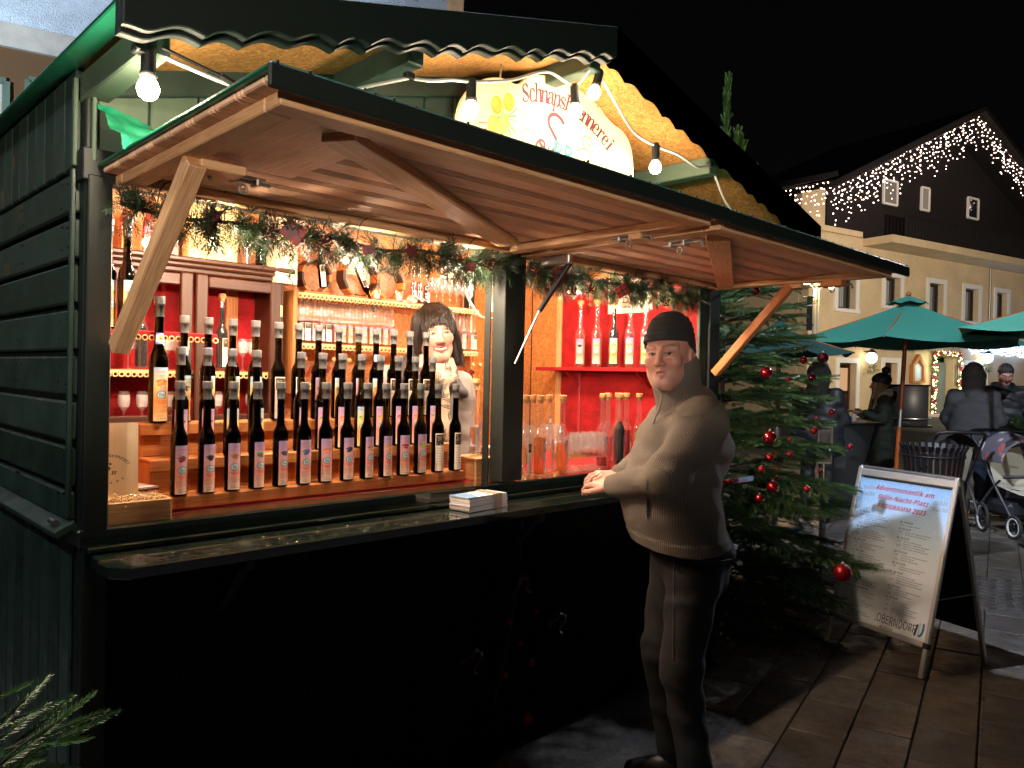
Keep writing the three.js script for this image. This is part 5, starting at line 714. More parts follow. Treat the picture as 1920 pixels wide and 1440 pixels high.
{
  const inn = innBase('inn', 'large yellow inn with a dark timber gable and white window surrounds', 'house', 0, 0, 0);
  const wins = [[1571, 516, 1603, 581, 1], [1660, 518, 1687, 575, 1], [1742, 530, 1768, 590, 1], [1809, 540, 1834, 604, 1], [1868, 548, 1888, 600, 1], [1573, 680, 1603, 760, 2], [1658, 682, 1680, 760, 2], [1806, 684, 1842, 760, 3]].map(([a, b, c, d, k]) => { const p = fac(a, b), q = fac(c, d); return [p[0], q[1], q[0] - p[0], p[1] - q[1], k]; });
  wins[5][1] = wins[6][1] = 0.15; wins[5][3] = fac(1573, 680)[1] - 0.15; wins[6][3] = wins[5][3] + 0.1;
  const dr = [fac(1746, 700)[0], 0.02, 2.0, 3.0];
  const sh = new THREE.Shape(); sh.moveTo(-7.1, -0.2); sh.lineTo(16, -0.2); sh.lineTo(16, 8.2); sh.lineTo(-7.1, 8.2); sh.closePath();
  for (const [x, y, w, h] of [...wins, [...dr]]) { const p = new THREE.Path(); p.moveTo(x, y); p.lineTo(x + w, y); p.lineTo(x + w, y + h); p.lineTo(x, y + h); p.closePath(); sh.holes.push(p); }
  part(inn, 'wall', new THREE.ExtrudeGeometry(sh, { depth: 0.5, bevelEnabled: false }).translate(0, 0, -2.0), mOchre);
  part(inn, 'side_wall', box(0.5, 9.5, 12, [-6.86, 4.6, -8.01]), mOchre); part(inn, 'back_wall', box(23, 8.4, 0.4, [4.5, 4, -6]), mOchre);
  for (const [x, y, w, h, k] of wins) {
    const f = part(inn, 'window', merge([box(w, 0.09, 0.1, [x + w / 2, y + h - 0.045, -1.83]), box(w, 0.09, 0.1, [x + w / 2, y + 0.045, -1.83]), ...[x + 0.05, x + w - 0.05].map((q) => box(0.1, h - 0.18, 0.1, [q, y + h / 2, -1.83]))]), k === 2 ? mDark : mBlack);
    const lit = k === 2, pane = part(f, 'pane', box(w - 0.2, h - (lit ? h * 0.55 : 0.2), 0.03, [x + w / 2, y + (lit ? h * 0.68 : h / 2), -1.86], [0, 0, 0], 0.002), lit ? emit(0xffc890, 0.62) : mPane);
    if (lit) part(f, 'lower_panel', box(w - 0.2, h * 0.38, 0.05, [x + w / 2, y + h * 0.2, -1.85]), mDark); 
    if (k === 1) part(f, 'curtain', sheet((u, v) => [x + 0.12 + u * (w - 0.24) * 0.72, y + 0.12 + v * (h - 0.24), -1.835 + Math.sin(u * 34) * 0.012], 50, 2), std({ color: new THREE.Color(0.30, 0.31, 0.30), roughness: 0.9, side: THREE.DoubleSide }));
    const sw = 0.24, sf = part(inn, 'window_surround', merge([box(w + 2 * sw, sw, 0.06, [x + w / 2, y + h + sw / 2, -1.475]), ...[-1, 1].map((e) => box(sw, h, 0.06, [x + w / 2 + e * (w / 2 + sw / 2), y + h / 2, -1.475])), ...(k === 1 ? [box(w + 2 * sw, 0.16, 0.12, [x + w / 2, y - 0.08, -1.45])] : [])]), mWhite);
  }
  { const [gx] = fac(1853, 560); part(inn, 'downpipe', rod([gx, 0, -1.42], [gx, 7.8, -1.42], 0.055, 0.055, 10), mZinc); const [g2] = fac(1526, 560); part(inn, 'downpipe', rod([g2, 0, -1.42], [g2, 8.2, -1.42], 0.055, 0.055, 10), mZinc); }
  // door
  const D = part(inn, 'door', box(dr[2] * 0.94, 2.7, 0.08, [dr[0] + dr[2] / 2, 1.36, -1.9], [0, 0, 0], 0.01), std({ color: new THREE.Color(0.16, 0.20, 0.21), roughness: 0.5 }));
  part(D, 'door_pane', box(0.22, 2.2, 0.03, [dr[0] + 0.42, 1.4, -1.855]), emit(0xffc8a0, 0.35)); part(D, 'door_handle', box(0.08, 0.3, 0.05, [dr[0] + 0.74, 1.25, -1.84]), mBlack);
  part(inn, 'step', box(3.4, 0.12, 0.9, [dr[0] + 1, 0.05, -1.04]), mWhite);
  // projecting balcony slab, dark timber storey and its windows
  part(inn, 'balcony_slab', box(19.4, 0.34, 1.5, [6.27, 8.0, -0.76]), mOchre); part(inn, 'cornice', box(3.5, 0.25, 0.3, [-5.3, 8.33, -1.55]), mOchre);
  part(inn, 'timber_storey', extrude([[-5.6, 8.2], [16, 8.2], [16, 9.4], [13.6, 10.2], [3.2, 14.9], [-5.6, 10.9]], 0.4).translate(0, 0, -2.2), mTimber);
  part(inn, 'side_gable_wall', box(1.8, 2.2, 0.4, [-6.3, 9.1, -2.1]), mOchre);
  const up = [[1657, 336, 1681, 386], [1728, 351, 1741, 396], [1815, 370, 1833, 412]];
  for (const [a, b, c, d] of up) { const p = fac(a, b, -1.75), q = fac(c, d, -1.75), w = q[0] - p[0], h = p[1] - q[1], cx = (p[0] + q[0]) / 2, cy = (p[1] + q[1]) / 2; const f = part(inn, 'window', merge([box(w, 0.1, 0.1, [cx, cy + h / 2, -1.74]), box(w, 0.1, 0.1, [cx, cy - h / 2, -1.74]), box(0.1, h, 0.1, [cx - w / 2, cy, -1.74]), box(0.1, h, 0.1, [cx + w / 2, cy, -1.74])]), mWhite); part(f, 'pane', box(w - 0.1, h - 0.1, 0.04, [cx, cy, -1.76]), a === 1815 ? mPane : emit(0xffe6c8, a === 1657 ? 0.16 : 0.20)); }
  part(inn, 'balcony_rail', box(17.4, 0.09, 0.1, [6.4, 9.25, -0.15]), mTimber); const bal = []; for (let i = 0; i < 68; i++) bal.push(box(0.19, 0.95, 0.04, [-2.2 + i * 0.255, 8.72, -0.15])); part(inn, 'balustrade', merge(bal), mTimber, 'stuff');
  // roof with a deep overhang
  const pk = fac(1836, 211, -0.2), eL = fac(1556, 350, -0.2); const rs = (a, b) => bar([a[0], a[1] + 0.12, -4.0], [b[0], b[1] + 0.12, -4.0], 8.2, 0.22, V(0, 1, 0));
  part(inn, 'roof', rs(eL, pk), mTimber); part(inn, 'roof', rs([pk[0] + (pk[0] - eL[0]), eL[1]], pk), mTimber); part(inn, 'roof', rs(fac(1445, 356, -0.2), fac(1560, 333, -0.2)), mTimber); 
  part(inn, 'rafter', merge([0.2, 0.45, 0.7].map((t) => bar([eL[0] + (pk[0] - eL[0]) * t, eL[1] + (pk[1] - eL[1]) * t - 0.1, -2], [eL[0] + (pk[0] - eL[0]) * t, eL[1] + (pk[1] - eL[1]) * t - 0.1, -0.3], 0.16, 0.2))), mTimber, 'stuff');
  // icicle lights under the eaves: too many points to count
  const ms = [], cable = [], dummy = new THREE.Quaternion();
  const strand = (a, b, n, len) => { for (let i = 0; i < n; i++) { const t = i / n + R(-0.01, 0.01), px = a[0] + (b[0] - a[0]) * t, py = a[1] + (b[1] - a[1]) * t, top = fac(px, py + 4, -0.15), L = len * (0.3 + 0.7 * Math.abs(Math.sin(i * 1.9) * Math.cos(i * 0.53))); const k = Math.round(L / 0.21); for (let j = 0; j <= k; j++) ms.push(M4(V(top[0] + R(-0.08, 0.08), top[1] - j * 0.21 - R(0, 0.1), -0.1 + R(-0.15, 0.1)), dummy, R(0.016, 0.028))); } };
  strand([1452, 355], [1560, 335], 16, 1.5); strand([1563, 350], [1834, 216], 60, 1.75); strand([1836, 216], [1945, 352], 28, 1.5);
  const ic = innBase('icicle_lights', 'warm white icicle light curtain along the eaves of the inn', 'fairy lights', 0, 0, 0); tag(ic, null, null, null, 'stuff');
  instanced(ic, 'light_points', new THREE.SphereGeometry(1, 6, 5), emit(0xffd8c8, 12), ms);
  part(ic, 'cable', merge([[[1452, 355], [1560, 335]], [[1563, 350], [1834, 216]], [[1836, 216], [1945, 352]]].map(([a, b]) => { const p = fac(a[0], a[1] + 3, -0.13), q = fac(b[0], b[1] + 3, -0.13); return rod([p[0], p[1], -0.13], [q[0], q[1], -0.13], 0.02, 0.02, 5); })), mBlack);
  [[0.25, 0.8], [0.6, 0.8], [0.9, 0.8]].forEach(([t]) => pointLight(ic, 'fairy_glow', [eL[0] + (pk[0] - eL[0]) * t, eL[1] + (pk[1] - eL[1]) * t - 1.2, 0.4], 3.5, 0xffdcc8, 20));
  // blue light net on the wall right of the door
  const a = fac(1803, 636), b = fac(1925, 670), np = [], net = innBase('light_net', 'blue-white net of fairy lights on the wall right of the inn door', 'light net', 0, 0, -1.5); tag(net, null, null, null, 'stuff');
  for (let i = 0; i < 46; i++) for (let j = 0; j < 7; j++) if (rnd() < 0.86 && (i > j * 0.9)) np.push(M4(V(a[0] + (b[0] - a[0]) * (i + R(-0.3, 0.3)) / 45, a[1] + (b[1] - a[1]) * (j + R(-0.3, 0.3) + Math.sin(i * 0.5) * 0.3) / 6.3, 0.08), dummy, R(0.022, 0.036)));
  instanced(net, 'light_points', new THREE.SphereGeometry(1, 6, 5), emit(0xa8ccff, 9), np);
  for (const t of [0.15, 0.45, 0.75]) pointLight(net, 'net_glow', [a[0] + (b[0] - a[0]) * t, (a[1] + b[1]) / 2 - 0.1, 0.8], 2.6, 0x7aa8ff, 20);
  // garland round the door with lights and red flowers
  const dg = innBase('door_garland', 'glittering fir garland with red flowers and lights round the inn door', 'garland', dr[0] + 1, 0, -1.38), gm2 = [], gc = [], gl2 = [], path = []; for (let i = 0; i <= 60; i++) { const t = i / 60 * 7.7; path.push(t < 3.1 ? V(-1.15, t, 0) : t < 5.4 ? V(-1.15 + (t - 3.1), 3.1 + 0.1 * Math.sin((t - 3.1) * 1.4), 0) : V(1.15, 3.1 - (t - 5.4) * 1.35, 0)); }
  const dc = new THREE.CatmullRomCurve3(path); for (let i = 0; i < 260; i++) { const p = dc.getPoint(rnd()); gm2.push(M4(p.clone().add(V(R(-0.12, 0.12), R(-0.1, 0.1), R(0, 0.1))), qTo(V(R(-1, 1), R(-1, 1), R(0.2, 1)), R(0, 6)), R(1.8, 3))); gc.push(needleCol(rnd() * 0.7)); } for (let i = 0; i < 190; i++) { const p = dc.getPoint(rnd()); gl2.push(M4(p.clone().add(V(R(-0.18, 0.18), R(-0.15, 0.15), R(0.12, 0.2))), dummy, R(0.02, 0.036))); }
  instanced(dg, 'foliage', gPlastic, mNeedle, gm2, gc); instanced(dg, 'light_points', new THREE.SphereGeometry(1, 6, 5), emit(0xffd890, 9), gl2); part(dg, 'wire', new THREE.TubeGeometry(dc, 60, 0.02, 5), mBark);
  for (let i = 0; i < 13; i++) { const p = dc.getPoint((i + 0.3) / 13.5); part(dg, 'red_flower', merge([...Array(6)].map((_, k) => put(new THREE.SphereGeometry(0.09, 7, 5), [p.x + Math.cos(k * 1.05) * 0.09, p.y + Math.sin(k * 1.05) * 0.09, p.z + 0.16], [0, 0, k * 1.05], [1, 0.6, 0.5]))), std({ color: new THREE.Color(0.42, 0.015, 0.03), roughness: 0.5 })); }
  pointLight(dg, 'garland_glow', [-1.5, 2.4, 0.7], 4.2, 0xf0ffd8, 16); pointLight(dg, 'garland_glow', [1.3, 1.9, 0.6], 2.4, 0xf0ffd8, 16);
  const lampAt = (px, py, t, I) => { const [s, y] = fac(px, py, -1.1), o = innBase('wall_lantern', t, 'lantern', s, y, -1.1); part(o, 'lamp_globe', ball(0.25, [0, 0, 0], 16), emit(0xfff0d0, 7)); part(o, 'wall_bracket', merge([bar([0, 0.3, -0.38], [0, 0.3, 0], 0.05, 0.05), lathe([[0, 0.42], [0.2, 0.28], [0.22, 0.24], [0, 0.24]], 14)]), mBlack); pointLight(o, 'lantern_light', [0, 0, 0], I, 0xffe6b8, 12); const w = []; const wc = []; for (let i = 0; i < 30; i++) { w.push(M4(V(R(-0.25, 0.25), R(-0.75, -0.3), R(-0.1, 0.1)), qTo(V(R(-1, 1), R(-1, 1), 0.5), R(0, 6)), R(1.6, 2.4))); wc.push(needleCol(0.4)); } instanced(o, 'foliage', gPlastic, mNeedle, w, wc); };
  lampAt(1634, 671, 'white globe lantern on the inn wall above the woman in the pompom hat', 9); lampAt(1852, 672, 'white globe lantern on the blue-lit wall behind the dark-haired man', 4);
  // fringe canopy, sign board and menu case
  const [fs, fy] = fac(1646, 632, -1.0), [fe] = fac(1797, 632, -1.0), fr = innBase('fringed_awning', 'small scalloped white awning over the inn door', 'awning', (fs + fe) / 2, 0, -1.48); { const w = fe - fs, pts = [[-w / 2, fy], [w / 2, fy]]; const n = 22; for (let i = n * 8; i >= 0; i--) pts.push([-w / 2 + i / (n * 8) * w, fy - 0.38 - 0.12 * Math.abs(Math.sin(i / 8 * Math.PI))]); part(fr, 'fringe', extrude(pts, 0.03).translate(0, 0, 0.55), std({ color: new THREE.Color(0.42, 0.36, 0.30), roughness: 0.8 })); part(fr, 'roof_panel', bar([0, fy + 0.02, 0.6], [0, fy + 0.3, 0.02], w, 0.04), mTimber); }
  const [os, oy] = fac(1758, 650), sb = innBase('orange_sign', 'long orange illuminated sign above the inn door', 'sign', os, oy, -1.44); part(sb, 'sign_panel', box(1.85, 0.34, 0.08, [0, 0, 0]), emit(0xff9a20, 0.8)); part(sb, 'sign_frame', merge([box(1.95, 0.05, 0.1, [0, 0.2, 0]), box(1.95, 0.05, 0.1, [0, -0.2, 0])]), mDark); const sgb = []; 
  const [cs, cy] = fac(1717, 664), [ce, cb] = fac(1732, 718), mc = innBase('menu_case', 'house-shaped wooden menu case on the wall left of the inn door', 'menu case', cs, cy, -1.46), mw = 1.05, mh = cy - cb; part(mc, 'case_frame', extrude([[-mw / 2, -mh], [mw / 2, -mh], [mw / 2, -0.55], [0, 0], [-mw / 2, -0.55]], 0.18, 0, [[[-mw / 2 + 0.16, -mh + 0.1], [-mw / 2 + 0.16, -0.6], [0, -0.24], [mw / 2 - 0.16, -0.6], [mw / 2 - 0.16, -mh + 0.1]]]), mWoodWarm); part(mc, 'menu_sheets', box(mw - 0.3, mh - 0.75, 0.03, [0, -mh / 2 - 0.22, 0.05]), std({ map: ctex(64, 96, (g) => { g.fillStyle = '#c4d4e4'; g.fillRect(0, 0, 64, 96); g.fillStyle = '#5a6672'; for (let i = 0; i < 12; i++) g.fillRect(8, 8 + i * 7, 20 + (i * 13) % 28, 2); }), roughness: 0.5 })); part(mc, 'case_back', box(mw - 0.1, mh - 0.5, 0.02, [0, -mh / 2 - 0.2, 0.012]), mWhite);
  const [bs, by] = fac(1796, 690), ltb = innBase('letter_box', 'small grey notice box on the wall right of the inn door', 'notice box', bs, by, -1.44); part(ltb, 'box_body', box(0.6, 1.0, 0.1, [0, -0.35, 0]), mZinc); part(ltb, 'notice', box(0.5, 0.55, 0.02, [0, -0.1, 0.06]), mWhite);
}
// ---------- lamp post with two bulbs, beyond the parasols ----------
{
  const p = at(1528, 600, 14); const h = at(1530, 541, 14).y; p.y = 0; const l = thing('lamp_post', 'pale post with two small bulbs on arms before the yellow wall', 'lamp post', p);
  const dirs = RX.clone().setY(0).normalize(); part(l, 'post', rod([0, 0, 0], [0.03, h, 0], 0.055, 0.05, 14), std({ color: new THREE.Color(0.8, 0.72, 0.52), roughness: 0.5 })); part(l, 'post_cap', box(0.08, 0.16, 0.08, [0.04, h + 0.02, 0]), mBlack); part(l, 'banner', put(box(0.10, 0.62, 0.03, [0, 0, 0]), dirs.clone().multiplyScalar(-0.1).setY(h - 0.45).toArray(), [0, Math.atan2(-dirs.z, dirs.x), 0]), mGreenDark);
  for (const q of [-0.16, -0.66]) part(l, 'banner_arm', bar([dirs.x * 0.02, h + q, dirs.z * 0.02], [dirs.x * -0.22, h + q - 0.01, dirs.z * -0.22], 0.02, 0.03), mBlack);
  [[1508, 532, 14], [1559, 538, 14]].forEach(([x, y, d], i) => { const q = at(x, y, d).sub(p); part(l, 'lamp_arm', tube([[0.03, h - 0.04, 0], q.clone().multiplyScalar(0.5).setY((h + q.y) / 2 + 0.04).toArray(), q.clone().add(V(0, 0.03, 0)).toArray()], 0.014, 16), mCable); part(l, 'bulb', ball(0.045, q.toArray(), 12), emit(0xfff0d0, 26)); pointLight(l, 'bulb_light', q, i ? 4 : 9, 0xffd49a, 3); });
}
// ---------- white house behind the stall ----------
{
  const dz = at(70, 55, 9.2), vp = ray(3300, 760).setY(0).normalize(), ry = Math.atan2(-vp.z, vp.x), h = thing('white_house', 'pale rendered house with a brown timbered lower wall behind the stall', 'house', [dz.x, 0, dz.z]); h.rotation.y = ry;
  const n = V(vp.z, 0, -vp.x), pl = (px, py) => { const r = ray(px, py), t = dz.clone().sub(EYE).dot(n) / r.dot(n), q = EYE.clone().addScaledVector(r, t); return [q.clone().sub(dz).dot(vp), q.y]; };
  const mStucco = std({ map: tPlaster, color: new THREE.Color(0.62, 0.70, 0.74), roughness: 0.92, bumpMap: tStuccoB, bumpScale: 0.03 }), mBeige = std({ map: tPlaster, color: new THREE.Color(0.50, 0.46, 0.38), roughness: 0.9, bumpMap: tStuccoB, bumpScale: 0.004 });
  const yb = pl(70, 55)[1], yc = pl(60, 97)[1], xr = pl(757, 20)[0], xe = pl(838, 20)[0], x9 = pl(868, 20)[0];
  const wall = (g, m, nme) => { const u = g.attributes.uv, p = g.attributes.position; for (let i = 0; i < u.count; i++) u.setXY(i, p.getX(i), p.getY(i)); return part(h, nme, g, m); };
  wall(box(xr + 6, 5.5, 0.3, [(xr - 6) / 2, yb + 2.75, -0.15]), mStucco, 'upper_wall'); wall(box(xr + 6, yb - yc, 0.36, [(xr - 6) / 2, (yb + yc) / 2 - 0.003, -0.15]), mBeige, 'wall_band');
  const rr = part(h, 'stone_panel', box(xe - xr - 0.006, 5.5, 0.3, [(xr + xe) / 2, yb + 2.75, -0.14]), std({ map: dtex(256, 256, (u, v) => { const k = nzf(u, v) + nz(u, v) * 0.6; return k > 0.22 ? [0.16, 0.10, 0.11] : [0.66, 0.68, 0.70]; }, true, [1.4, 1.4]), roughness: 0.9 })); part(h, 'corner_board', box(x9 - xe - 0.004, 5.5, 0.36, [(xe + x9) / 2, yb + 2.75, -0.15]), mWood);
  part(h, 'lower_wall', box(x9 + 6, yc, 0.28, [(x9 - 6) / 2, yc / 2 - 0.004, -0.17]), std({ color: new THREE.Color(0.10, 0.050, 0.014), roughness: 0.85, bumpMap: tWoodB, bumpScale: 0.003 }));
  part(h, 'side_wall', box(0.3, yb + 5.4, 6, [x9 - 0.16, (yb + 5.4) / 2, -3.35]), mStucco);
  for (const [a, b, c, d] of [[-60, 140, 11, 230], [54, 150, 130, 260]]) { const p = pl(a, b), q = pl(c, d), w = q[0] - p[0], hh = p[1] - q[1], W = part(h, 'window', merge([box(w, 0.08, 0.06, [(p[0] + q[0]) / 2, p[1], 0.0]), box(0.08, hh, 0.06, [p[0], (p[1] + q[1]) / 2, 0]), box(0.08, hh, 0.06, [q[0], (p[1] + q[1]) / 2, 0])]), mGreenPale); part(W, 'pane', box(w - 0.08, hh - 0.06, 0.02, [(p[0] + q[0]) / 2, (p[1] + q[1]) / 2, -0.012]), mBeige); }
}

// ---------- Christmas tree at the right end of the stall ----------
function fir(o, H, rad, whorls, keep, dens = 1) {
  const ms = [], cs = [], wood = [], q0 = V(0, 1, 0);
  part(o, 'trunk', new THREE.CylinderGeometry(0.006, 0.05, H * 0.97, 10, 8).translate(0, H * 0.485, 0), mBark);
  const put1 = (p, d, s, k) => { if (!keep(p)) return; ms.push(M4(p, qTo(d, R(-0.5, 0.5)), s)); cs.push(needleCol(k)); };
  for (let w = 0; w < whorls; w++) {
    const t = (w + R(-0.2, 0.2)) / whorls, y = H * (0.05 + 0.86 * t), len = rad(t), n = Math.round((t < 0.8 ? 8 : 6) * (0.8 + dens * 0.2)), a0 = R(0, 6.28);
    for (let b = 0; b < n; b++) {
      const a = a0 + b / n * 6.283 + R(-0.25, 0.25), L = len * R(0.78, 1.12), rise = 0.10 + 0.45 * t + R(-0.1, 0.1), out = V(Math.cos(a), 0, Math.sin(a)), sid = V(-out.z, 0, out.x);
      const P = (u) => V(out.x * L * u, y + L * (rise * u - 0.32 * u * u + 0.12 * u * u * u), out.z * L * u), D = (u) => P(Math.min(1, u + 0.04)).sub(P(Math.max(0, u - 0.04))).normalize();
      if (keep(P(0.5)) ) wood.push(new THREE.TubeGeometry(new THREE.CatmullRomCurve3([P(0), P(0.33), P(0.66), P(0.96)]), 5, 0.0065, 4));
      put1(P(0.93), D(1), R(0.9, 1.15), R(0.3, 1));
      const m = Math.max(3, Math.round(L / 0.075 * dens));
      for (let k = 0; k < m; k++) {
        const u = 0.22 + 0.76 * (k + 0.5) / m, p = P(u), d = D(u), sl = L * (0.42 * (1 - u) + 0.12) * R(0.7, 1.2);
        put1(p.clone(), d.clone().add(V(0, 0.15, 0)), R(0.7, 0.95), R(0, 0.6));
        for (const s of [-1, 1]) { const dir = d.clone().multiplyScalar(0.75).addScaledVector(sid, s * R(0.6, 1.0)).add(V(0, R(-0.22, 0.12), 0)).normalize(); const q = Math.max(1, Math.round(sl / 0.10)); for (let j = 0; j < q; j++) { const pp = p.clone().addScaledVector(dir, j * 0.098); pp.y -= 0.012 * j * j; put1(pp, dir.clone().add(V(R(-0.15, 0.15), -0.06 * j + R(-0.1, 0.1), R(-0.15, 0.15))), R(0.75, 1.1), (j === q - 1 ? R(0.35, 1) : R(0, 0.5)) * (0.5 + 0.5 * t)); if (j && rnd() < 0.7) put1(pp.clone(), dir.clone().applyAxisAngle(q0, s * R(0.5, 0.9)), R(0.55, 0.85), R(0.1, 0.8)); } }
      }
    }
  }
  part(o, 'branches', merge(wood), mBark, 'stuff');
  return { ms, cs, put1 };
}
const TREE = V(4.52, 0, -2.67);
{
  const t = thing('christmas_tree', 'tall fir Christmas tree with red baubles at the right end of the stall', 'Christmas tree', TREE), H = 3.30;
  const keep = (p) => p.x + TREE.x > 3.90 || p.y > 2.75;
  const { ms, cs, put1 } = fir(t, H, (u) => (0.90 * Math.pow(1 - u, 0.74) + 0.05) * (u < 0.30 ? 0.80 + u * 0.66 : 1), 21, keep, 1.5);
  // leader and upright top shoots
  const shoot = (x, z, y0, y1) => { const n = Math.round((y1 - y0) / 0.045); for (let i = 0; i < n; i++) { const y = y0 + (y1 - y0) * i / n; for (let k = 0; k < 7; k++) put1(V(x, y, z), V(R(-0.3, 0.3), 1, R(-0.3, 0.3)), 0.8, R(0.8, 1.3)); } part(t, 'top_shoot', rod([x, y0 - 0.2, z], [x, y1 + 0.04, z], 0.008, 0.004, 6), mBark); };
  shoot(0, 0, 2.7, 3.50); shoot(0.055, 0.04, 2.75, 3.16); shoot(0.09, 0.065, 2.75, 3.12); shoot(-0.03, -0.02, 2.7, 3.14); shoot(-0.22, -0.16, 2.5, 2.98);
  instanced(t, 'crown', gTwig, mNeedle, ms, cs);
  // a long low branch reaching in front of the advertising board
  const A = V(0.10, 0.42, 0.3), Bq = at(1600, 1062, 4.25).sub(TREE), ms2 = [], cs2 = [], c = new THREE.CatmullRomCurve3([A, A.clone().lerp(Bq, 0.5).add(V(0, 0.03, 0)), Bq]);
  part(t, 'low_branch', new THREE.TubeGeometry(c, 14, 0.006, 5), mBark); for (let i = 0; i < 26; i++) { const u = 0.25 + 0.75 * i / 25, p = c.getPoint(u), d = c.getTangent(u); ms2.push(M4(p, qTo(d, R(0, 1)), R(0.8, 1.1))); cs2.push(needleCol(R(0, 0.6))); for (const s of [-1, 1]) { const e = d.clone().applyAxisAngle(V(0, 1, 0), s * R(0.5, 0.9)).add(V(0, R(-0.2, 0.1), 0)); ms2.push(M4(p, qTo(e, R(0, 1)), R(0.8, 1.15))); cs2.push(needleCol(R(0, 0.6))); ms2.push(M4(p.clone().addScaledVector(e.normalize(), 0.09), qTo(e, R(0, 1)), R(0.7, 1.0))); cs2.push(needleCol(R(0.2, 0.8))); } }
  instanced(t, 'low_branch_needles', gTwig, mNeedle, ms2, cs2);
  // red baubles, from the picture: pixel, distance, radius
  const where = ['near the wooden strut', 'on the upper right side', 'at the right edge', 'in the middle', 'low on the tree', 'on the left side behind the man'];
  [[1418, 546, 4.35, .024, 0, 'topmost bauble, just under the awning'], [1430, 599, 4.25, .032, 0, 'bright bauble behind the wooden strut'], [1437, 699, 4.1, .036, 0, 'large mirrored bauble left of the middle of the tree'], [1477, 711, 4.3, .014, 1, 'tiny bauble right of the large mirrored one'], [1507, 676, 4.35, .023, 0, 'bauble beside the hood of the person behind the tree'], [1543, 671, 4.35, .034, 2, 'large dark bauble at the upper right edge of the tree'], [1523, 708, 4.3, .024, 2, 'dark bauble over the black jacket behind the tree'], [1505, 730, 4.4, .014, 2, 'small dark bauble under the one over the black jacket'], [1560, 773, 4.35, .020, 1, 'orange-red bauble beside the hand of the woman at the table'], [1526, 808, 4.25, .022, 1, 'matt red bauble left of the notice stand'], [1443, 820, 4.0, .038, 0, 'large mirrored bauble behind the man at chest height'], [1481, 852, 4.1, .018, 1, 'small bright bauble in the middle of the tree'], [1443, 858, 4.05, .022, 0, 'bauble under the large mirrored one behind the man'], [1428, 880, 4.0, .020, 1, 'pale red bauble close to the back of the man'], [1538, 883, 4.2, .015, 1, 'little bauble left of the chrome post'], [1449, 913, 4.0, .034, 0, 'large mirrored bauble at waist height of the man'], [1513, 917, 4.1, .020, 1, 'matt red bauble low beside the chrome post'], [1424, 935, 3.95, .026, 0, 'bauble low by the hem of the man in the beige jacket'], [1580, 1074, 4.05, .052, 1, 'biggest red bauble hanging before the advertising board'], [1480, 824, 4.2, .012, 1, 'tiny red bauble among the middle branches'], [1594, 838, 4.5, .018, 1, 'dim orange bauble right of the notice stand'], [1530, 785, 4.3, .011, 1, 'tiny golden-red bauble above the notice stand'], [1456, 897, 4.1, .014, 2, 'small dull bauble above the one at waist height']].forEach(([x, y, d, r, k, s]) => bauble(s, at(x, y, d), r, [mBauble, mBaubleMatt, mBaubleDark][k], undefined));
}
// ---------- fir in the near left corner ----------
{
  const p0 = at(-30, 1400, 1.55), t = thing('fir_branches', 'fresh fir branches in the near left corner before the green boards', 'fir branches', [p0.x, 0, p0.z]);
  const ms = [], cs = [], gBig = sprigGeo(0.12, 130, 0.021, 0.0022, 1.0, 0.55, 0.002, 11);
  const br = (a, b, lvl = 0) => { const n = Math.ceil(a.distanceTo(b) / 0.055), d = b.clone().sub(a).normalize(); part(t, 'twig', tube([a, a.clone().lerp(b, 0.5).add(V(0, 0.008, 0)), b].map((q) => q.clone().sub(t.position)), 0.0026, 8, 5), mBark); for (let i = 0; i < n; i++) { const p = a.clone().lerp(b, i / n).sub(t.position); ms.push(M4(p, qTo(d, R(-0.4, 0.4)), R(0.85, 1.05))); cs.push(needleCol(R(0.1, 0.8) * (i > n - 3 ? 1 : 0.5)).multiplyScalar(0.8)); if (!lvl && i > 0 && i < n - 1 && i % 2) for (const s of [-1, 1]) { const e = d.clone().applyAxisAngle(V(0, 1, 0), s * R(0.6, 0.95)).add(V(0, R(-0.1, 0.25), 0)).normalize(); const q = a.clone().lerp(b, i / n); br(q, q.clone().addScaledVector(e, R(0.07, 0.16)), 1); } } };
  [[[-40, 1400, 1.55], [96, 1262, 1.62]], [[-40, 1420, 1.5], [205, 1378, 1.45]], [[-40, 1330, 1.6], [40, 1290, 1.62]], [[-40, 1450, 1.45], [165, 1440, 1.36]], [[-40, 1440, 1.55], [165, 1345, 1.6]], [[-60, 1470, 1.4], [90, 1420, 1.32]], [[-50, 1380, 1.58], [112, 1315, 1.62]], [[-60, 1430, 1.6], [60, 1340, 1.66]], [[-60, 1480, 1.35], [40, 1440, 1.28]]].forEach(([a, b]) => br(at(...a), at(...a).lerp(at(...b), 0.62)));
  part(t, 'trunk', rod([0, 0, 0], [-0.05, 0.95, 0], 0.03, 0.012, 8), mBark);
  instanced(t, 'needles', gBig, mNeedle, ms, cs);
}

// ---------- people: smooth joined bodies meshed from distance fields ----------
const smin = (a, b, k) => { const h = Math.max(k - Math.abs(a - b), 0) / k; return Math.min(a, b) - h * h * k * 0.25; };
const capD = (p, a, b, ra, rb) => { const bx = b.x - a.x, by = b.y - a.y, bz = b.z - a.z, px = p.x - a.x, py = p.y - a.y, pz = p.z - a.z; const t = clamp((px * bx + py * by + pz * bz) / (bx * bx + by * by + bz * bz + 1e-9)); const dx = px - bx * t, dy = py - by * t, dz = pz - bz * t; return Math.sqrt(dx * dx + dy * dy + dz * dz) - (ra + (rb - ra) * t); };
const ellD = (p, c, r) => { const x = (p.x - c.x) / r.x, y = (p.y - c.y) / r.y, z = (p.z - c.z) / r.z, k = Math.sqrt(x * x + y * y + z * z); return (k - 1) * Math.min(r.x, r.y, r.z) * (k > 1 ? 1 : 1); };
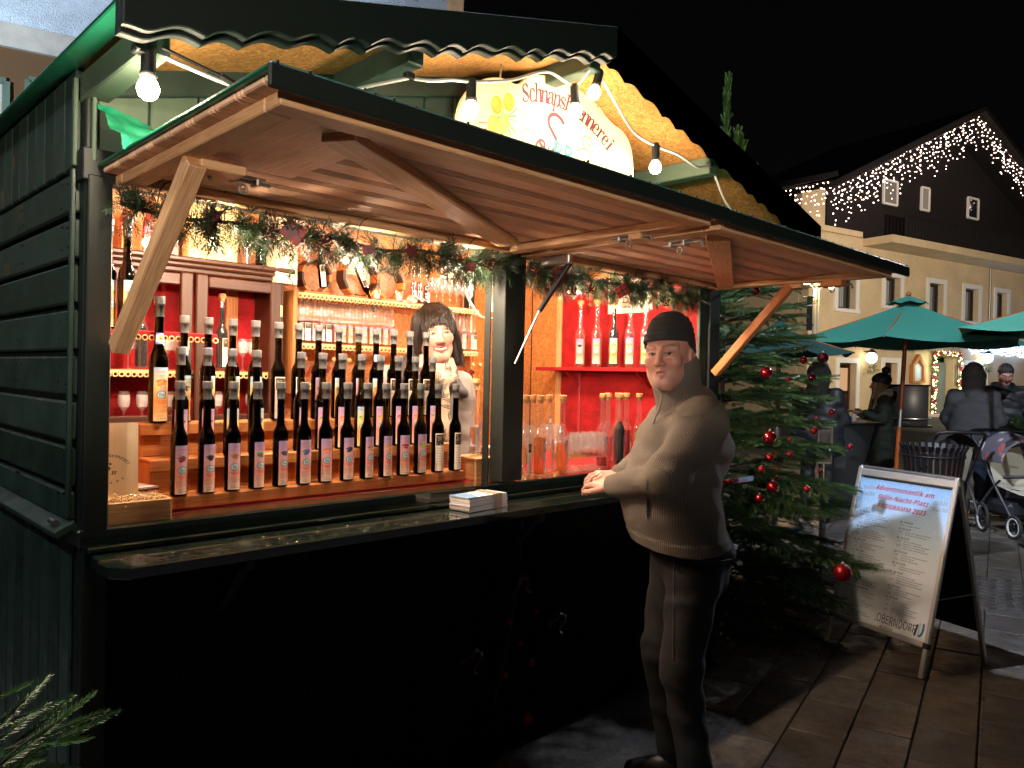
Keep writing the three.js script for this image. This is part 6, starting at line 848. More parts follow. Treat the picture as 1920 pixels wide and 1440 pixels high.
// naive surface nets
function net(f, lo, hi, cell) {
  const n = [0, 1, 2].map((k) => Math.ceil((hi.getComponent(k) - lo.getComponent(k)) / cell) + 1), [nx, ny, nz_] = n, F = new Float32Array(nx * ny * nz_), q = V(0, 0, 0), id = (x, y, z) => (z * ny + y) * nx + x;
  for (let z = 0; z < nz_; z++) for (let y = 0; y < ny; y++) for (let x = 0; x < nx; x++) { q.set(lo.x + x * cell, lo.y + y * cell, lo.z + z * cell); F[id(x, y, z)] = f(q); }
  const vid = new Int32Array(nx * ny * nz_).fill(-1), pos = [], idx = [];
  const E = [[0, 1], [2, 3], [4, 5], [6, 7], [0, 2], [1, 3], [4, 6], [5, 7], [0, 4], [1, 5], [2, 6], [3, 7]];
  for (let z = 0; z < nz_ - 1; z++) for (let y = 0; y < ny - 1; y++) for (let x = 0; x < nx - 1; x++) {
    let m = 0; const v = []; for (let k = 0; k < 8; k++) { const d = F[id(x + (k & 1), y + ((k >> 1) & 1), z + (k >> 2))]; v.push(d); if (d < 0) m |= 1 << k; }
    if (m === 0 || m === 255) continue;
    let sx = 0, sy = 0, sz = 0, c = 0; for (const [a, b] of E) if ((v[a] < 0) !== (v[b] < 0)) { const t = v[a] / (v[a] - v[b]); sx += (a & 1) + ((b & 1) - (a & 1)) * t; sy += ((a >> 1) & 1) + (((b >> 1) & 1) - ((a >> 1) & 1)) * t; sz += (a >> 2) + ((b >> 2) - (a >> 2)) * t; c++; }
    vid[id(x, y, z)] = pos.length / 3; pos.push(lo.x + (x + sx / c) * cell, lo.y + (y + sy / c) * cell, lo.z + (z + sz / c) * cell);
  }
  const quad = (a, b, c, d, flip) => { if (a < 0 || b < 0 || c < 0 || d < 0) return; if (flip) idx.push(a, c, b, a, d, c); else idx.push(a, b, c, a, c, d); };
  for (let z = 1; z < nz_ - 1; z++) for (let y = 1; y < ny - 1; y++) for (let x = 1; x < nx - 1; x++) {
    const s = F[id(x, y, z)] < 0;
    if (s !== F[id(x + 1, y, z)] < 0) quad(vid[id(x, y - 1, z - 1)], vid[id(x, y, z - 1)], vid[id(x, y, z)], vid[id(x, y - 1, z)], !s);
    if (s !== F[id(x, y + 1, z)] < 0) quad(vid[id(x - 1, y, z - 1)], vid[id(x - 1, y, z)], vid[id(x, y, z)], vid[id(x, y, z - 1)], !s);
    if (s !== F[id(x, y, z + 1)] < 0) quad(vid[id(x - 1, y - 1, z)], vid[id(x, y - 1, z)], vid[id(x, y, z)], vid[id(x - 1, y, z)], !s);
  }
  const g = new THREE.BufferGeometry(); g.setAttribute('position', new THREE.Float32BufferAttribute(pos, 3)); g.setIndex(idx);
  const nor = new Float32Array(pos.length), e = cell * 0.5; for (let i = 0; i < pos.length; i += 3) { const g3 = [0, 0, 0]; for (let k = 0; k < 3; k++) { q.set(pos[i], pos[i + 1], pos[i + 2]); q.setComponent(k, pos[i + k] + e); const a = f(q); q.setComponent(k, pos[i + k] - e); g3[k] = a - f(q); } const L = Math.hypot(...g3) || 1; nor.set(g3.map((w) => w / L), i); }
  g.setAttribute('normal', new THREE.BufferAttribute(nor, 3));
  return g;
}
// box-mapped uv in metres for cloth
function clothUV(g, s = 1) { g = g.toNonIndexed(); const p = g.attributes.position, uv = new Float32Array(p.count * 2), a = V(0, 0, 0), b = V(0, 0, 0), c = V(0, 0, 0); for (let i = 0; i < p.count; i += 3) { a.fromBufferAttribute(p, i); b.fromBufferAttribute(p, i + 1).sub(a); c.fromBufferAttribute(p, i + 2).sub(a); b.cross(c); const n = [Math.abs(b.x), Math.abs(b.y) * 0.6, Math.abs(b.z)], k = n.indexOf(Math.max(...n)); for (let j = 0; j < 3; j++) { const o = i + j; uv[o * 2] = (k === 0 ? p.getZ(o) : p.getX(o)) * s; uv[o * 2 + 1] = (k === 1 ? p.getZ(o) : p.getY(o)) * s; } } g.setAttribute('uv', new THREE.BufferAttribute(uv, 2)); return g; }
const bounds = (list, pad) => { const lo = V(9e9, 9e9, 9e9), hi = V(-9e9, -9e9, -9e9); for (const [a, b, ra, rb] of list) for (const [p, r] of [[a, ra], [b, rb]]) { lo.min(p.clone().subScalar(r + pad)); hi.max(p.clone().addScalar(r + pad)); } return [lo, hi]; };
// a field from capsules [a, b, ra, rb], joined with softness k, with optional extra fields
const capsField = (list, k, extra) => (p) => { let d = 9; for (const [a, b, ra, rb] of list) d = smin(d, capD(p, a, b, ra, rb), k); return extra ? extra(p, d) : d; };
const colored = (g, f) => { const p = g.attributes.position, n = g.attributes.normal, c = new Float32Array(p.count * 3), q = V(0, 0, 0), m = V(0, 0, 0); for (let i = 0; i < p.count; i++) c.set(f(q.fromBufferAttribute(p, i), m.fromBufferAttribute(n, i)), i * 3); g.setAttribute('color', new THREE.BufferAttribute(c, 3)); return g; };
const mSkin = phy({ vertexColors: true, roughness: 0.52, sheen: 0.25, sheenColor: lin(0xffb090), sheenRoughness: 0.6, bumpMap: tConcB, bumpScale: 0.0003 });
const SK = [0.50, 0.255, 0.185];
// head in its own axes: y up, z to the front, x to the person's left; the origin between the ears
function headGeo(o) {
  const e = o.w ?? 1, S = (x, y, z) => V(x * e, y, z), smile = o.smile ?? 0, open = o.open ?? 0, mw = 0.024 + smile * 0.012, my = -0.062, cr = smile * 0.010;
  const f = (p) => {
    const ax = Math.abs(p.x), s = V(ax, p.y, p.z);
    let d = ellD(p, S(0, 0.036, -0.012), V(0.0755 * e, 0.090, 0.096));
    d = smin(d, ellD(p, S(0, -0.028, 0.022), V(0.064 * e, 0.082, 0.072)), 0.03);
    d = smin(d, capD(s, S(0.052, -0.058, 0.0), S(0.016, -0.100, 0.062), 0.020 + (o.jowl ?? 0), 0.019 + (o.jowl ?? 0)), 0.035);
    d = smin(d, ellD(p, S(0, -0.100, 0.072), V(0.022, 0.017, 0.016)), 0.02);
    d = smin(d, ellD(s, S(0.041, -0.022 + smile * 0.006, 0.068), V(0.022, 0.021, 0.018)), 0.025);
    d = smin(d, capD(s, S(0.008, 0.029, 0.090), S(0.048, 0.030, 0.068), 0.0085, 0.010), 0.014);
    d = -smin(-d, ellD(s, S(0.031, 0.008, 0.104), V(0.0195, 0.0135, 0.016)), 0.014);
    d = smin(d, capD(p, S(0, 0.022, 0.090), S(0, -0.028, 0.114), 0.0080, 0.0115), 0.014);
    d = smin(d, ellD(s, S(0.013, -0.031, 0.102), V(0.0095, 0.0085, 0.0115)), 0.008);
    d = smin(d, ellD(s, S(0.031, 0.0075, 0.0785), V(0.0155, 0.0120, 0.0135)), 0.004); // lids
    d = -smin(-d, ellD(s, S(0.031, 0.0060, 0.0935), V(0.0125, 0.0042 - smile * 0.0012, 0.0085)), 0.003); // eye slit
    const cy = cr * clamp(ax / mw) ** 2, lipz = 0.0965 - 0.55 * ax * ax / 0.03;
    d = smin(d, capD(V(ax, p.y - cy, p.z + 0.55 * ax * ax / 0.03), V(0, my + 0.0045 + open * 0.3, 0.0915), V(mw * 0.86, my + 0.002, 0.0915), 0.0068, 0.0032), 0.006);
    d = smin(d, capD(V(ax, p.y - cy, p.z + 0.55 * ax * ax / 0.03), V(0, my - 0.0075 - open * 0.9, 0.0905), V(mw * 0.82, my - 0.0025, 0.0905), 0.0074, 0.0036), 0.006);
    d = -smin(-d, ellD(V(ax, p.y - cy, p.z), V(0, my - 0.0012 - open * 0.3, lipz + 0.004), V(mw * 0.86, 0.0016 + open + smile * 0.0052, 0.012)), 0.002);
    if (!o.noEars) { d = smin(d, ellD(s, S(0.079, -0.004, -0.012), V(0.010, 0.031, 0.019)), 0.008); d = -smin(-d, ellD(s, S(0.090, -0.002, -0.006), V(0.007, 0.018, 0.010)), 0.006); }
    d = smin(d, capD(p, S(0, -0.075, -0.022), S(0, -0.20, -0.045), 0.056, 0.060), 0.03);
    d = -smin(-d, capD(s, S(0.0195, -0.030, 0.1045), S(0.039, -0.060, 0.0885), 0.0026, 0.0034) + 0.0022, 0.006); // fold from nose to mouth
    d = smin(d, ellD(s, S(0.031, -0.0085, 0.086), V(0.014, 0.005, 0.006)), 0.008); // under the eyes
    d -= 0.0009 * Math.sin(p.y * 330) * smooth(0.045, 0.075, p.y) * smooth(0.06, 0.09, p.z);
    return d;
  };
  const g = net(f, V(-0.105, -0.20, -0.125), V(0.105, 0.14, 0.14), o.cell ?? 0.0027);
  return colored(g, (p) => {
    const ax = Math.abs(p.x); let c = mixc(SK, [0.56, 0.30, 0.22], nzAt(p) * 0.5);
    c = mixc(c, [0.56, 0.19, 0.14], 0.45 * Math.exp(-(((ax - 0.042) / 0.02) ** 2 + ((p.y + 0.03) / 0.022) ** 2)) * (p.z > 0.04 ? 1 : 0) + 0.35 * Math.exp(-((ax / 0.014) ** 2 + ((p.y + 0.026) / 0.014) ** 2)) * (p.z > 0.1 ? 1 : 0));
    const cy = cr * clamp(ax / mw) ** 2, ly = p.y - cy - my; if (p.z > 0.075 && ax < mw * 1.04) { const k = smooth(0.0125, 0.009, Math.abs(ly + 0.0015 + open * 0.3) - open * 0.6) * smooth(mw * 1.04, mw * 0.9, ax); c = mixc(c, o.lip ?? [0.46, 0.17, 0.14], k * 0.85); }
    if (o.stubble && p.y < -0.035 && p.z > -0.02) c = mixc(c, [0.33, 0.22, 0.18], o.stubble * smooth(-0.03, -0.07, p.y) * (0.7 + 0.6 * nzAt(p.clone().multiplyScalar(9))));
    const by = 0.0285 + 0.007 * Math.sin(clamp((ax - 0.012) / 0.042) * 2.4); if (p.z > 0.05 && ax > 0.011 && ax < 0.056) c = mixc(c, o.brow ?? [0.12, 0.075, 0.05], smooth(0.0062, 0.0028, Math.abs(p.y - by)) * 0.78);
    if (p.z > 0.05 && ax > 0.015 && ax < 0.047) c = mixc(c, [0.05, 0.03, 0.025], smooth(0.0068, 0.0046, Math.hypot((ax - 0.031) * 0.36, p.y - 0.0068)) * (p.y > 0.007 ? 0.9 : 0.6));
    return c;
  });
}
const nzAt = (p) => PN.noise(p.x * 60, p.y * 60, p.z * 60);
const tIris = (() => { const c = document.createElement('canvas'); c.width = c.height = 64; const g = c.getContext('2d'); g.fillStyle = '#d9cfc6'; g.fillRect(0, 0, 64, 64); g.fillStyle = '#2a1f18'; g.beginPath(); g.arc(32, 32, 15, 0, 7); g.fill(); g.fillStyle = '#54432f'; g.beginPath(); g.arc(32, 32, 11, 0, 7); g.fill(); g.fillStyle = '#0c0a0a'; g.beginPath(); g.arc(32, 32, 7, 0, 7); g.fill(); const t = new THREE.CanvasTexture(c); t.colorSpace = THREE.SRGBColorSpace; t.magFilter = THREE.LinearFilter; return t; })();
const mEye = phy({ map: tIris, roughness: 0.12, clearcoat: 1 });
function eyes(parent, F, look) { for (const s of [-1, 1]) { const g = new THREE.SphereGeometry(0.0122, 18, 14), p = g.attributes.position, u = g.attributes.uv; for (let i = 0; i < p.count; i++) u.setXY(i, 0.5 + p.getX(i) / 0.030, p.getZ(i) > 0 ? 0.5 + p.getY(i) / 0.030 : 0.02); g.applyQuaternion(new THREE.Quaternion().setFromEuler(new THREE.Euler(look[1], look[0], 0))).translate(s * 0.031, 0.0062, 0.0782).applyMatrix4(F); part(parent, 'eye', g, mEye); } }
// hand: wrist at W, pointing along d, back of the hand towards n
function handCaps(W, d, n, thumbSide, curl, len = 0.185) {
  const s = d.clone().cross(n).normalize().multiplyScalar(thumbSide), L = [], k = len / 0.185, P = (a, b, c) => W.clone().addScaledVector(d, a * k).addScaledVector(s, b * k).addScaledVector(n, c * k);
  for (const b of [-0.03, -0.01, 0.01, 0.03]) L.push([P(0.0, b * 0.55, 0), P(0.088, b, 0.002), 0.0145 * k, 0.0115 * k]);
  [[0.031, 0.072, 0], [0.0105, 0.080, 1], [-0.0105, 0.075, 1], [-0.031, 0.060, 0]].forEach(([b, fl, m], i) => { let p = P(0.090 - (m ? 0 : 0.006), b, 0.002), a = curl * (0.5 + 0.12 * i); const seg = [0.46, 0.30, 0.24], r = [0.0095, 0.0085, 0.0076, 0.0066]; for (let j = 0; j < 3; j++) { const dir = d.clone().multiplyScalar(Math.cos(a)).addScaledVector(n, -Math.sin(a)).addScaledVector(s, b * 1.4); const q = p.clone().addScaledVector(dir.normalize(), fl * seg[j] * k * 1.12); L.push([p, q, r[j] * k, r[j + 1] * k]); p = q; a += curl * 0.95; } });
  let p = P(0.018, 0.030, -0.004); const t1 = P(0.052, 0.056, -0.014), t2 = P(0.084, 0.058, -0.022), t3 = P(0.104, 0.050, -0.028); L.push([p, t1, 0.015 * k, 0.011 * k], [t1, t2, 0.0105 * k, 0.009 * k], [t2, t3, 0.0088 * k, 0.007 * k]);
  L.push([W.clone().addScaledVector(d, -0.06), W.clone(), 0.026 * k, 0.024 * k]);
  return L;
}
function handGeo(L, cell = 0.0034) { const [lo, hi] = bounds(L, 0.01); return colored(net(capsField(L, 0.007), lo, hi, cell), (p) => mixc(SK, [0.56, 0.26, 0.2], 0.5 + nzAt(p) * 0.5)); }
const mergeSkin = (list) => mergeGeometries(list.map((g) => { g = g.index ? g.toNonIndexed() : g; for (const k of Object.keys(g.attributes)) if (!['position', 'normal', 'color'].includes(k)) g.deleteAttribute(k); g.setAttribute('uv', new THREE.BufferAttribute(new Float32Array(g.attributes.position.count * 2).map((_, i) => g.attributes.position.getComponent(i >> 1, i & 1) * 3), 2)); return g; }));
const plainSkin = (g) => colored(g, () => SK);
const frame = (c, fwd, tilt = 0) => { const z = fwd.clone().normalize(), x = V(0, 1, 0).cross(z).normalize(), y = z.clone().cross(x); if (tilt) { x.applyAxisAngle(z, tilt); y.applyAxisAngle(z, tilt); } return new THREE.Matrix4().makeBasis(x, y, z).setPosition(c); };
const knit = (a, b, s, dia) => { const t = dtex(256, 256, (u, v) => { const x = u * 16, y = v * 16, ch = Math.floor(x), yy = y * 1.0 + Math.abs((x - ch) - 0.5) * (dia ? 2 : 1.2), r = Math.abs(Math.sin(yy * Math.PI)) * (0.55 + 0.45 * Math.sin((x - ch) * Math.PI)); const k = clamp(r + nzf(u, v) * 0.5); return mixc(a, b, k); }, true, [s, s]); const h = dtex(256, 256, (u, v) => { const x = u * 16, y = v * 16, ch = Math.floor(x), yy = y + Math.abs((x - ch) - 0.5) * (dia ? 2 : 1.2); return Math.abs(Math.sin(yy * Math.PI)) * (0.5 + 0.5 * Math.sin((x - ch) * Math.PI)); }, false, [s, s]); return [t, h]; };
const [tKnit, tKnitB] = knit([0.25, 0.23, 0.205], [0.60, 0.565, 0.52], 8, true), [tHat, tHatB] = knit([0.10, 0.10, 0.105], [0.235, 0.235, 0.24], 13, false);
const mKnit = phy({ map: tKnit, bumpMap: tKnitB, bumpScale: 0.003, roughness: 0.95, sheen: 0.2, sheenColor: lin(0xcfc0ae) }), mHat = std({ map: tHat, bumpMap: tHatB, bumpScale: 0.002, roughness: 0.95 });
const mSuede = std({ color: new THREE.Color(0.135, 0.115, 0.09), roughness: 0.9, bumpMap: tConcB, bumpScale: 0.0004 });
const tDenim = dtex(256, 256, (u, v) => { const k = 0.5 + 0.5 * Math.sin((u + v) * 6.283 * 48); const n = nzf(u, v) * 0.5 + nz(u, v) * 0.6; return mixc([0.05, 0.05, 0.055], [0.16, 0.16, 0.165], clamp(k * 0.5 + n + 0.2)); }, true, [4, 4]), mDenim = std({ map: tDenim, roughness: 0.9 });
const folds = (p, a) => a * (Math.sin(p.y * 46 + p.x * 17 + fbm(p.x * 5, p.y * 5, p.z * 5, 2) * 7) * 0.5 + fbm(p.x * 9, p.y * 7, p.z * 9, 2));

// ---------- the man waiting at the counter ----------
{
  const man = thing('person', 'person in beige knitted jacket and dark beanie leaning on the counter', 'person', [2.56, 0, -1.53]), off = V(2.56, 0, -1.53);
  const W = (x, y, d) => at(x, y, d).sub(off);
  const headC = W(1254, 668, 2.86), neck = W(1277, 752, 2.90), shL = W(1318, 792, 2.74), shR = W(1252, 795, 3.10), chest = W(1278, 840, 2.92), belly = W(1272, 930, 2.92), pel = W(1288, 1010, 2.92);
  const elL = W(1252, 893, 2.60), wrL = W(1146, 913, 2.90), elR = W(1190, 890, 3.22), wrR = W(1158, 890, 3.12);
  const ax = shL.clone().sub(shR).setY(0).normalize(), fw = V(0, 1, 0).cross(ax).normalize().negate(); if (fw.dot(W(1100, 800, 3).sub(chest)) < 0) fw.negate();
  const hipL = pel.clone().addScaledVector(ax, 0.09), hipR = pel.clone().addScaledVector(ax, -0.09), knL = V(hipL.x, 0.50, hipL.z).addScaledVector(fw, 0.05).addScaledVector(ax, 0.01), knR = V(hipR.x, 0.50, hipR.z).addScaledVector(fw, 0.06), anL = V(knL.x, 0.09, knL.z).addScaledVector(fw, -0.07), anR = V(knR.x, 0.09, knR.z).addScaledVector(fw, -0.06);
  const F = frame(headC, EYE.clone().sub(off).sub(headC).setY(-0.02).normalize().applyAxisAngle(V(0, 1, 0), -0.34), 0.05);
  const head = headGeo({ open: 0.006, stubble: 0.5, jowl: 0.008, w: 1.06 }).applyMatrix4(F);
  // hands
  const dL = W(1112, 905, 2.99).sub(wrL).normalize(), nL = V(0, 1, 0).addScaledVector(dL, -dL.y).normalize().addScaledVector(ax, 0.5).normalize(), dR = W(1112, 893, 3.05).sub(wrR).normalize(), nR = V(0, 1, 0).addScaledVector(ax, 0.2).normalize();
  const hL = handGeo(handCaps(wrL, dL, nL, -1, 0.72, 0.178)), hR = handGeo(handCaps(wrR, dR, nR, 1, 0.5, 0.175));
  const inner = [[chest, pel, 0.12, 0.12], [shL, shR, 0.06, 0.06], [shL, elL, 0.05, 0.04], [elL, wrL, 0.038, 0.027], [shR, elR, 0.05, 0.04], [elR, wrR, 0.038, 0.027], [hipL, knL, 0.075, 0.055], [knL, anL, 0.05, 0.035], [hipR, knR, 0.075, 0.055], [knR, anR, 0.05, 0.035], [neck, headC, 0.055, 0.055]];
  const [lo, hi] = bounds(inner, 0.03); part(man, 'body', mergeSkin([plainSkin(net(capsField(inner, 0.05), lo, hi, 0.022)), head, hL, hR]), mSkin);
  eyes(man, F, [0.25, 0.02]);
  // jacket
  const hemY = pel.y - 0.015, up = V(0, 1, 0), jk = [];
  for (const s of [-0.085, -0.03, 0.03, 0.085]) { const q = ax.clone().multiplyScalar(s), e = 1 - Math.abs(s) * 2.2; jk.push([chest.clone().add(q).addScaledVector(fw, 0.015), belly.clone().add(q).addScaledVector(fw, 0.04), 0.138 * e + 0.016, 0.152 * e + 0.016], [belly.clone().add(q).addScaledVector(fw, 0.04), pel.clone().add(q).addScaledVector(up, -0.08).addScaledVector(fw, 0.008), 0.152 * e + 0.016, 0.150 * e + 0.014]); }
  jk.push([shL.clone().addScaledVector(ax, -0.02), shR.clone().addScaledVector(ax, 0.02), 0.082, 0.082], [neck.clone().addScaledVector(fw, -0.05).addScaledVector(up, -0.02), chest.clone().addScaledVector(fw, -0.07), 0.09, 0.13], [shL, elL, 0.086, 0.070], [elL, wrL.clone().lerp(elL, 0.06), 0.062, 0.043], [shR, elR, 0.078, 0.062], [elR, wrR.clone().lerp(elR, 0.1), 0.058, 0.043]);
  const colT = headC.clone().lerp(neck, 0.30).addScaledVector(fw, -0.012), colB = neck.clone().addScaledVector(up, -0.05);
  const jf = (p) => { let d = 9; for (const [a, b, ra, rb] of jk) d = smin(d, capD(p, a, b, ra, rb), 0.05); d = smin(d, capD(p, colB, colT, 0.088, 0.090), 0.012); d = Math.max(d, -(capD(p, colB.clone().addScaledVector(up, 0.035), colT.clone().addScaledVector(up, 0.12).addScaledVector(fw, 0.02), 0.066, 0.083))); d += folds(p, 0.005); const hem = hemY + 0.012 * Math.sin((p.x + p.z) * 9), band = Math.max(d - 0.004, Math.abs(p.y - hem - 0.02) - 0.02); d = Math.max(d, hem - p.y); return smin(d, Math.max(band, hem - p.y), 0.006) ; };
  const cutTop = (p) => { const rel = p.clone().sub(colT), t = rel.dot(up) + rel.dot(fw) * 0.55; return Math.max(jf(p), p.distanceTo(colT) < 0.18 ? t - 0.022 : -9); };
  const [jl, jh] = bounds(jk, 0.05); jl.y = hemY - 0.02; jh.y = headC.y + 0.04;
  part(man, 'jacket', clothUV(net(cutTop, jl, jh, 0.0095)), mKnit);
  // shoulder yoke and elbow patch in smooth suede, pocket slit, zip
  const sdir = elL.clone().sub(shL).normalize(), view = EYE.clone().sub(off).sub(elL).normalize();
  const patch = (c, r, th, d, sx) => { const pts = []; const n = 24, A = d.clone().normalize(), Bv = view.clone().cross(A).normalize(); const g = sheet((u, v) => { const a = u * 6.283, q = c.clone().addScaledVector(A, Math.cos(a) * r[0] * v).addScaledVector(Bv, Math.sin(a) * r[1] * v).addScaledVector(view, 0.22); let st = 0; for (let i = 0; i < 70; i++) { const dd = cutTop(q); if (dd < 0.0012) break; q.addScaledVector(view, -Math.max(0.0008, dd * 0.6)); st++; } return q.addScaledVector(view, 0.0032).toArray(); }, n, 8); return g; };
  part(man, 'elbow_patch', patch(elL.clone().lerp(wrL, 0.28).add(V(0, -0.01, 0)), [0.105, 0.05], 0, wrL.clone().sub(elL), 1), mSuede);
  part(man, 'shoulder_yoke', patch(shL.clone().addScaledVector(ax, -0.05).add(V(0, 0.055, 0)), [0.085, 0.038], 0, fw.clone().add(V(0, -0.35, 0)), 1), mSuede);
  const pk = W(1216, 935, 2.72); part(man, 'pocket_slit', patch(pk, [0.075, 0.006], 0, V(0.03, 1, 0), 1), mBlack);
  const zf = (y, k) => neck.clone().setY(y).addScaledVector(fw, k); part(man, 'zip', tube([W(1228, 722, 2.80), W(1240, 745, 2.79), W(1222, 800, 2.84)], 0.004, 20, 5), mZinc);
  // beanie: pulled over the ears behind, above the brows in front
  const Fi = F.clone().invert(), hatF = (p) => { const q = p; let d = ellD(q, V(0, 0.044, -0.018), V(0.0905, 0.112, 0.116)); d = smin(d, ellD(q, V(0.0, 0.120, -0.035), V(0.052, 0.036, 0.058)), 0.05); const low = 0.048 - (q.z < 0.02 ? (0.02 - q.z) * 0.98 : -(q.z - 0.02) * 0.10); const band = ellD(q, V(0, 0.042, -0.016), V(0.0945, 0.114, 0.118)); d = smin(d, Math.max(band, q.y - low - 0.040), 0.006); d = Math.max(d, low - q.y); return Math.max(d, -(ellD(q, V(0, 0.036, -0.012), V(0.080, 0.098, 0.103)))) + 0.0012 * Math.sin(q.y * 300); };
  const hg = net(hatF, V(-0.12, -0.125, -0.16), V(0.115, 0.185, 0.125), 0.0045), hu = clothUV(hg); part(man, 'beanie', hu.applyMatrix4(F), mHat);
  part(man, 'hair', net((p) => Math.max(ellD(p, V(0, 0.02, -0.022), V(0.0825, 0.10, 0.098)), p.y - 0.03, p.z - 0.012 - (p.y > -0.02 ? 0 : 0), -0.062 - p.y) , V(-0.1, -0.08, -0.14), V(0.1, 0.06, 0.04), 0.005).applyMatrix4(F), std({ color: new THREE.Color(0.05, 0.042, 0.036), roughness: 0.8 }));
  // jeans and shoes
  const jn = [[pel.clone().addScaledVector(ax, 0.045), pel.clone().addScaledVector(ax, -0.045), 0.135, 0.135], [pel.clone().add(V(0, -0.06, 0)).addScaledVector(fw, -0.03), pel.clone().add(V(0, -0.12, 0)).addScaledVector(fw, -0.03), 0.15, 0.13], [hipL.clone().add(V(0, -0.08, 0)), knL, 0.102, 0.075], [knL, anL, 0.073, 0.060], [hipR.clone().add(V(0, -0.08, 0)), knR, 0.102, 0.075], [knR, anR, 0.073, 0.060]];
  const [nl, nh] = bounds(jn, 0.02); nh.y = pel.y + 0.05; part(man, 'jeans', clothUV(net((p) => Math.max(capsField(jn, 0.03)(p) + folds(p, 0.006), p.y - pel.y - 0.04), nl, nh, 0.012)), mDenim);
  const jeanV = (c, r, d) => { const A = d.clone().normalize(), Bv = view.clone().cross(A).normalize(); const fld = (p) => capsField(jn, 0.03)(p) + folds(p, 0.006); const pts = []; for (let i = 0; i <= 14; i++) { const q = c.clone().addScaledVector(A, (i / 14 - 0.5) * r[0]).addScaledVector(Bv, Math.sin(i / 14 * r[2]) * r[1]).addScaledVector(view, 0.2); for (let k = 0; k < 60; k++) { const dd = fld(q); if (dd < 0.0015) break; q.addScaledVector(view, -Math.max(0.001, dd * 0.7)); } pts.push(q.clone()); } return tube(pts, 0.0022, 24, 5); };
  const mSeam = std({ color: new THREE.Color(0.075, 0.075, 0.08), roughness: 0.8 });
  part(man, 'jeans_seam', jeanV(W(1263, 1120, 2.75), [0.44, 0, 1], V(0.03, -1, 0)), mSeam); part(man, 'jeans_pocket', jeanV(W(1240, 1058, 2.75), [0.13, 0.03, 3.1], ax.clone().add(fw.clone().multiplyScalar(-0.6))), mSeam); part(man, 'jeans_pocket', jeanV(W(1335, 1052, 2.75), [0.16, 0.0, 1], fw.clone().negate().add(V(0, -0.02, 0))), mSeam);
  for (const [an, k] of [[anL, 0], [anR, 1]]) { const sh = [[an.clone().setY(0.045), an.clone().setY(0.04).addScaledVector(fw, 0.16), 0.045, 0.036], [an.clone().setY(0.08), an.clone().setY(0.05), 0.048, 0.05]]; const [a, b] = bounds(sh, 0.02); a.y = -0.01; part(man, 'shoe', net((p) => Math.max(capsField(sh, 0.04)(p), 0.002 - p.y), a, b, 0.009), mBlack); }
}
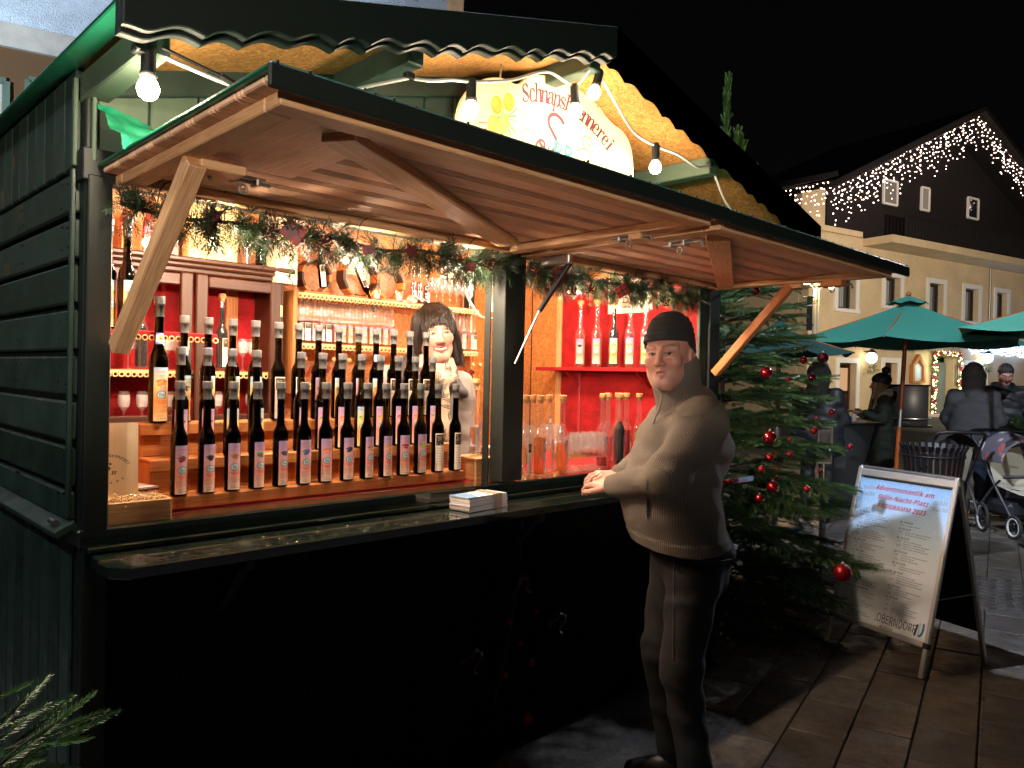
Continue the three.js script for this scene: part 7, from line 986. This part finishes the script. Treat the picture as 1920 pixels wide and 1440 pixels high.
// ---------- the woman behind the display ----------
{
  const P0 = at(812, 760, 3.50).setY(0), wo = thing('person', 'person with dark brown bob and patterned scarf smiling behind the bottles', 'person', P0), W = (x, y, d) => at(x, y, d).sub(P0), up = V(0, 1, 0);
  const headC = W(817, 628, 3.45), neck = W(808, 684, 3.49), chest = W(796, 765, 3.52), pel = W(800, 990, 3.55), toCam = EYE.clone().sub(at(818, 620, 3.7)).setY(0).normalize(), ax = RX.clone().setY(0).normalize();
  const shR = chest.clone().addScaledVector(ax, -0.175).add(V(0, 0.115, 0)), shL = chest.clone().addScaledVector(ax, 0.15).add(V(0, 0.09, 0)), elR = shR.clone().add(V(0, -0.28, 0)).addScaledVector(ax, -0.05), elL = shL.clone().add(V(0, -0.29, 0)).addScaledVector(ax, 0.035), wrR = elR.clone().add(V(0, -0.16, 0)).addScaledVector(toCam, 0.16), wrL = elL.clone().add(V(0, -0.18, 0)).addScaledVector(toCam, 0.14).addScaledVector(ax, -0.03);
  const F = frame(headC, toCam.clone().add(V(0, -0.03, 0)).applyAxisAngle(up, 0.20), 0.13);
  const inner = [[chest, pel, 0.11, 0.12], [shL, shR, 0.055, 0.055], [neck, headC, 0.048, 0.05], [shR, elR, 0.04, 0.035], [elR, wrR, 0.034, 0.024], [shL, elL, 0.04, 0.035], [elL, wrL, 0.034, 0.024], [pel.clone().addScaledVector(ax, 0.08), V(pel.x, 0.1, pel.z).addScaledVector(ax, 0.08), 0.08, 0.045], [pel.clone().addScaledVector(ax, -0.08), V(pel.x, 0.1, pel.z).addScaledVector(ax, -0.08), 0.08, 0.045]];
  const hands = [[wrR, 1], [wrL, -1]].map(([w, s]) => handGeo(handCaps(w, toCam.clone().add(V(0, -0.3, 0)).normalize(), up.clone().addScaledVector(toCam, 0.3).normalize(), s, 0.4, 0.165), 0.005));
  const [lo, hi] = bounds(inner, 0.03); part(wo, 'body', mergeSkin([plainSkin(net(capsField(inner, 0.05), lo, hi, 0.025)), headGeo({ smile: 1, open: 0.001, w: 0.95, noEars: true, lip: [0.42, 0.09, 0.09], brow: [0.16, 0.09, 0.06] }).applyMatrix4(F), ...hands]), mSkin);
  eyes(wo, F, [0, 0.05]);
  part(wo, 'teeth', merge([...Array(8)].map((_, i) => { const x = (i - 3.5) * 0.0062; return box(0.0058, 0.0072, 0.003, [x, -0.0630 + 0.006 * (x / 0.025) ** 2, 0.0930 - 0.55 * x * x / 0.03], [0, -x * 14, 0], 0.001); })).applyMatrix4(F), std({ color: new THREE.Color(0.72, 0.68, 0.60), roughness: 0.3 }));
  // hair: a shell plus combed strands
  const hairF = (p) => { let d = ellD(p, V(0, 0.040, -0.022), V(0.089, 0.103, 0.106)); const s = Math.abs(p.x); d = smin(d, capD(V(s, p.y, p.z), V(0.074, 0.03, -0.01), V(p.x < 0 ? 0.112 : 0.093, -0.125, -0.005), 0.032, 0.024), 0.03); d = smin(d, capD(p, V(0, 0, -0.07), V(0, -0.13, -0.05), 0.08, 0.06), 0.04); d = Math.max(d, -ellD(p, V(0, -0.03, 0.085), V(0.060, 0.085, 0.085))); return d + 0.004 * fbm(p.x * 26, p.y * 7, p.z * 26, 2); };
  const mHair = phy({ color: new THREE.Color(0.013, 0.007, 0.005), roughness: 0.45 });
  part(wo, 'hair', net(hairF, V(-0.15, -0.18, -0.17), V(0.15, 0.17, 0.12), 0.0055).applyMatrix4(F), mHair);
  const st = []; for (let i = 0; i < 520; i++) { const a = R(-2.4, 2.4), fr = Math.abs(a) < 0.9, top = V(Math.sin(a) * 0.03 + 0.006, 0.143 + R(-0.004, 0.003), -0.02 + Math.cos(a) * 0.02), mid = V(Math.sin(a) * 0.084, 0.085 + R(-0.01, 0.01), -0.018 + Math.cos(a) * 0.098), e = fr ? V(Math.sin(a) * 0.080 + R(-0.006, 0.006), 0.040 + R(-0.014, 0.010) - Math.abs(a) * 0.035, 0.092 - 0.02 * Math.abs(a)) : V(Math.sin(a) * 0.108 + Math.sign(a) * 0.012, -0.10 + R(-0.06, 0.0), -0.030 + Math.cos(a) * 0.07), m2 = mid.clone().lerp(e, 0.5); m2.x *= 1.06; m2.z += fr ? 0.008 : 0.006; for (const q of [mid, m2, e]) q.add(V(R(-0.006, 0.006), R(-0.005, 0.005), R(-0.004, 0.005))); if (fr && rnd() < 0.25) continue; st.push(tube([top, mid, m2, e], R(0.0008, 0.0020), 9, 4)); }
  part(wo, 'hair_strands', merge(st).applyMatrix4(F), [mHair, 0][0], 'stuff');
  // scarf
  const tScarf = ctex(512, 512, (g) => { g.fillStyle = '#c8b098'; g.fillRect(0, 0, 512, 512); g.strokeStyle = '#4c4a46'; g.lineWidth = 11; for (let i = 0; i < 26; i++) { const x = rnd() * 512, y = rnd() * 512; for (let k = 1; k < 4; k++) { g.beginPath(); g.ellipse(x, y, k * 24, k * 17, i, 0.4, 5.6); g.stroke(); } } }); tScarf.wrapS = tScarf.wrapT = THREE.RepeatWrapping; tScarf.repeat.set(5, 5);
  const sc = []; for (let k = 0; k < 3; k++) for (let i = 0; i < 16; i++) { const A = (a, q) => neck.clone().add(V(0, 0.012 - q * 0.038, 0)).addScaledVector(ax, Math.sin(a) * (0.074 + 0.012 * q)).addScaledVector(toCam, Math.cos(a) * (0.068 + 0.02 * q) + 0.01 * q); sc.push([A(i / 16 * 6.283, k), A((i + 1) / 16 * 6.283, k), 0.030, 0.030]); }
  for (const [s, l] of [[0.035, 0.34], [-0.015, 0.26]]) { const a = neck.clone().add(V(0, -0.09, 0)).addScaledVector(ax, s).addScaledVector(toCam, 0.11); for (const w of [-0.025, 0.0, 0.025]) sc.push([a.clone().addScaledVector(ax, w), a.clone().addScaledVector(ax, w * 1.3 + 0.03).add(V(0, -l, 0)).addScaledVector(toCam, 0.03), 0.020, 0.016]); }
  const [sl, sh] = bounds(sc, 0.02); part(wo, 'scarf', clothUV(net((p) => capsField(sc, 0.014)(p) + folds(p, 0.005), sl, sh, 0.0075)), std({ map: tScarf, roughness: 0.9, bumpMap: tConcB, bumpScale: 0.0006 }));
  // coat with dark lined collar
  const ct = []; for (const s of [-0.10, -0.035, 0.035, 0.10]) ct.push([chest.clone().addScaledVector(ax, s), pel.clone().addScaledVector(ax, s * 1.1).add(V(0, -0.1, 0)), 0.115 - Math.abs(s) * 0.25, 0.125 - Math.abs(s) * 0.2]); ct.push([shL, shR, 0.072, 0.072], [shR, elR, 0.072, 0.062], [elR, wrR.clone().lerp(elR, 0.1), 0.060, 0.046], [shL, elL, 0.072, 0.062], [elL, wrL.clone().lerp(elL, 0.1), 0.060, 0.046], [neck.clone().add(V(0, -0.06, 0)).addScaledVector(toCam, -0.04), chest, 0.09, 0.1]);
  const [cl, ch] = bounds(ct, 0.02); part(wo, 'coat', clothUV(net((p) => capsField(ct, 0.04)(p) + folds(p, 0.008), cl, ch, 0.013)), std({ color: new THREE.Color(0.27, 0.235, 0.22), roughness: 0.8, bumpMap: tConcB, bumpScale: 0.0006 }));
  const col = []; for (const s of [-1, 1]) { const q = neck.clone().addScaledVector(ax, s * 0.105).add(V(0, 0.035 - (s > 0 ? 0.05 : 0), 0)); col.push([q.clone().addScaledVector(toCam, -0.05), q.clone().addScaledVector(ax, s * 0.02).add(V(0, -0.10, 0)).addScaledVector(toCam, 0.095), 0.016, 0.020], [q.clone().addScaledVector(toCam, -0.05).add(V(0, -0.04, 0)), q.clone().addScaledVector(ax, s * 0.045).add(V(0, -0.11, 0)).addScaledVector(toCam, 0.07), 0.02, 0.02]); } const [ol, oh] = bounds(col, 0.02); part(wo, 'collar', net((p) => capsField(col, 0.03)(p) + folds(p, 0.004), ol, oh, 0.010), std({ color: new THREE.Color(0.06, 0.05, 0.055), roughness: 0.85 }));
}

// ---------- people on the square ----------
const mPuff = std({ color: new THREE.Color(0.016, 0.018, 0.022), roughness: 0.5 }), mKhaki = std({ color: new THREE.Color(0.040, 0.052, 0.038), roughness: 0.75, bumpMap: tConcB, bumpScale: 0.002 }), mGreyCoat = std({ color: new THREE.Color(0.135, 0.145, 0.165), roughness: 0.75, bumpMap: tConcB, bumpScale: 0.002 }), mBlueJean = std({ map: tDenim, color: new THREE.Color(1.6, 2.6, 4.4), roughness: 0.9 }), mBlond = std({ color: new THREE.Color(0.30, 0.19, 0.10), roughness: 0.6 }), mHairB = std({ color: new THREE.Color(0.02, 0.016, 0.014), roughness: 0.6 });
const figure = (label, foot, faceTo, o) => {
  const g = thing('person', label, 'person', V(foot.x, 0, foot.z)), f = faceTo.clone().setY(0).normalize(), ax = V(0, 1, 0).cross(f).normalize(), H = o.H ?? 1.72, k = H / 1.72, up = V(0, 1, 0);
  const P = (r, y, z) => V(0, y * k, 0).addScaledVector(ax, r * k).addScaledVector(f, z * k);
  const head = P(0, 1.585, 0.03 + (o.bow ?? 0)), neck = P(0, 1.44, o.bow ? 0.01 : -0.01), chest = P(0, 1.24, 0), pel = P(0, 0.92, 0), s = {}; for (const q of [-1, 1]) { const sh = P(q * 0.175, 1.37, 0); s[q] = { sh, el: sh.clone().add(P(q * 0.075, -0.25, 0.06)), hip: P(q * 0.09, 0.88, 0), kn: P(q * 0.10, 0.48, 0.03), an: P(q * 0.10, 0.08, 0) }; s[q].wr = s[q].el.clone().add(P(-q * 0.06, (o.armUp ?? 0), 0.22)); }
  const F = frame(head, f.clone().add(V(0, -(o.look ?? 0), 0)), 0);
  const inner = [[chest, pel, 0.11, 0.11], [s[1].sh, s[-1].sh, 0.06, 0.06], [neck, head, 0.05, 0.05]]; for (const q of [-1, 1]) inner.push([s[q].sh, s[q].el, 0.045, 0.036], [s[q].el, s[q].wr, 0.034, 0.026], [s[q].hip, s[q].kn, 0.075, 0.052], [s[q].kn, s[q].an, 0.05, 0.034]);
  const [a, b] = bounds(inner, 0.03), hands = [-1, 1].map((q) => handGeo(handCaps(s[q].wr, f.clone().addScaledVector(ax, -q * 0.3).add(V(0, 0.1, 0)).normalize(), up.clone().addScaledVector(f, -0.2).normalize(), -q, 0.8, 0.17), 0.006));
  part(g, 'body', mergeSkin([plainSkin(net(capsField(inner, 0.05), a, b, 0.028)), headGeo({ cell: 0.0065, noEars: !!o.noEars }).applyMatrix4(F), ...hands]), mSkin);
  const ct = [], L = o.coatLen ?? 0.72; for (const q of [-0.09, 0, 0.09]) ct.push([chest.clone().addScaledVector(ax, q), P(q / k * 1.1, L + 0.14, -0.01), 0.135 * k, (o.flare ?? 0.15) * k]); ct.push([s[1].sh, s[-1].sh, 0.085 * k, 0.085 * k], [neck.clone().add(V(0, -0.03, 0)), chest, 0.095, 0.12]); for (const q of [-1, 1]) ct.push([s[q].sh, s[q].el, 0.082, 0.070], [s[q].el, s[q].wr.clone().lerp(s[q].el, 0.12), 0.068, 0.052]);
  if (o.hoodDown) ct.push([neck.clone().addScaledVector(f, -0.10).addScaledVector(ax, 0.07), neck.clone().addScaledVector(f, -0.10).addScaledVector(ax, -0.07), 0.075, 0.075]);
  const [c, d] = bounds(ct, 0.03), quilt = o.quilt ?? 0; part(g, 'coat', clothUV(net((p) => Math.max(capsField(ct, 0.05)(p) + folds(p, 0.012) + quilt * Math.abs(Math.sin(p.y * 26)), L * k - p.y + 0.015 * Math.sin(p.x * 12)), c, d, 0.019)), o.coat);
  const jn = []; for (const q of [-1, 1]) jn.push([s[q].hip, s[q].kn, 0.095, 0.072], [s[q].kn, s[q].an, 0.07, 0.06]); const [e, h] = bounds(jn, 0.02); part(g, 'trousers', clothUV(net((p) => capsField(jn, 0.04)(p) + folds(p, 0.008), e, h, 0.02)), o.legs);
  for (const q of [-1, 1]) { const an = s[q].an, sh = [[an.clone().setY(0.045), an.clone().setY(0.04).addScaledVector(f, 0.16), 0.045, 0.036]], [l1, l2] = bounds(sh, 0.02); const so = part(g, 'shoe', net((p) => Math.max(capsField(sh, 0.04)(p), 0.012 - p.y), l1, l2, 0.014), mBlack); if (o.whiteSole) part(so, 'sole', net((p) => Math.max(capsField(sh, 0.04)(p) - 0.004, p.y - 0.022, 0.001 - p.y), l1, l2, 0.011), mWhite); }
  if (o.hood) part(g, 'hood', clothUV(net((p) => { let q = ellD(p, V(0, 0.03, -0.03), V(0.125, 0.145, 0.145)); q = smin(q, capD(p, V(0, -0.05, -0.06), V(0, -0.18, -0.08), 0.11, 0.12), 0.06); q = smin(q, ellD(p, V(0, 0.13, -0.06), V(0.05, 0.05, 0.07)), 0.06); return Math.max(q, -ellD(p, V(0, -0.02, 0.10), V(0.085, 0.125, 0.11))) + folds(p, 0.008); }, V(-0.17, -0.34, -0.26), V(0.17, 0.24, 0.17), 0.012)).applyMatrix4(F), o.hood);
  if (o.hair) part(g, 'hair', net((p) => { let q = ellD(p, V(0, 0.045, -0.022), V(0.086, 0.098, 0.105)); if (o.longHair) for (const sg of [-1, 1]) q = smin(q, capD(p, V(sg * 0.07, 0.0, 0.01), V(sg * 0.085, -0.30, 0.075), 0.035, 0.03), 0.03); return Math.max(q, -ellD(p, V(0, -0.03, 0.09), V(0.064, 0.085, 0.08))) + 0.003 * Math.sin(p.x * 300); }, V(-0.16, -0.36, -0.16), V(0.16, 0.17, 0.13), 0.009).applyMatrix4(F), o.hair);
  if (o.hat) { part(g, 'hat', net((p) => { let q = ellD(p, V(0, 0.075, -0.03), V(0.105, 0.10, 0.125)); return Math.max(q, 0.035 - p.y - (p.z < 0 ? -p.z * 0.5 : 0)); }, V(-0.13, -0.06, -0.18), V(0.13, 0.20, 0.13), 0.011).applyMatrix4(F), mPuff); part(g, 'pompom', new THREE.IcosahedronGeometry(0.055, 3).translate(0, 0.20, -0.08).applyMatrix4(F), mPuff); }
  if (o.fur) part(g, 'fleece_collar', net((p) => { const q = capsField([...Array(12)].map((_, i) => { const A = (t) => neck.clone().add(V(0, 0.02 - 0.03 * Math.cos(t), 0)).addScaledVector(ax, Math.sin(t) * 0.105).addScaledVector(f, Math.cos(t) * 0.10 - 0.02); return [A(i / 12 * 6.283), A((i + 1) / 12 * 6.283), 0.042, 0.042]; }), 0.02)(p); return q + 0.006 * fbm(p.x * 60, p.y * 60, p.z * 60, 2); }, neck.clone().subScalar(0.22), neck.clone().addScalar(0.22), 0.012), std({ color: new THREE.Color(0.48, 0.42, 0.35), roughness: 0.95 }));
  return g;
};
{
  const toL = RX.clone().negate(), F0 = (px, py, d) => { const q = at(px, py, d); q.y = 0; return q; };
  figure('person in long green quilted coat and black pompom hat at the stand-up table', F0(1653, 720, 10.2), toL.clone().addScaledVector(FW, 0.15), { coat: mKhaki, legs: mPuff, coatLen: 0.45, flare: 0.17, quilt: 0.012, hair: mBlond, longHair: true, hat: true, fur: true, armUp: 0.10, H: 1.66, hoodDown: true });
  figure('person in grey hooded jacket and blue jeans seen from behind by the pushchairs', F0(1825, 720, 8.9), RX.clone().multiplyScalar(0.55).addScaledVector(FW, 0.9), { coat: mGreyCoat, legs: mBlueJean, coatLen: 0.80, flare: 0.165, hood: mGreyCoat, H: 1.78, armUp: 0.05, whiteSole: true, bow: 0.05 });
  figure('person with short dark hair in black jacket facing the grey-hooded person', F0(1884, 720, 9.7), FW.clone().negate().addScaledVector(RX, -0.35), { coat: mPuff, legs: mPuff, coatLen: 0.75, hair: mHairB, H: 1.84, armUp: 0.05, look: 0.45, hoodDown: true });
  figure('person in black jacket and dark green hood half hidden by the Christmas tree', F0(1535, 720, 8.6), FW.clone().addScaledVector(RX, 0.7), { coat: mPuff, legs: mPuff, coatLen: 0.72, flare: 0.19, hood: std({ color: new THREE.Color(0.05, 0.062, 0.055), roughness: 0.8 }), H: 1.76 });
  // stand-up tables, barrel table, fire basket, pushchairs
  const tb = (label, p, r, h) => { const t = thing('standing_table', label, 'table', p); part(t, 'table_top', lathe([[0, h - 0.03], [r, h - 0.03], [r + 0.008, h - 0.015], [r, h], [0, h]], 32), mPuff); part(t, 'table_cover', lathe([[0.30, 0.02], [0.22, h * 0.5], [r - 0.03, h - 0.03]], 24), std({ color: new THREE.Color(0.02, 0.022, 0.022), roughness: 0.9, side: THREE.DoubleSide })); part(t, 'foot', lathe([[0, 0], [0.34, 0], [0.34, 0.02], [0, 0.02]], 24), mBlack); return t; };
  tb('dark round stand-up table in front of the woman in the green coat', F0(1592, 720, 9.9), 0.42, 1.07);
  tb('dark round table with plants beside the black-jacketed man', F0(1925, 720, 9.2), 0.45, 1.05);
  { const q = F0(1925, 720, 9.2), pl = thing('table_plant', 'green table plant with a red candle beside the black-jacketed man', 'plant', [q.x - 0.1, 1.05, q.z + 0.1]), ms = [], cs = []; for (let i = 0; i < 90; i++) { const p = V(R(-0.25, 0.25), R(0.02, 0.1), R(-0.2, 0.2)); ms.push(M4(p, qTo(V(R(-1, 1), R(0, 0.8), R(-1, 1)), R(0, 6)), R(0.8, 1.5))); cs.push(needleCol(0.3)); } instanced(pl, 'foliage', gPlastic, mNeedle, ms, cs); part(pl, 'candle', new THREE.CylinderGeometry(0.04, 0.04, 0.16, 16).translate(0.1, 0.11, 0), mBaubleMatt); part(pl, 'tray', lathe([[0, 0], [0.22, 0], [0.23, 0.02], [0, 0.02]], 20), mBark); }
  { const q = F0(1602, 720, 9.8), c = thing('glass_cup', 'small white cup in the hands of the woman at the table', 'cup', [q.x, 1.07, q.z]); part(c, 'cup_body', lathe([[0, 0], [0.03, 0], [0.036, 0.09], [0.033, 0.09], [0.028, 0.006], [0, 0.006]], 18), mWhite); part(c, 'cup_handle', new THREE.TorusGeometry(0.022, 0.006, 6, 14).translate(0.05, 0.045, 0), mWhite); }
  { const q = F0(1700, 720, 29), b = thing('drum_bar', 'large black drum-shaped bar with a steel foot rail before the inn door', 'bar', q); part(b, 'drum', lathe([[0, 0.05], [0.74, 0.05], [0.74, 1.50], [0, 1.50]], 40), mPuff); part(b, 'drum_top', lathe([[0, 1.50], [0.80, 1.50], [0.80, 1.55], [0, 1.55]], 40), mBlack); part(b, 'foot_rail', new THREE.TorusGeometry(0.84, 0.03, 8, 48).rotateX(Math.PI / 2).translate(0, 0.30, 0), mSteel); for (let i = 0; i < 6; i++) part(b, 'rail_post', bar([Math.cos(i) * 0.72, 0.30, Math.sin(i) * 0.72], [Math.cos(i) * 0.84, 0.30, Math.sin(i) * 0.84], 0.04, 0.04), mSteel); part(b, 'drum_foot', lathe([[0, 0], [0.9, 0], [0.9, 0.05], [0, 0.05]], 40), mBlack); }
  { const q = F0(1754, 720, 7.0), b = thing('fire_basket', 'black slatted fire basket with flames behind the advertising board', 'fire basket', q), H = 0.62, y0 = 0.42; for (let i = 0; i < 30; i++) { const a = i / 30 * 6.283, c = Math.cos(a), s = Math.sin(a); part(b, 'slat', bar([c * 0.19, y0, s * 0.19], [c * 0.255, y0 + H - 0.08, s * 0.255], 0.036, 0.006, V(c, 0, s)), mBlack); part(b, 'slat_tip', bar([c * 0.255, y0 + H - 0.083, s * 0.255], [c * 0.285, y0 + H - 0.03, s * 0.285], 0.036, 0.006, V(c, 0, s)), mBlack); } for (const [r, y] of [[0.192, y0 + 0.02], [0.25, y0 + H - 0.13]]) part(b, 'hoop', new THREE.TorusGeometry(r, 0.012, 6, 40).rotateX(Math.PI / 2).translate(0, y, 0), mBlack); for (let i = 0; i < 3; i++) part(b, 'leg', rod([Math.cos(i * 2.1) * 0.18, y0 + 0.02, Math.sin(i * 2.1) * 0.18], [Math.cos(i * 2.1) * 0.26, 0, Math.sin(i * 2.1) * 0.26], 0.014, 0.014, 8), mBlack); part(b, 'ash_plate', lathe([[0, y0], [0.19, y0], [0.19, y0 + 0.01], [0, y0 + 0.01]], 24), mBlack);
    for (let i = 0; i < 7; i++) { const a = i * 0.9, r = 0.10, fl = part(b, 'flame', lathe([[0, 0], [0.024, 0.03], [0.03, 0.07], [0.018, 0.14], [0.006, 0.20], [0, 0.23]], 12).scale(1, R(0.7, 1.2), 1).translate(Math.cos(a) * r * (i ? 1 : 0), y0 + 0.05, Math.sin(a) * r * (i ? 1 : 0)), emit(i % 2 ? 0xff8a2a : 0xffb860, 5)); } for (let i = 0; i < 5; i++) part(b, 'log', rod([Math.cos(i * 1.3) * 0.14, y0 + 0.05, Math.sin(i * 1.3) * 0.14], [-Math.cos(i * 1.3) * 0.12, y0 + 0.08 + i * 0.01, -Math.sin(i * 1.3) * 0.12], 0.028, 0.024, 8), mBark); pointLight(b, 'flame_light', [0, y0 + 0.18, 0], 0.8, 0xff9440, 5); }
  const pram = (label, p, ry, seatM) => { const b = thing('pushchair', label, 'pushchair', p, ry); const tw = (n, pts, r, m = mBlack) => part(b, n, tube(pts, r, 24, 8), m);
    for (const s of [-0.24, 0.24]) { tw('frame_tube', [[s, 0.14, 0.34], [s, 0.48, 0.02], [s, 0.78, -0.22], [s, 1.0, -0.40]], 0.014, mSteelDark); tw('frame_tube', [[s, 0.17, -0.30], [s, 0.42, -0.08], [s, 0.56, 0.08]], 0.014, mSteelDark); for (const [z, r] of [[0.36, 0.12], [-0.32, 0.155]]) { const w = part(b, 'wheel', new THREE.TorusGeometry(r - 0.012, 0.017, 8, 30).rotateY(Math.PI / 2).translate(s * 1.12, r, z), mRubber); part(w, 'rim', new THREE.TorusGeometry(r - 0.032, 0.010, 8, 30).rotateY(Math.PI / 2).translate(s * 1.12 + Math.sign(s) * 0.004, r, z), mRim); part(w, 'hub', rod([s * 1.12 - 0.02, r, z], [s * 1.12 + 0.02, r, z], 0.022, 0.022, 12), mBlack); } }
    tw('handle_bar', [[-0.24, 0.98, -0.39], [-0.22, 1.04, -0.46], [0, 1.06, -0.48], [0.22, 1.04, -0.46], [0.24, 0.98, -0.39]], 0.018);
    part(b, 'seat', sheet((u, v) => { const t = v * 3.4, y = v < 0.5 ? 0.86 - v * 0.8 : 0.46 - (v - 0.5) * 0.1, z = v < 0.5 ? -0.26 + v * 0.42 : -0.05 + (v - 0.5) * 0.75; return [(u - 0.5) * 0.40, y - 0.03 * Math.cos((u - 0.5) * 3) + 0.04, z]; }, 12, 20), seatM); part(b, 'canopy', sheet((u, v) => { const a = u * Math.PI, t = -0.5 + v * 1.55; return [-Math.cos(a) * 0.235, 0.72 + Math.sin(a) * 0.32 * Math.cos(t * 0.75) + 0.02, -0.20 + Math.sin(t) * 0.36]; }, 18, 14), seatM.canopy ?? mPuffD); part(b, 'basket', box(0.40, 0.16, 0.42, [0, 0.26, -0.02], [0, 0, 0], 0.04), mPuff); tw('bumper_bar', [[-0.22, 0.60, 0.10], [0, 0.62, 0.24], [0.22, 0.60, 0.10]], 0.017); return b; };
  const mSteelDark = std({ color: new THREE.Color(0.10, 0.10, 0.11), metalness: 0.6, roughness: 0.4 }), mRim = std({ color: new THREE.Color(0.66, 0.66, 0.62), roughness: 0.4 }), mCream = std({ color: new THREE.Color(0.52, 0.49, 0.38), roughness: 0.9, side: THREE.DoubleSide }), mPuffD = std({ color: new THREE.Color(0.02, 0.021, 0.025), roughness: 0.8, side: THREE.DoubleSide });
  pram('black pushchair with cream lining behind the fire basket', F0(1775, 720, 8.6), 2.2, mCream);
  const mFloral = std({ map: ctex(128, 128, (g) => { g.fillStyle = '#6a6570'; g.fillRect(0, 0, 128, 128); for (let i = 0; i < 40; i++) { g.fillStyle = ['#c9a3a0', '#9aa0a8', '#35363c', '#d8cfd0', '#b4605a'][i % 5]; g.beginPath(); g.arc(rnd() * 128, rnd() * 128, 3 + rnd() * 10, 0, 7); g.fill(); } }), roughness: 0.85, side: THREE.DoubleSide });
  const pr2 = pram('pushchair with patterned hood and white-rimmed wheels at the right edge', F0(1912, 720, 8.2), -0.75, mCream); pr2.children.find((c) => c.name === 'canopy').material = mFloral;
}

// ---------- floodlights, shadows, picture ----------
FLOODS.forEach((f, i) => {
  const m = thing('floodlight', ['floodlight high above the stall roof', 'floodlight left of the stall', 'floodlight behind the stall lighting the white wall', 'floodlight beyond the right end of the counter', 'warm floodlight before the inn', 'floodlight over the parasols', 'low floodlight on the right aimed at the people by the pushchairs'][i], 'floodlight', f.at);
  const d = V(...f.to).sub(V(...f.at)).normalize(), q = new THREE.Quaternion().setFromUnitVectors(V(0, 0, 1), d);
  const house = part(m, 'lamp_housing', box(0.30, 0.22, 0.08, [0, 0, -0.06], [0, 0, 0], 0.01), mBlack), lens = part(m, 'lamp_glass', box(0.27, 0.19, 0.01, [0, 0, -0.012]), emit(f.head === 'warm' ? 0xffd9a6 : 0xdfe9ff, 6));
  house.quaternion.copy(q); lens.quaternion.copy(q);
  part(m, 'mast', rod([0, -0.12, -0.05], [0, 0.12, -0.05], 0.02), mBlack);
  const l = new THREE.SpotLight(lin(f.col), f.I, 0, f.cone, 0.5); l.name = 'floodlight_beam'; l.position.copy(d.clone().multiplyScalar(0.03)); l.target.position.copy(d.clone().multiplyScalar(4)); l.shadow.radius = 4; m.add(l); m.add(l.target);
});
scene.traverse((o) => { if (o.isMesh) { o.castShadow = true; o.receiveShadow = true; } if (o.isLight && o.shadow) o.castShadow = true; });
renderer.render(scene, camera);
